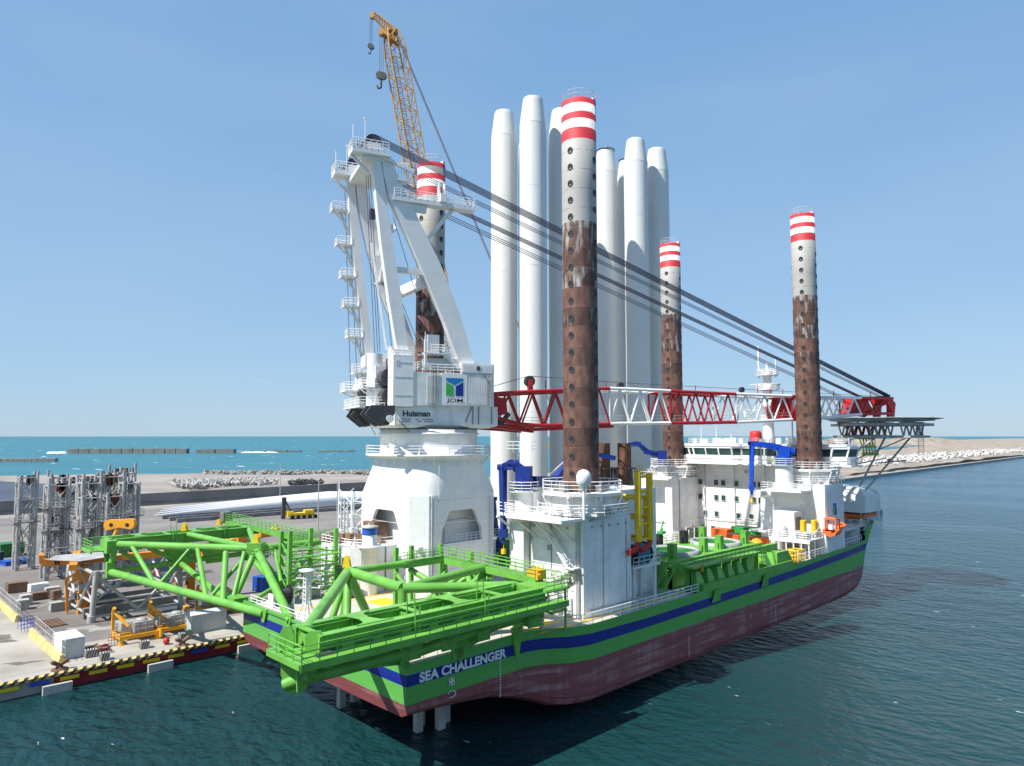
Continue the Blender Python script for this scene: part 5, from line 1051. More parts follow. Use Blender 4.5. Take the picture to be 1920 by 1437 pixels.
# ================= TOWERS =================
TL=['leftmost white turbine tower standing right of the crane house','tallest looking white turbine tower, second from the left','white turbine tower partly hidden behind the nearest leg','white turbine tower hidden behind the second and third ones','white turbine tower with a domed cap just right of the nearest leg','narrow glimpse of a white turbine tower between two right towers','front tower of the right group of white turbine towers','rightmost white turbine tower']
def tower(x,y,h,lab,dome):
    t=thing('turbine_tower',lab,'turbine tower',(x,y,1.6),group='white turbine towers standing behind the ship'); b=1.6; r=3.05
    g=MB(); g.lathe((x,y,0),[(r,b),(r,b+22),(r,b+44),(r,h-6.4),(r*.985,h-5.9),(2.36,h-.9),(2.28,h-.35),(2.15,h)],56); g.lathe((x,y,0),[(2.15,h),(2.0,h+.05),(0,h+(1.2 if dome else .3))],40); obj('tower_shell',g,'tower_paint',t)
    g=MB()
    for z in(b+.1,b+14,b+30,b+48,b+66,b+84,h-6.4): g.lathe((x,y,z),[(r,0),(r+.025,.02),(r+.025,.1),(r,.12)],48)
    obj('flange_seam',g,'tower_paint',t)
    if dome: g=MB(); g.lathe((x,y,h-.25),[(2.4,0),(2.46,.05),(2.46,.3),(2.3,.35)],40); obj('cap_rim',g,'dark',t)
for (x,y),h,l,d in zip([(112.7,118.3),(112.7,108.8),(121.5,108.0),(121.5,118),(146,114.2),(155.2,113.8),(146.8,105.1),(155.7,104.7)],[106.5,106.5,106.3,106.2,105.6,105.3,105.9,105.8],TL,[0,0,0,0,1,1,0,0]): tower(x,y,h,l,d)
# dark brown leg sections/ rack seen between tower groups
for x,y,l in[(95.6,75.9,'dark brown pile standing behind the nearest leg, left one'),(97.9,73.2,'dark brown pile with a flat top beside the left pile')]:
    t=thing('dark_pile',l,'pile',(x,y,9.5)); g=MB(); g.tube((x,y,9.5),(x,y,28.8),1.15,20); obj('pile_tube',g,'rust',t)
    g=MB()
    for i in range(8): a=i*PI/4; g.tube((x+2.1*math.cos(a),y+2.1*math.sin(a),9.5),(x+2.1*math.cos(a),y+2.1*math.sin(a),24.6),.1,5)
    for z in(12,15,18,21,24.6):
        for i in range(8): a=i*PI/4;b=a+PI/4; g.tube((x+2.1*math.cos(a),y+2.1*math.sin(a),z),(x+2.1*math.cos(b),y+2.1*math.sin(b),z),.09,5); g.tube((x+2.1*math.cos(a),y+2.1*math.sin(a),z),(x+2.1*math.cos(b),y+2.1*math.sin(b),z-3),.06,4)
    obj('guide_cage',g,'dark',t)
# ================= MAIN CRANE =================
CA=math.atan2(-.3386,.9409); CR=thing('leg_encircling_crane','huge white crane around the port aft leg with a red and white lattice boom','crane',(64.6,83.8,0),rz=CA,local=True)
rot=lambda x,y:( (x-64.6)*math.cos(-CA)-(y-83.8)*math.sin(-CA), (x-64.6)*math.sin(-CA)+(y-83.8)*math.cos(-CA))
def lc(mb):  # world coords -> crane frame
    for v in mb.v: v.x,v.y=rot(v.x,v.y)
    return mb
# pedestal: chamfered square with arched openings, lofted to a circle
A=7.4; ch=1.6; cx,cy=64.6,83.8; g=MB()
def wall(o,u,w,hole=True):
    o=Vector(o); W2=A-ch
    out=[(-W2,9.45),(W2,9.45),(W2,21.3),(-W2,21.3)]
    if hole==1: out=[(-W2,9.45),(W2,9.45),(W2,22),(-W2,22)]
    h=[[(-3.7,15.4),(3.7,15.4),(3.7,16.0),(3.5,17.2),(2.3,19.6),(1.9,19.8),(-1.9,19.8),(-2.3,19.6),(-3.5,17.2),(-3.7,16.0)]]
    g.holed([(-W2,9.45),(W2,9.45),(W2,22),(-W2,22)],h,o,u,(0,0,1),.5)
wall((cx-A,cy,0),(0,1,0),0); wall((cx+A,cy,0),(0,-1,0),0); wall((cx,cy-A,0),(1,0,0),0); wall((cx,cy+A,0),(-1,0,0),0)
for sx in(-1,1):
    for sy in(-1,1):
        a=(cx+sx*(A+.25),cy+sy*(A-ch)); b=(cx+sx*(A-ch),cy+sy*(A+.25)); a2=(a[0]-sx*.5,a[1]); b2=(b[0],b[1]-sy*.5); pl=[a,b,b2,a2]
        if sx*sy<0: pl=pl[::-1]
        g.prism(pl,9.45,22)
# foot flare
for sx in(-1,1):
    for sy in(-1,1):
        pass
sq=[]; n=48
def ro(t,f):
    # radius of chamfered square at angle t blended to circle 8
    c,s=abs(math.cos(t)),abs(math.sin(t)); rs_=min((A+.25)/max(c,s),(2*A+.25-ch)/(c+s)); return rs_*(1-f)+8.0*f
prof=[(22,0,1),(23.2,.28,1.0),(24.4,.6,1.0),(25.4,.85,1.0),(26.2,1,1.0),(27.0,1,.97)]
vs=[]
for z,f,s in prof:
    for i in range(n): t=2*PI*i/n+PI/n; vs.append((cx+ro(t,f)*s*math.cos(t),cy+ro(t,f)*s*math.sin(t),z))
g.add(vs,[(j*n+i,j*n+(i+1)%n,(j+1)*n+(i+1)%n,(j+1)*n+i) for j in range(len(prof)-1) for i in range(n)],True)
g.box((cx-A+.3,cy-A+.3,15.0),(cx+A-.3,cy+A-.3,15.35)); g.box((cx-5.4,cy-5.4,15.35),(cx+5.4,cy+5.4,22.5))
ped=obj('pedestal',lc(g),'white_clean',CR)
g=MB(); g.rail([(cx-3.5,cy-A-.2,15.4),(cx+3.5,cy-A-.2,15.4)],1.1,.9,.035,mid=2); g.box((cx-1.5,cy-5.7,15.35),(cx+2.9,cy-5.4,18.2)); obj('arch_railing',lc(g),'white',ped)
g=MB(); g.tube((cx-4.2,cy-A-.3,21),(cx-4.2,cy-A-.3,26),.04,4)
for k in range(4): g.tube((cx-6,cy-A-.26,12+k*3.1),(cx+6,cy-A-.26,12+k*3.1),.03,4); g.tube((cx-A-.26,cy-6,12+k*3.1),(cx-A-.26,cy+6,12+k*3.1),.03,4)
obj('weld_seam',lc(g),'white',ped)
g=MB(); g.ladder((cx+5.2,cy-A-.45,10),(cx+5.2,cy-A-.45,21.5),.5,(1,0,0),.4,.04); g.box((cx-A-.36,cy+4.5,16),(cx-A-.26,cy+5.3,17.9)); g.box((cx+4.4,cy-A-.34,11),(cx+5,cy-A-.26,12.6)); g.tube((cx-5.4,cy-A-.35,10),(cx-5.4,cy-A-.35,22),.08,6); g.tube((cx-5.1,cy-A-.35,10),(cx-5.1,cy-A-.35,22),.05,6); g.box((cx-A-.4,cy-5.2,11),(cx-A-.26,cy-4.6,11.6)); g.box((cx-2,cy-A-.3,13),(cx-1,cy-A-.26,14)); obj('fitting',lc(g),'grey_panel',ped)
g=MB(); g.lathe((0,0,0),[(7.7,26.7),(9.1,27.2),(9.1,27.45),(7.1,27.45),(7.1,30.2),(7.35,30.2),(7.35,30.45),(7.1,30.45),(7.1,31.2)],56); obj('slew_column',g,'white',CR)
g=MB(); g.lathe((0,0,30.95),[(7.25,0),(7.25,.25)],56); obj('slew_bearing',g,'dark',CR)
g=MB(); g.rail([(9.05*math.cos(2*PI*i/28),9.05*math.sin(2*PI*i/28),27.45) for i in range(28)],1.2,2,.045,closed=True,mid=2)
for i in range(28): a=2*PI*i/28; g.tube((8.9*math.cos(a),8.9*math.sin(a),27.2),(7.9*math.cos(a),7.9*math.sin(a),25.8),.07,5)
obj('ring_walkway',g,'white_clean',CR)
# slewing body (faceted)
g=MB(); body=[(-8.4,-3.4),(-7.0,-6.6),(7.6,-6.6),(8.6,-5.6),(8.6,5.6),(7.6,6.6),(-7.0,6.6),(-8.4,3.4)]
bot=[(-7.4,-3),(-6.2,-6.2),(6.6,-5.9),(7.6,-5),(7.6,5),(6.6,5.9),(-6.2,6.2),(-7.4,3)]
n=8; g.add([(x,y,31.1) for x,y in bot]+[(x,y,31.5) for x,y in body]+[(x,y,34.2) for x,y in body],[tuple(reversed(range(8)))]+[(k*8+i,k*8+(i+1)%8,(k+1)*8+(i+1)%8,(k+1)*8+i) for k in(0,1) for i in range(8)]+[tuple(range(16,24))]); sb=obj('slewing_platform',g,'white',CR)
text('maker_name','Huisman',3.9,.85,(-5.9,-6.62,32.65),(1,0,0),(0,0,1),'dark',sb,bold=.04,t=.03)
g=MB(); g.box((-6.5,-6.64,31.6),(-1.5,-6.6,33.85)); obj('name_panel',g,'white_clean',sb)
for o in sb.children: 
    if 'maker' in o.name: o.location=(0,-.03,0)
g=MB()
for x,y,l in[(-2.2,31.95,1.5),(.1,31.95,.6),(1.0,31.95,1.6),(-2.2,32.25,1.6),(-.2,32.25,.5),(.7,32.25,1.9)]: g.box((x-3.9,-6.68,y),(x-3.9+l*.85,-6.65,y+.12))
obj('small_print',g,'galv_dark',sb)
g=MB(); 
for x in(4.3,5.2,7.2): g.tube((x,-6.7,31.7),(x,-6.7,34.2),.07,5)
g.tube((3.2,-6.7,32),(4.2,-6.7,34.2),.08,5); obj('cable_run',g,'galv_dark',sb)
# machinery house
g=MB(); g.box((-5.4,-7.0,34.2),(7.4,7.0,38.8)); ho=obj('machinery_house',g,'grey_house' if 'grey_house' in M else 'white',CR)
g=MB(); k=44
for i in range(k):
    x=-2.6+i*.25
    if -.8<x<3.2 or x>7.2: continue
    g.box((x-2.2 if 0 else x,-7.07,34.5),(x+.12,-7.0,38.5))
for i in range(30): y=-6.8+i*.46; g.box((7.4,y,34.5),(7.47,y+.22,38.5))
obj('corrugation',g,'white',ho)
logo((.12,-7.12,34.55),(1,0,0),(0,0,1),2.55,3.55,ho)
g=MB(); g.box((-.5,-7.1,34.3),(3.25,-7.0,38.75)); obj('logo_board',g,'white_clean',ho)
g=MB(); g.box((2.4,-7.1,38.85),(7.4,-3,40.3)); 
for i in range(17): g.box((2.6+i*.28,-7.15,39.0),(2.72+i*.28,-7.1,40.2))
cb=obj('roof_cabin',g,'white_clean',ho)
g=MB(); g.box((4.7,-7.2,39.3),(5.2,-7.15,39.9)); obj('window',g,'glass',cb)
g=MB(); g.rail([(-4.4,-6.9,38.8),(2.4,-6.9,38.8)],1.15,1.2,.045,mid=2); g.rail([(-2.8,-6.9,39.4),(-2.8,3,39.4)],1.15,1.2,.045,mid=2); g.rail([(-3,-6.9,41.6),(0,-6.9,41.6),(0,-4,41.6)],1.1,1,.045,mid=2); g.box((-3,-7,41.4),(0,-4,41.55)); g.box((-3.0,-7,39.4),(-2.7,-6.7,43.4)); g.box((-2.9,-6.9,41.5),(-2.8,-6.8,44.4)); g.stair((0,-6.4,41.5),(2.4,-6.4,39.4),.7,(0,1,0)); obj('roof_railing',g,'white_clean',ho)
g=MB(); g.cbox((-1.4,-5.2,42.9),(1.7,1.7,2.6)); g.box((-2.2,-6,39.4),(4,-3.2,40.9)); g.box((1,-5.5,39.4),(3.8,-3,41)); obj('exhaust_housing',g,'grey_panel',ho)
g=MB(); g.ladder((-1.6,-7.2,33.6),(-1.6,-7.2,39.6),.5,(1,0,0),.3); g.ladder((6.5,-7.2,34),(6.5,-7.2,38),.25,(1,0,0),.5); g.tube((6.5,-7.15,37.5),(7.3,-7.15,38.8),.06,4); g.tube((6.5,-7.15,37.5),(5.8,-7.15,38.8),.06,4); obj('ladder',g,'galv_dark',ho)
# aft winch towers
for s,nm in((-6.0,'n'),(3.4,'f')):
    g=MB(); g.box((-7.4,s-1.1,34.0),(-4.6,s+1.7,41.0)) ; g.beam((-5.7,s+.3,33.9),(-5.9,s+.3,41.9),1.8,2.4); wt=obj('winch_tower',g,'white_clean',CR)
    g=MB()
    for z in(35.5,38,40): g.box((-7.44,s-.8,z),(-7.4,s+1.4,z+.05)); g.box((-7.2,s-1.14,z),(-4.8,s-1.1,z+.05))
    g.box((-7.0,s-1.14,39.6),(-6.5,s-1.1,40.3)); obj('panel_seam',g,'grey_panel',wt)
    g=MB(); P=[(0,0),(3.2,0),(3.2,-1.0),(2.4,-2.6),(1.2,-2.8),(-.8,-1.2)]; g.plate(P,(-10.4,s-1.25,34.1),(1,0,0),(0,0,1),.5); g.plate(P,(-10.4,s+1.6,34.1),(1,0,0),(0,0,1),.5); g.tube((-8.8,s-1.6,32.2),(-8.8,s+1.9,32.2),.35,12); obj('underslung_sheave',g,'dark',CR)
    g=MB(); g.tube((-7.9,s-1.75,32.3),(-7.9,s-1.45,32.3),.5,14); obj('sheave_hub',g,'white_clean',CR)
    g=MB(); g.rail([(-7.4,s-1.1,41.0),(-4.6,s-1.1,41.0)],1.1,.8,.04,mid=2); g.rail([(-7.4,s-1.1,41.0),(-7.4,s+1.7,41.0)],1.1,.8,.04,mid=2); obj('railing',g,'white_clean',wt)
for z,x0,y0,y1 in((34.2,-11.0,-3.2,8.2),(37.0,-10.2,-1.2,2.6),(39.6,-10.0,5.6,8.4),(36.8,-11.4,4.6,9.2)):
    g=MB(); g.box((x0,y0,z-.18),(-6.6,y1,z)); g.tube((x0+.2,y0+.5,z-.1),(-7,y0+.5,z-2),.1,5); g.tube((x0+.2,y1-.5,z-.1),(-7,y1-.5,z-2),.1,5); pf=obj('rear_platform',g,'white_clean',CR)
    g=MB(); g.rail([(-6.7,y0,z),(x0,y0,z),(x0,y1,z),(-6.7,y1,z)],1.2,.9,.045,mid=2); obj('railing',g,'white_clean',pf)
g=MB(); g.tube((-8.2,.2,34.3),(-8.2,.2,41.8),1.1,14); g.tube((-8.6,6.8,34.3),(-8.6,6.8,39.6),1.0,14); g.box((-8.4,-1.2,34.2),(-6.7,2.6,40)); g.cbox((-8.8,8.0,36),(1.4,1.4,3.4)); obj('hoist_column',g,'white_clean',CR)
g=MB(); g.tube((-7.0,-3.8,38.2),(-7.0,-1.2,38.2),1.25,22); g.tube((-7.0,-3.8,35.6),(-7.0,-1.2,35.6),1.1,18); g.tube((-8.0,3.8,36.5),(-8.0,5.6,36.5),1.5,18); g.box((-6.9,-3.9,33.8),(-6.0,-1,41.0)); obj('winch_drum',g,'dark',CR)
g=MB(); g.tube((-6.5,-3.0,40),(-6.5,-3.0,42.6),.6,10); g.cbox((-8.4,4.4,41),(1.4,1.6,1.8)); g.cbox((-9,.8,40.8),(1.2,1.4,1.6)); obj('motor_box',g,'white_clean',CR)
# A-frame
def bent(pts,wd,s0,s1,name='a_frame_leg',m='white_frame' if 'white_frame' in M else 'white_clean'):
    g=MB(); L=[];Rr=[]; 
    for i,(u,z) in enumerate(pts):
        a=Vector(pts[max(0,i-1)]);b=Vector(pts[min(len(pts)-1,i+1)]); d=(b-a).normalized(); nn=Vector((-d.y,d.x)); L.append(Vector((u,z))+nn*wd[i]/2);Rr.append(Vector((u,z))-nn*wd[i]/2)
    k=len(pts); vs=[(p.x,s0,p.y) for p in L]+[(p.x,s0,p.y) for p in Rr]+[(p.x,s1,p.y) for p in L]+[(p.x,s1,p.y) for p in Rr]; fs=[]
    for i in range(k-1):
        fs+=[(i,i+1,k+i+1,k+i),(2*k+i,3*k+i,3*k+i+1,2*k+i+1),(i,2*k+i,2*k+i+1,i+1),(k+i,k+i+1,3*k+i+1,3*k+i)]
    fs+=[(0,k,3*k,2*k),(k-1,3*k-1,4*k-1,2*k-1)]; g.add(vs,fs); return obj(name,g,m,CR)
NS,FS=(-6.3,-5.0),(4.2,5.5)
m2=bent([(-10.0,68.6),(-9.5,65.3),(-9.0,61.6),(-8.1,55.4),(-6.9,48.1),(-5.8,41.2)],[1.2,1.3,1.5,1.7,1.8,1.5],*NS)
m3=bent([(-8.6,68.8),(-8.0,66.4),(-6.9,63.4),(-4.4,58.7),(-1.8,53.6),(1.3,46.6),(4.1,38.8)],[1.3,1.9,2.5,2.6,2.9,2.6,2.0],*NS)
m1=bent([(-11.3,69.3),(-10.8,63.5),(-10.1,57.1),(-9.1,49.8),(-7.9,41.0)],[1.1,1.1,1.2,1.2,1.1],*FS)
m4=bent([(-10.0,69.0),(-8.9,63.8),(-7.4,58.2),(-5.7,52.6),(-3.4,47.4),(-.2,39.0)],[1.3,2.0,2.3,2.2,2.2,1.7],*FS)
g=MB(); g.box((-11.6,-6.4,67.8),(-8.0,5.6,68.4)); g.beam((-8.2,-4.8,53.5),(-6.2,4.1,53.8),.9,1.0); g.beam((-2.6,-5,51.8),(-5.2,4.2,51.0),1.0,1.4); g.beam((-8.6,-5,58),(-7,-6,59),.8); g.tube((-8.6,-5.0,60),(-6.6,4.1,57.4),.3,8); g.beam((-7.6,-5.6,53),(-2.4,-5.6,53),.7,.8); obj('cross_beam',g,'white_clean',CR)
# mast heads with sheaves and platforms
for s,dz,du in((-5.6,0,-1.2),(4.8,1.0,-1.6)):
    g=MB(); g.box((-12.2+du,s-1.5,68.4+dz*.4),(-7.0+du,s+1.3,69.1+dz*.4)); g.box((-10.2+du,s-1.0,69+dz*.4),(-8.2+du,s+.8,70.2+dz*.4)); g.beam((-12.0+du,s,68.4),(-9.6+du,s,66.2),.4); g.beam((-8.4+du,s-.8,68.6+dz*.4),(-3.4+du,s-.8,67.0+dz*.4),.5,.5); hd_=obj('mast_head',g,'white_clean',CR)
    g=MB(); g.rail([(-7.2+du,s-1.5,69.1+dz*.4),(-12.2+du,s-1.5,69.1+dz*.4),(-12.2+du,s+1.3,69.1+dz*.4)],1.2,.9,.05,mid=2); g.tube((-11.6+du,s+1.2,69),(-11.6+du,s+1.2,73.2),.07,5); g.tube((-10.4+du,s-1,69),(-10.4+du,s-1,73.4),.06,5); g.cbox((-10.4+du,s-1,73.4),(.3,.3,.3)); obj('railing',g,'white_clean',hd_)
    g=MB(); g.tube((-9.2+du,s-.9,70.3+dz*.4),(-9.2+du,s+.7,70.3+dz*.4),1.15,20); obj('head_sheave',g,'cable',hd_)
    g=MB(); 
    for i in range(5): g.cbox((-11.4+du+i*.6,s-1.1+.3*i,69.6+dz*.4),(.4,.5,.9))
    obj('head_fitting',g,'galv',hd_)
g=MB()
for z,u in((63.8,-10.9),(58.6,-10.1),(53.8,-9.4),(49.4,-8.9),(44.8,-8.3)):
    g.box((u-3.0,4.2,z-.15),(u-.6,6.6,z)); g.rail([(u-.8,4.2,z),(u-3,4.2,z),(u-3,6.6,z),(u-.8,6.6,z)],1.1,.9,.05,mid=2); g.tube((u-2.8,5,z-.1),(u-.4,5,z-2.6),.12,5); g.stair((u-1.6,5.6,z),(u-.2,5.6,z-3.6),.6,(0,1,0),False)
g.ladder((-7.4,-3.4,42),(-9.8,-3.4,57),.6,(0,1,0),.45,.04); obj('rear_stair_platform',g,'white_clean',m1)
g=MB(); g.box((-7.6,-6.6,62.6),(4.6,-4.9,63.2)); g.beam((-7.6,-5.7,62.4),(-2.6,-5.7,62.0),.8,1.0); g.tube((-3.6,-5.7,56.2),(1.4,-5.7,62.6),.28,8); g.box((-.8,-6.9,63.2),(.1,-4.7,64.4)); g.box((-7.4,4.2,52.8),(-4.4,5.4,53.2)); arm=obj('tugger_arm',g,'white_clean',CR)
g=MB(); g.rail([(-7.4,-6.6,63.2),(4.6,-6.6,63.2),(4.6,-4.9,63.2),(-7.4,-4.9,63.2)],1.1,.9,.045,closed=False,mid=2)
for s in(0,1): g.box((-.8+s*.8,-6.2,63.2),(-.6+s*.8,-5.2,66.2))
g.rail([(-6.8,-6.4,65.6),(-5.6,-6.4,65.6)],2.4,.4,.04); g.box((-7.0,-6.8,65.4),(-5.4,-5.2,65.6)); obj('railing',g,'white_clean',arm)
g=MB()
for u0,z0,u1,z1,s in((-11.8,68,-10.4,37,6.0),(-11.3,68,-9.3,37,6.2),(-10.8,68,-8.6,37,5.8),(-9.9,68,-8.2,42,.2),(-9.7,68,-7.9,42,-.3),(-9.5,68,-7.7,42,-.8),(-9.2,66,-6.6,42,-3.2),(-6.8,61,-.4,41,-3.8),(-6.2,53,-1.2,41.5,-1)): g.tube((u0,s,z0),(u1,s,z1),.045,4,cap=False)
g.tube((-8.2,6,33),(-6.2,7.4,30.2),.06,4);g.tube((-6.6,-7,32.2),(-4.8,-6.6,30.5),.06,4)
for s in(.0,1.6): g.cbox((-9.4,-2.2+s*.2,61.5+s*.1),(.7,.7,1.4))
obj('hoist_wire',g,'cable',CR)
# boom
ZT=[(8.5,36.2),(14,36.7),(30,37.7),(55,37.4),(75,37.3),(98,37.6)]; ZBm=[(8.5,32.8),(14,31.5),(30,32.0),(55,32.4),(75,33.3),(88,34.3),(98,34.6)]; HW=[(8.5,4.6),(16,3.9),(30,3.1),(75,3.0),(98,2.1)]
bm=[('red_boom',8.5,29.3),('white_clean',29.3,41.3),('red_boom',41.3,55.5),('white_clean',55.5,68.7),('red_boom',68.7,75.5),('white_clean',75.5,87.4),('red_boom',87.4,97)]
for m,u0,u1 in bm:
    g=MB(); k=max(2,round((u1-u0)/4.0)); T=lambda u,s:Vector((u,s*ip(u,HW),ip(u,ZT))); B=lambda u,s:Vector((u,s*ip(u,HW),ip(u,ZBm)))
    for i in range(k):
        a=u0+(u1-u0)*i/k;b=u0+(u1-u0)*(i+1)/k;mm=(a+b)/2
        for s in(-1,1):
            g.tube(T(a,s),T(b,s),.28,8,cap=False);g.tube(B(a,s),B(b,s),.28,8,cap=False)
            g.tube(B(a,s),T(mm,s),.16,6,cap=False);g.tube(T(mm,s),B(b,s),.16,6,cap=False)
        g.tube(T(mm,-1),T(mm,1),.12,6,cap=False); g.tube(B(a,-1),B(a,1),.12,6,cap=False); g.tube(T(mm,-1),T(min(b+(b-a)/2,u1),1),.09,5,cap=False) ; g.tube(B(a,1),B(b,-1),.1,5,cap=False)
    g.tube(T(u0,-1),B(u0,-1),.2,6);g.tube(T(u0,1),B(u0,1),.2,6)
    sec=obj('boom_section',g,m,CR)
    g=MB(); k2=int((u1-u0)/1.2); P=[(u0+(u1-u0)*i/4,0,ip(u0+(u1-u0)*i/4,ZBm)+.3) for i in range(5)]
    for (a_,_,z1),(b_,_,z2) in zip(P[:-1],P[1:]): g.beam((a_,1,z1),(b_,1,z2),1.0,.08); g.rail([(a_,.5,z1),(b_,.5,z2)],1.0,1.6,.03,mid=1)
    obj('boom_walkway',g,'galv',sec)
g=MB(); g.plate([(0,.4),(2.2,.9),(2.0,3.2),(.4,3.4)],(8.4,-4.4,32.4),(1,0,0),(0,0,1),.5); g.plate([(0,.4),(2.2,.9),(2.0,3.2),(.4,3.4)],(8.4,4.4,32.4),(1,0,0),(0,0,1),.5)
g.plate([(0,0),(6.4,-.2),(5.6,3.9),(1.2,4.1)],(69,-3.15,33.2),(1,0,0),(0,0,1),.3); g.plate([(0,0),(6.4,-.2),(5.6,3.9),(1.2,4.1)],(69,3.15,33.2),(1,0,0),(0,0,1),.3); g.box((70,-3,33),(74,3,33.4))
g.cbox((58.3,0,31.9),(1,1,.01))
g.beam((7.5,-5.2,31.5),(16,-2,30.8),.6,.6); g.beam((7.5,5.2,31.5),(16,2,30.8),.6,.6); g.beam((16,-2.4,31),(30,-3,31.6),.5); g.tube((16,-2.4,31),(14,-4,31.6),.3,6)
g.plate([(0,0),(1.5,0),(2.2,3.6),(.6,5.0),(0,5)],(96,-1.6,33),(1,0,0),(0,0,1),.5); g.plate([(0,0),(1.5,0),(2.2,3.6),(.6,5.0),(0,5)],(96,1.6,33),(1,0,0),(0,0,1),.5); g.box((95.5,-1.6,36.5),(97.4,1.6,37.8))
g.beam((88,-1.5,34),(97,-1.5,37),.4);g.beam((92,1.5,33.5),(97,1.5,36),.4); g.plate([(0,0),(5,-.3),(4,2.8),(1,3)],(86.5,0,34.4),(1,0,0),(0,0,1),3.4)
obj('boom_plating',g,'red_boom',CR)
g=MB(); g.tube((16.2,-.9,38.6),(16.2,-.2,38.6),.85,16); g.tube((33,-1,38.4),(33,-.4,38.4),.55,12); g.tube((59,-1,38.4),(59,-.4,38.4),.5,12); g.tube((96.5,-1.2,37.3),(96.5,1.2,37.3),.9,14)
g.tube((8.6,-.6,37.2),(16.0,-.6,39.4),.05,4);g.tube((16.4,-.6,39.4),(33,-.6,38.9),.05,4);g.tube((33,-.6,38.9),(96,-.6,38.0),.04,4); g.beam((8.3,-4.2,33.8),(9.6,-4.2,31.6),.7); g.beam((9.6,-4.2,31.6),(11,-4.2,33.4),.6); obj('boom_sheave',g,'dark',CR)
g=MB(); g.beam((16.2,-.9,37),(16.2,-.6,38.8),.7)
for u in(18,29,47,61,64,67,80,90):
    g.tube((u,-2.6,37.3),(u,-2.6,38.7),.08,5)
obj('boom_fitting',g,'red_boom',CR)
# pendant wires
def bundle(a,b,n,sp,r,name):
    g=MB(); a=Vector(a);b=Vector(b)
    for i in range(n):
        f=(i-(n-1)/2); o=Vector((0,f*sp,-f*sp*.6)); g.tube(a+o,b+o*.7,r,4,cap=False)
    obj(name,g,'cable',CR)
bundle((-9.8,-5.6,71.2),(97.2,-1.2,38.0),7,.16,.06,'pendant_wire'); bundle((-9.8,-5.7,69.0),(96.6,-1.4,37.2),3,.26,.055,'pendant_wire')
bundle((-10.4,4.8,71.4),(93.0,1.3,37.6),5,.17,.06,'pendant_wire'); bundle((-10.4,4.8,69.6),(88.0,1.3,37.3),3,.34,.06,'pendant_wire')
# ================= PORT AFT DECK BOX =================
g=MB(); g.prism([(50.6,82.4),(52.0,81.0),(57.1,81.0),(57.1,94.5),(50.6,89.6)],9.45,15.3); pb=obj('port_deckhouse',g,'white',V)
g=MB(); g.box((50.0,82.6,9.45),(50.6,84.2,13)); g.box((52.6,80.9,9.45),(52.9,81.0,14)); g.box((55.2,80.93,9.45),(55.4,81,15.2)); obj('door',g,'galv_dark',pb)
g=MB(); g.rail([(57,94.4,15.3),(50.6,89.6,15.3),(50.6,82.4,15.3),(52,81,15.3),(57,81,15.3)],1.15,1.2,.045,mid=2); obj('railing',g,'white_clean',pb)
g=MB(); random.seed(17)
for i in range(16): x=random.uniform(51.4,56.6);y=random.uniform(82,91.5); g.cbox((x,y,15.7),(random.uniform(.4,1.3),random.uniform(.4,1.2),random.uniform(.5,1.3)),random.random()*.4)
for i in range(8): x=random.uniform(51.4,56.6);y=random.uniform(82,91); g.tube((x,y,15.3),(x+random.uniform(-1,1),y,16.6),.1,5)
obj('roof_machinery',g,'brown',pb)
t=thing('vent_column','thick white column with a blue band and flat cap beside the crane pedestal','ventilator',(52.8,81.4,9.45)); x,y=52.5,80.6
g=MB(); g.lathe((x,y,9.45),[(1.05,0),(1.05,6.0),(1.5,6.05),(1.5,6.25),(.95,6.3),(.95,8.6)],28); obj('column',g,'white',t); g=MB(); g.lathe((x,y,18.05),[(.99,-.9),(.99,0)],28); obj('band',g,'blue_paint',t); g=MB(); g.lathe((x,y,18.05),[(1.12,0),(1.12,.2),(0,.35)],28); g.cbox((x,y,18.4),(.4,.3,.3)); obj('cap',g,'conc_block',t)
t=thing('lattice_gantry','white lattice gantry with blue grey pipes left of the crane pedestal','gantry',(58,93,9.5)); g=MB()
for x in(57,59.6):
    for y in(92.4,96): g.tube((x,y,9.5),(x,y,21.5),.12,6)
for k in range(6):
    z=10+k*2
    for a,b in(((57,92.4),(57,96)),((57,92.4),(59.6,92.4)),((59.6,96),(59.6,92.4)),((57,96),(59.6,96))): g.tube((*a,z),(*b,z),.07,5); g.tube((*a,z),(*b,z+2),.06,5)
g.tube((57,96,21),(57,96,23.2),.08,5); obj('lattice',g,'white_clean',t)
g=MB()
for i in range(3): g.tube((56.8,93.2+i*.9,11),(56.8,93.2+i*.9,20.4),.1,6)
obj('pipe',g,'grey_panel',t)
g=MB(); g.box((56.2,85.2,15.3),(58.4,88.0,18.0)); single('brown_container',g,'brown','brown roofed container standing inside the pedestal arch','container',(57.3,86.6,15.3))
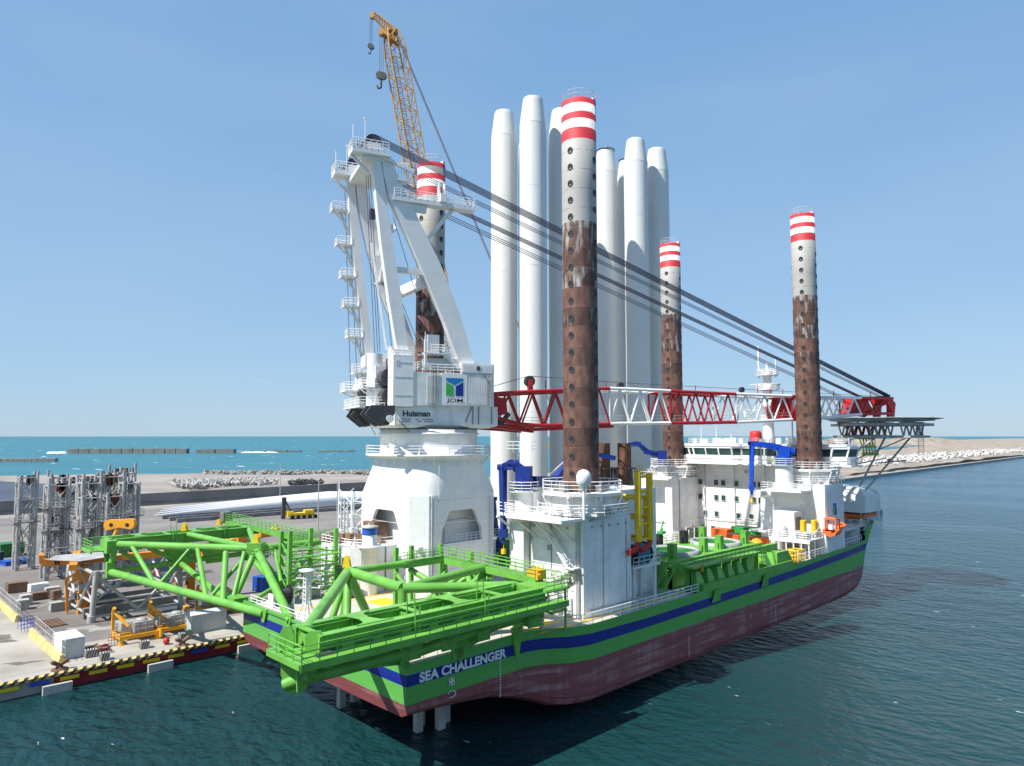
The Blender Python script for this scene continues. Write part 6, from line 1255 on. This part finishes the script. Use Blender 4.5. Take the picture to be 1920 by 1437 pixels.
# ================= BLUE CRANES =================
def knuckle(name,base,zc,pts,m,lab,w=.9,px=True,colr=1.0):
    x,y,z0=base; t=thing('deck_crane',lab,'crane',(x,y,z0),group='blue knuckle boom deck cranes')
    g=MB(); g.tube((x,y,z0),(x,y,zc),colr,20); g.lathe((x,y,zc-.35),[(1.0,0),(1.9,.1),(1.9,.3)],24); obj('column',g,'white',t)
    g=MB(); g.rail([(x+1.85*math.cos(2*PI*i/10),y+1.85*math.sin(2*PI*i/10),zc-.05) for i in range(10)],1.1,1,.045,closed=True,mid=2); obj('railing',g,'white_clean',t)
    g=MB(); g.tube((x,y,zc),(x,y,zc+1.5),colr*.95,16); g.cbox((x,y,zc+2.0),(2.0,1.8,1.8),.6); g.cbox((x+.9,y+.4,zc+1.6),(1,1,1.1),.6); obj('slew_housing',g,m,t)
    P=[Vector(p) for p in pts]
    for i,(a,b) in enumerate(zip(P[:-1],P[1:])):
        g=MB(); f=1-.22*i; g.beam(a,b,w*f,w*f*1.35,w1=w*f*.8,h1=w*f*.95); g.tube(a-Vector((-.5,.5,0)),a+Vector((-.5,.5,0)),w*.55*f,12)
        d=(b-a); nn=Vector((-.698,-.716,0))*w*.62; g.tube(a+nn+Vector((0,0,-.5)),a+d*.6+nn+Vector((0,0,-.35)),.16,8); g.tube(a+nn+d*.1+Vector((0,0,.3)),a+d*.9+nn+Vector((0,0,.25)),.07,5); obj('boom_arm',g,m,t)
    g=MB(); e=P[-1]; g.cbox(tuple(e+Vector((0,0,-.4))),(.9,.9,1.0),.5); g.tube(e,e+Vector((0,0,-1.6)),.25,8); obj('arm_head',g,m,t)
    g=MB(); g.tube(e+Vector((0,0,-1.2)),e+Vector((0,0,-2.4)),.05,4); g.cbox(tuple(e+Vector((0,0,-2.6))),(.4,.4,.6)); obj('hook',g,'yellow',t)
    return t
c=Vector((62.3,61.8,0)); Lf=Vector((-.716,.698,0))
K1=knuckle('k1',(62.3,61.8,19.6),23.4,[c+Vector((0,0,25.4)),c+Lf*1.3+Vector((0,0,26.6)),c+Lf*2.6+Vector((0,0,26.2)),c+Lf*2.5+Vector((0,0,18.6))],'blue_crane','big navy blue deck crane with folded arm on the starboard aft jackhouse',1.15,colr=1.15)
t=K1; g=MB(); a=Vector((63.4,61.4,24.4)); b=Vector((68.2,62.0,24.2)); d=Vector((72.5,62.4,28.2)); e=Vector((78,60,27.0)); g.beam(a,b,1.1,1.3); g.beam(b,d,.9,1.0); g.beam(d,e,.7,.6); g.tube(b-Vector((0,.5,0)),b+Vector((0,.5,0)),.8,10); obj('jib_arm',g,'blue_crane',t); g=MB(); g.tube((66,61.2,24.9),(70.6,61.5,27.4),.14,6); obj('ram',g,'galv',t)
g=MB(); g.rail([(60.9,63.4,28),(62.9,61.0,28),(64.4,61.8,28)],1.3,.8,.045,mid=2); 
o=obj('cage_railing',g,'white_clean',t)
c=Vector((77.6,84.6,0)); knuckle('k2',(77.6,84.6,9.5),14.4,[c+Vector((0,0,16)),c+Lf*.9+Vector((0,0,21)),c-Lf*.4+Vector((0,0,20)),c-Lf*1.2+Vector((0,0,13.2))],'blue_crane','dark navy deck crane folded between the pedestal and the first towers',1.0)
c=Vector((122.6,82.2,0)); knuckle('k3',(122.6,82.2,21.6),24.2,[c+Vector((0,0,26)),c+Lf*3.0+Vector((0,0,26.8)),c+Lf*5.0+Vector((0,0,28.6)),c+Lf*7.8+Vector((0,0,28.2))],'blue_crane','navy deck crane reaching left over the tower bases from the far jackhouse',1.0)
c=Vector((124.0,56.9,0)); knuckle('k4',(123.2,57.2,20.6),25.0,[c+Vector((.4,-.4,27.2)),c+Lf*2.6+Vector((0,0,28.2)),c+Lf*6.2+Vector((0,0,28.7)),c+Lf*6.5+Vector((0,0,21.2))],'bright_blue','bright blue knuckle crane hanging in front of the white accommodation block',1.1,colr=1.5)
# ================= YELLOW CRAWLER CRANE BEHIND =================
T=thing('crawler_crane','tall yellow ochre lattice boom crane standing behind the white crane','crane',(120.5,134,1.6))
b0=Vector((120.2,134.2,4.5)); b1=Vector((102.9,151.1,136.6)); ax=(b1-b0).normalized(); sx=Vector((-.716,.698,0)); sx=(sx-ax*sx.dot(ax)).normalized(); sy=ax.cross(sx).normalized(); sx0,sy0=sx,sy; sxr=(sx*.9+sy*.43).normalized(); syr=ax.cross(sxr).normalized()
g=MB(); L=(b1-b0).length; k=46
def cp(t,a,b): 
    w=2.2 if .06<t<.97 else 2.2*(t/.06 if t<=.06 else (1-t)/.03*.4+.6)
    w=max(.5,w); return b0+ax*L*t+sxr*a*w+syr*b*w
cn=[(-1,-1),(1,-1),(1,1),(-1,1)]
for i in range(k):
    t0,t1=i/k,(i+1)/k
    for q in range(4): a,b=cn[q];c_,d_=cn[(q+1)%4]; g.tube(cp(t0,a,b),cp(t1,a,b),.2,6,cap=False); g.tube(cp(t0,a,b),cp(t1,c_,d_),.09,5,cap=False) if (i+q)%2 else g.tube(cp(t0,c_,d_),cp(t1,a,b),.09,5,cap=False); g.tube(cp(t1,a,b),cp(t1,c_,d_),.08,5,cap=False)
obj('boom',g,'crane_yellow',T)
g=MB(); hp=cp(1,0,0)
for a_ in(-1.3,0,1.3):
    g.beam(hp+sy*a_-sx*1.2-ax*3.5,hp+sy*a_+sx*2.2-ax*.3,.35,.9); g.beam(hp+sy*a_-sx*1.2-ax*.3,hp+sy*a_+sx*1.2-ax*3.2,.3,.5); g.tube(hp+sy*a_*.6+sx*.5-ax*.8,hp+sy*a_*.3+sx*4.4+ax*5.2,.13,6); g.tube(hp+sy*a_*.6-sx*.8+ax*.6,hp+sy*a_*.3+sx*3.6+ax*5.8,.13,6)
for i in range(8):
    f_=i/8.; p_=lambda f,lo:hp+(sx*.5-ax*.8 if lo else -sx*.8+ax*.6)*(1-f)+((sx*4.4+ax*5.2) if lo else (sx*3.6+ax*5.8))*f
    for a_ in(-1,1): g.tube(p_(f_,1)+sy*a_*(.8-.4*f_),p_(f_+.12,0)+sy*a_*(.8-.4*f_),.08,5); g.tube(p_(f_+.12,0)+sy*a_*(.8-.4*f_),p_(f_+.12,1)-sy*a_*(.8-.4*f_),.07,5)
g.beam(hp-sx*1.4-ax*.2,hp+sx*1.6-ax*.2,2.8,.4)
g.tube(hp+sx*4.3+ax*4.9-sy*.6,hp+sx*4.3+ax*4.9+sy*.6,.7,10); g.tube(hp+sx*2.6-sy*.8,hp+sx*2.6+sy*.8,.9,10); obj('boom_head',g,'rust_yellow' if 'rust_yellow' in M else 'crane_yellow',T)
g=MB(); 
for i in range(k*2): t=i/(k*2.); 
g.ladder(cp(.05,.4,.4),cp(.96,.4,.4),1.0,tuple(sx),.6,.06); obj('boom_ladder',g,'rust',T)
def hook(p,dz,s,lab):
    h=MB(); q_=p-Vector((0,0,dz)); h.tube(q_+sx*s*.4-sy*.3,q_+sx*s*.4+sy*.4,s,12); h.tube(q_-sx*s*.5-sy*.3-Vector((0,0,.4)),q_-sx*s*.5+sy*.4-Vector((0,0,.4)),s,12); h.tube(q_-Vector((0,0,s)),q_-Vector((0,0,s*3.4)),s*.25,6); h.tube(q_-Vector((0,0,s*3.4)),q_-Vector((0,0,s*3.4))+sx*s*.9,s*.25,6); h.tube(q_-Vector((0,0,s*3.4))+sx*s*.9,q_-Vector((0,0,s*2.6))+sx*s*1.0,s*.2,6); obj('hook_block',h,'rust_dark' if 'rust_dark' in M else 'dark',T)
    h=MB()
    for o_ in(-.5,0,.5): h.tube(p+sx*o_*s,q_+sx*o_*s,.06,4,cap=False)
    obj('hoist_wire',h,'cable',T)
hook(hp+sx*4.6+ax*4.8,8.0,.6,''); hook(hp+sx*2.7-ax*.6,11,1.0,'')
g=MB(); back=Vector((130,124,32)); 
for o_ in(-2.2,2.2): g.tube(hp-sx*1.2+sy*o_-ax*1,back+sy*o_+Vector((4.2,-4,0)),.09,4,cap=False)
obj('pendant_line',g,'rust',T)
g=MB(); 
for o_ in(-1.6,1.6): g.beam(b0-sx*1+sy*o_,Vector((130,124,32))+sy*o_+Vector((4.2,-4,0)),.5)
obj('mast_arm',g,'crane_yellow',T)
g=MB(); g.cbox((123,131.2,4.4),(11,5,2.6),-.8); g.cbox((126.5,127.8,5.2),(3.4,6,3.4),-.8); obj('upper_works',g,'crane_yellow',T)
for o_ in(-3.4,3.4): g=MB(); g.cbox((123+o_*.7,131.2+o_*.7,2.6),(10.5,1.5,1.9),-.8); obj('crawler_track',g,'dark',T)
# ================= GREEN RACKS =================
def girder(y0,y1,x0,x1,zt,root,out,seed):
    """box ladder girder along X between y0,y1; out = side (+1/-1) of the outer walkway"""
    zb=zt-1.45; g=MB()
    for y in(y0,y1):
        g.box((x0,y-.14,zb),(x1,y+.14,zt-.12)); g.box((x0,y-.42,zt-.12),(x1,y+.42,zt)); g.box((x0,y-.42,zb-.1),(x1,y+.42,zb))
    n=5
    for i in range(n+1):
        x=x0+.3+(x1-x0-.6)*i/n; g.box((x-.1,y0+.15,zb+.1),(x+.1,y1-.15,zt-.5)); g.box((x-.25,y0+.42,zt-.14),(x+.25,y1-.42,zt-.03))
    for i in range(1,n,1):
        x=x0+.3+(x1-x0-.6)*i/n
        if i%2: 
            ym=(y0+y1)/2; za=zt+.012; pts=[(x-1.8,y0+.1),(x-.8,y0+.6),(x-.45,ym),(x-.8,y1-.6),(x-1.8,y1-.1),(x+1.8,y1-.1),(x+.8,y1-.6),(x+.45,ym),(x+.8,y0+.6),(x+1.8,y0+.1)]
            vs=[(p,q_,za) for p,q_ in pts]+[(p,q_,za+.06) for p,q_ in pts]; g.add(vs,[(10,11,18,19),(11,12,17,18),(12,13,16,17),(13,14,15,16),(9,8,1,0),(8,7,2,1),(7,6,3,2),(6,5,4,3)]+[(k,(k+1)%10,(k+1)%10+10,k+10) for k in range(10)])
    mg=obj('box_girder',g,'green',root)
    g=MB(); g.box((x0-.1,y0+.2,zb-.02),(x1,y1-.2,zb+.06)); ya,yb=(y0-1.5,y0-.42) if out<0 else (y1+.42,y1+1.5); g.box((x0-2.2,ya,zb-.12),(x1+2.2,yb,zb)); g.box((x0-2.2,yb if out<0 else y0-.4,zb-.12),(x0-.02,y1+.4 if out<0 else ya,zb)); yw=ya-.1 if out<0 else yb; g.box((x0-2.3,yw,zb-.55),(x1+2.3,yw+.1,zb+.02)); g.box((x0-2.4,min(ya,y0),zb-.4),(x0-2.21,max(yb,y1),zb+.01)); obj('walkway_floor',g,'green',mg)
    g=MB(); ye=ya if out<0 else yb; yo=y1 if out<0 else y0
    g.rail([(x0-2.2,yo,zb),(x0-2.2,ye,zb),(x1+2.2,ye,zb)],1.3,1.5,.05,mid=2)
    for k in range(n):
        xa=x0+.8+(x1-x0-.6)*k/n; xb=xa+(x1-x0)/n-1.0; g.rail([(xa,y0+.8,zb+.06),(xb,y0+.8,zb+.06)],1.25,1.5,.04); g.rail([(xa,y1-.8,zb+.06),(xb,y1-.8,zb+.06)],1.25,1.5,.04)
    for x in(x0+9,x0+17): g.ladder((x,y0-.5,zb-.1),(x,y0-.5,zt+.8),.5,(1,0,0),.35,.04); g.tube((x-.3,y0+.6,zb),(x-.3,y0+.6,zt+1.7),.06,5); g.tube((x+.5,y0+.6,zb),(x+.5,y0+.6,zt+1.7),.06,5)
    obj('railing',g,'green',mg)
    g=MB(); yl=(y0-.2) if out<0 else (y1+.2); g.tube((x0,yl,zb+.5),(x1,yl,zb+.6),.05,5); 
    for k in range(9): x=x0+1+k*(x1-x0-2)/8; g.box((x-.9,yl-.03,zb+.12),(x+.9,yl+.03,zb+.3))
    obj('cable_tray',g,'green_dark',mg)
    return mg
RA=thing('blade_rack','near bright green blade rack frame overhanging the ship stern corner','steel frame',(43,60,9.5))
girder(50.4,54.2,28.4,53.4,14.75,RA,-1,1)
def tubes(root,name,L,m='green'):
    for a,b,r in L: g=MB(); g.tube(a,b,r,14); obj(name,g,m,root)
y3=(43.3,70.7,14.9); n7=(43.3,60.3,14.6)
tubes(RA,'chord_tube',[(y3,(28.9,53.4,14.3),.55),(y3,n7,.55),(n7,(52.8,54.0,14.4),.5),(n7,(57.2,63,14.6),.45),(y3,(56.4,70.2,14.8),.42),((28.4,52.2,11.1),(38,52.3,11.0),.5),((38,52.3,10.8),(46,52.4,11.3),.5),((46,52.4,11.3),(54.6,53.0,11.3),.45)])
tubes(RA,'leg_tube',[(y3,(47.1,72.8,9.5),.5),(y3,(43.4,72,9.5),.3),(y3,(40.4,69.6,9.5),.4),(y3,(41.3,67.6,9.5),.45),(n7,(43.3,60.1,9.5),.5),((45.0,60,9.5),(43.4,54.2,12.6),.4),((44.9,53.6,9.4),(49.0,53.0,11.0),.35),((45.2,53.7,9.4),(46.3,56.4,12.5),.4),((38.9,53.6,9.5),(37.6,52.4,11.1),.4),((38.9,54.5,9.6),(33,52.6,10.9),.3),((57.4,54.9,9.5),(55.6,53.8,12.7),.45),((54.4,55.4,9.5),(54.6,53.2,11.2),.35),((50.4,56,9.5),(52.8,54.4,12.8),.35),((50,64,9.5),(56.8,63,14.0),.35),((53,60,9.5),(56.8,66,14.2),.35),((57,70,9.5),(56.6,70,14.4),.3),((57,54,9.5),(57,53.6,14),.3),((52,68.4,9.5),(56.4,65,13.6),.3)])
g=MB()
for x,w in((38.3,3.0),(42.6,2.4),(46.8,2.4),(53.8,2.2)):
    g.plate([(-w,1.9),(w,1.9),(w*.62,.9),(w*.38,.1),(w*.34,-.9),(-w*.34,-.9),(-w*.38,.1),(-w*.62,.9)],(x,52.0,11.3),(1,0,0),(0,0,1),.25)
    for s in(-1,1): g.beam((x,52.4,11.1),(x+s*w*.9,52.0+.9,12.9),.55,.8); g.beam((x,52.4,11.2),(x+s*w*.5,50.8,12.8),.4,.6); g.beam((x,52.6,11.1),(x+s*w*.6,53.9,12.8),.35,.6)
    g.tube((x,52.4,11.3),(x,52.4,12.8),.55,10); g.cbox((x,52.4,11.1),(1.5,1.1,1.2))
g.plate([(-1.0,2.3),(1.0,2.3),(.9,.2),(.25,-1.0),(-.35,-1.0),(-.9,.4)],(27.3,52.3,11.2),(.716,-.698,0),(0,0,1),.25); g.plate([(-.2,2.3),(1.9,2.3),(1.7,1.0),(.6,-.5),(0,-.5)],(27.2,51.4,11.0),(1,0,0),(0,0,1),.2); g.tube((28.2,51.2,11.6),(26.9,52.8,10.8),.5,10); g.tube((28.2,52.4,12.8),(28.4,52.4,10.6),.35,10)
g.beam((29.6,52.4,11.2),(32.2,51,12.8),.35); g.beam((30,52.4,11.2),(30,52.4,12.8),.4); g.plate([(0,0),(1.6,0),(.8,-1.6)],(44.2,53.35,9.9),(1,0,0),(0,0,1),.3); g.plate([(-1.2,1.6),(1.2,1.6),(.9,-.5),(-.9,-.5)],(45,53.3,9.4),(1,0,0),(0,0,1),.2); g.plate([(-.6,.8),(1.0,.8),(.4,-2.2),(0,-2.2)],(52.4,53.25,9.6),(1,0,0),(0,0,1),.25)
g.plate([(-.6,0),(.6,0),(.6,1.4),(.3,2.1),(-.3,2.1),(-.6,1.4)],(27.4,53.6,12.9),(.716,-.698,0),(0,0,1),.2); g.plate([(-.6,0),(.6,0),(.6,2.2),(-.3,2.2),(-.6,1.8)],(28.2,50.9,12.8),(.716,-.698,0),(0,0,1),.2)
obj('gusset',g,'green',RA)
g=MB(); g.cbox((28.8,50.0,13.05),(1.8,.7,.6)); g.tube((28.0,50,13.3),(29.8,50,13.3),.25,8); obj('winch_unit',g,'dark',RA)
def lug(p,root,h=1.3): g=MB(); 
def lug(p,root,h=1.2):
    g=MB(); 
    for o_ in(-.3,0,.3): g.plate([(-.45,0),(.45,0),(.22,h),(-.22,h)],(p[0]+o_*.7,p[1]+o_*.7,p[2]),(.716,-.698,0),(0,0,1),.12)
    g.tube((p[0]-.25,p[1]-.25,p[2]+h*.6),(p[0]+.25,p[1]+.25,p[2]+h*.6),.2,8); obj('lifting_lug',g,'yellow',root)
lug((43.2,70.8,15.4),RA)
# near walkway arm across (X about 57)
g=MB(); g.beam((56.9,70.4,14.6),(57.3,54.5,14.3),1.3,.7,upv=(0,0,1)); g.box((50.5,70.0,14.35),(57.3,71.3,14.75)); g.box((54.2,50.6,13.9),(57.9,55.4,14.2)); g.plate([(0,0),(5,0),(3.6,-2.6),(1.2,-2.6)],(57.0,66.4,14.3),(0,-1,0),(0,0,1),.35); g.plate([(0,0),(3.2,0),(2.2,-2.6),(1.0,-2.6)],(57.0,59.6,14.2),(0,-1,0),(0,0,1),.35); g.box((55.4,50.9,11.6),(57.8,55,11.8)); 
for y in(51,55): g.tube((57.6,y,9.5),(57.6,y,14),.14,6)
xw=obj('access_walkway',g,'green',RA)
g=MB()
for s in(-.65,.65): g.rail([(56.9+s,70.4,14.95),(57.3+s,54.5,14.65)],1.25,1.5,.045,mid=2)
g.rail([(50.5,70.0,14.75),(56.3,70.0,14.75)],1.25,1.3,.045,mid=2); g.rail([(50.5,71.3,14.75),(57.3,71.3,14.75)],1.25,1.3,.045,mid=2); g.rail([(54.2,50.6,14.2),(57.9,50.6,14.2),(57.9,55.4,14.2)],1.2,1.3,.045,mid=2); obj('railing',g,'green',xw)
g=MB(); g.cbox((57.4,55.0,14.9),(1.4,1.6,1.0)); g.tube((56.8,54,14.9),(58,55.4,15.6),.15,6); obj('valve_set',g,'orange_paint',xw)
def post(x,y,zt,root): g=MB(); g.box((x-.24,y-.24,9.46),(x+.24,y+.24,zt)); g.box((x-.5,y-.5,9.46),(x+.5,y+.5,9.6)); obj('guide_post',g,'green',root)
for x,y,z in[(50.6,71.9,16.6),(54.4,74.0,16.2),(57.2,71.6,16.4),(57.4,66,16)]: post(x,y,z,RA)
tubes(RA,'brace_tube',[((50.6,71.9,13.6),(44.4,61.2,14.4),.22),((56.8,70.2,13.6),(52,67,9.8),.35),((56.8,66.2,13.6),(52.4,70,9.8),.3),((52,71,14),(54.6,60,9.8),.35),((56.6,62,13.6),(54,66,10),.25),((50.4,70.6,9.6),(44,61,12),.3)])
# far rack
RB=thing('blade_rack','far green blade rack frame reaching out over the quay','steel frame',(43,105,9.5))
girder(116.6,120.4,31.4,52.6,14.9,RB,1,2)
A2=(43,93.3,14.9); b1=(31.9,115.4,14.3); b1l=(31.3,115.5,10.4); lcE=(38.8,81.7,9.1); apx=(57.6,93.1,14.9); b2=(42.5,116.6,14.6); gn=(41.7,117.8,10.3)
tubes(RB,'chord_tube',[(b1,A2,.5),(b2,A2,.42),(A2,apx,.45),(b1l,lcE,.52),((52.4,116.6,14.5),A2,.42),(b1l,gn,.4),(gn,(52.4,117.6,10.4),.4),(gn,(38.2,92,9.4),.42),((52.4,117.4,10.4),(46,93,9.6),.4)])
low=lp(b1l,lcE); topc=lp(b1,A2)
tubes(RB,'web_tube',[(topc(.12),low(.335),.32),(topc(.56),low(.361),.24),(topc(.6),low(.673),.32),(topc(.97),low(.689),.24),((39.6,95.0,14.6),low(.77),.38),((41.4,93.4,14.6),(38.6,90,9.6),.28),(b1,b1l,.42),((31.6,118.6,12.6),b1l,.4),((37,117,13),gn,.34),((33,116.8,13),(36.6,116.6,10.4),.3),((47,117,13),gn,.34)])
tubes(RB,'leg_tube',[(A2,(38.9,75.2,9.4),.5),(A2,(38.9,90.3,9.5),.42),(apx,(54.9,81.3,9.5),.52),(apx,(50.4,86,9.5),.42),(apx,(38.9,86.0,9.6),.28),(apx,(57,84,9.5),.4),(A2,(46,91,9.5),.3)])
g=MB(); g.cbox(A2,(1.9,1.9,1.7),.78); g.cbox((A2[0],A2[1],13.7),(2.6,2.6,.25),.78); g.cbox((57.6,93.1,14.6),(1.3,1.3,1.4),.78); g.plate([(-2.4,2.4),(2.4,2.4),(1.2,-.8),(-1.2,-.8)],gn,(1,0,0),(0,0,1),.5); g.plate([(-2.4,2.4),(2.4,2.4),(1.2,-.8),(-1.2,-.8)],(gn[0]+5.5,gn[1],gn[2]),(1,0,0),(0,0,1),.5)
g.cbox((31.3,116.5,14.0),(1.4,3.6,1.8)); g.beam((31.3,115.5,9.6),(31.3,115.5,11.8),1.0); g.cbox((38.6,89.6,9.7),(1.8,4,.6)); g.plate([(-1,0),(1,0),(.3,-1.6),(-.3,-1.6)],(38.7,81.5,9.8),(0,1,0),(0,0,1),.3); g.plate([(-.9,.5),(.9,.5),(.25,-.8),(-.25,-.8)],(38.75,75.4,9.6),(0,1,0),(0,0,1),.3); obj('gusset',g,'green',RB)
g=MB(); g.rail([(42.2,91.6,13.8),(44.6,91.6,13.8),(44.6,94.4,13.8),(41.6,94.6,13.8)],1.2,.9,.045,closed=True,mid=2); obj('railing',g,'green',RB)
lug((43,93.4,15.6),RB,1.2); lug((42.6,118.4,15.0),RB,1.2)
g=MB(); g.beam((54.0,97.8,14.2),(54.4,131,14.4),1.3,.6,upv=(0,0,1)); g.box((50.4,97.0,14.1),(57.4,98.4,14.5)); g.plate([(0,0),(5,0),(3.6,-2.6),(1.2,-2.6)],(54,104,14),(0,1,0),(0,0,1),.35); g.plate([(0,0),(5,0),(3.6,-2.6),(1.2,-2.6)],(54.2,117,14),(0,1,0),(0,0,1),.35); fw=obj('access_walkway',g,'green',RB)
g=MB()
for s in(-.65,.65): g.rail([(54+s,97.8,14.5),(54.4+s,131,14.7)],1.25,1.5,.045,mid=2)
g.rail([(50.4,97.0,14.5),(57.4,97.0,14.5)],1.25,1.3,.045,mid=2); g.rail([(50.4,98.4,14.5),(57.4,98.4,14.5)],1.25,1.3,.045,mid=2); obj('railing',g,'green',fw)
g=MB(); g.cbox((54.2,130.4,15.4),(1.6,1.6,1.6)); obj('control_box',g,'galv_dark',fw); lug((53.4,131.6,13.8),RB,1.0)
for x,y,z in[(42.8,83.5,18.2),(44.1,88.4,17.6),(50,84.8,17.8),(48.4,88.6,17.6)]: post(x,y,z,RB)
# stacked green ladder platforms between the posts
for z in(10.6,12.0,13.4,14.8):
    g=MB(); g.box((43,83.2,z-.12),(50,84.4,z)); g.box((44,88.2,z-.12),(48.6,89.2,z)); g.tube((43,84,z),(48.4,88.6,z+1.2),.1,5); g.tube((50,84.8,z),(44.1,88.4,z+1.2),.1,5); g.tube((42.8,83.5,z),(44.1,88.4,z+1.3),.09,5); g.tube((50,84.8,z),(48.4,88.6,z),.12,5)
    g.rail([(43,83.2,z),(50,83.2,z)],.9,1.4,.04,mid=1); obj('service_platform',g,'green',RB)
tubes(RB,'brace_tube',[((50,84,10),(54,96,13.8),.3),((54,98,13.8),(46,90,9.8),.3),((45,92,14.6),(42,84,12),.22),((57,97,14),(52,88,9.6),.3),((46,83.6,9.6),(50,96.8,14),.22)])
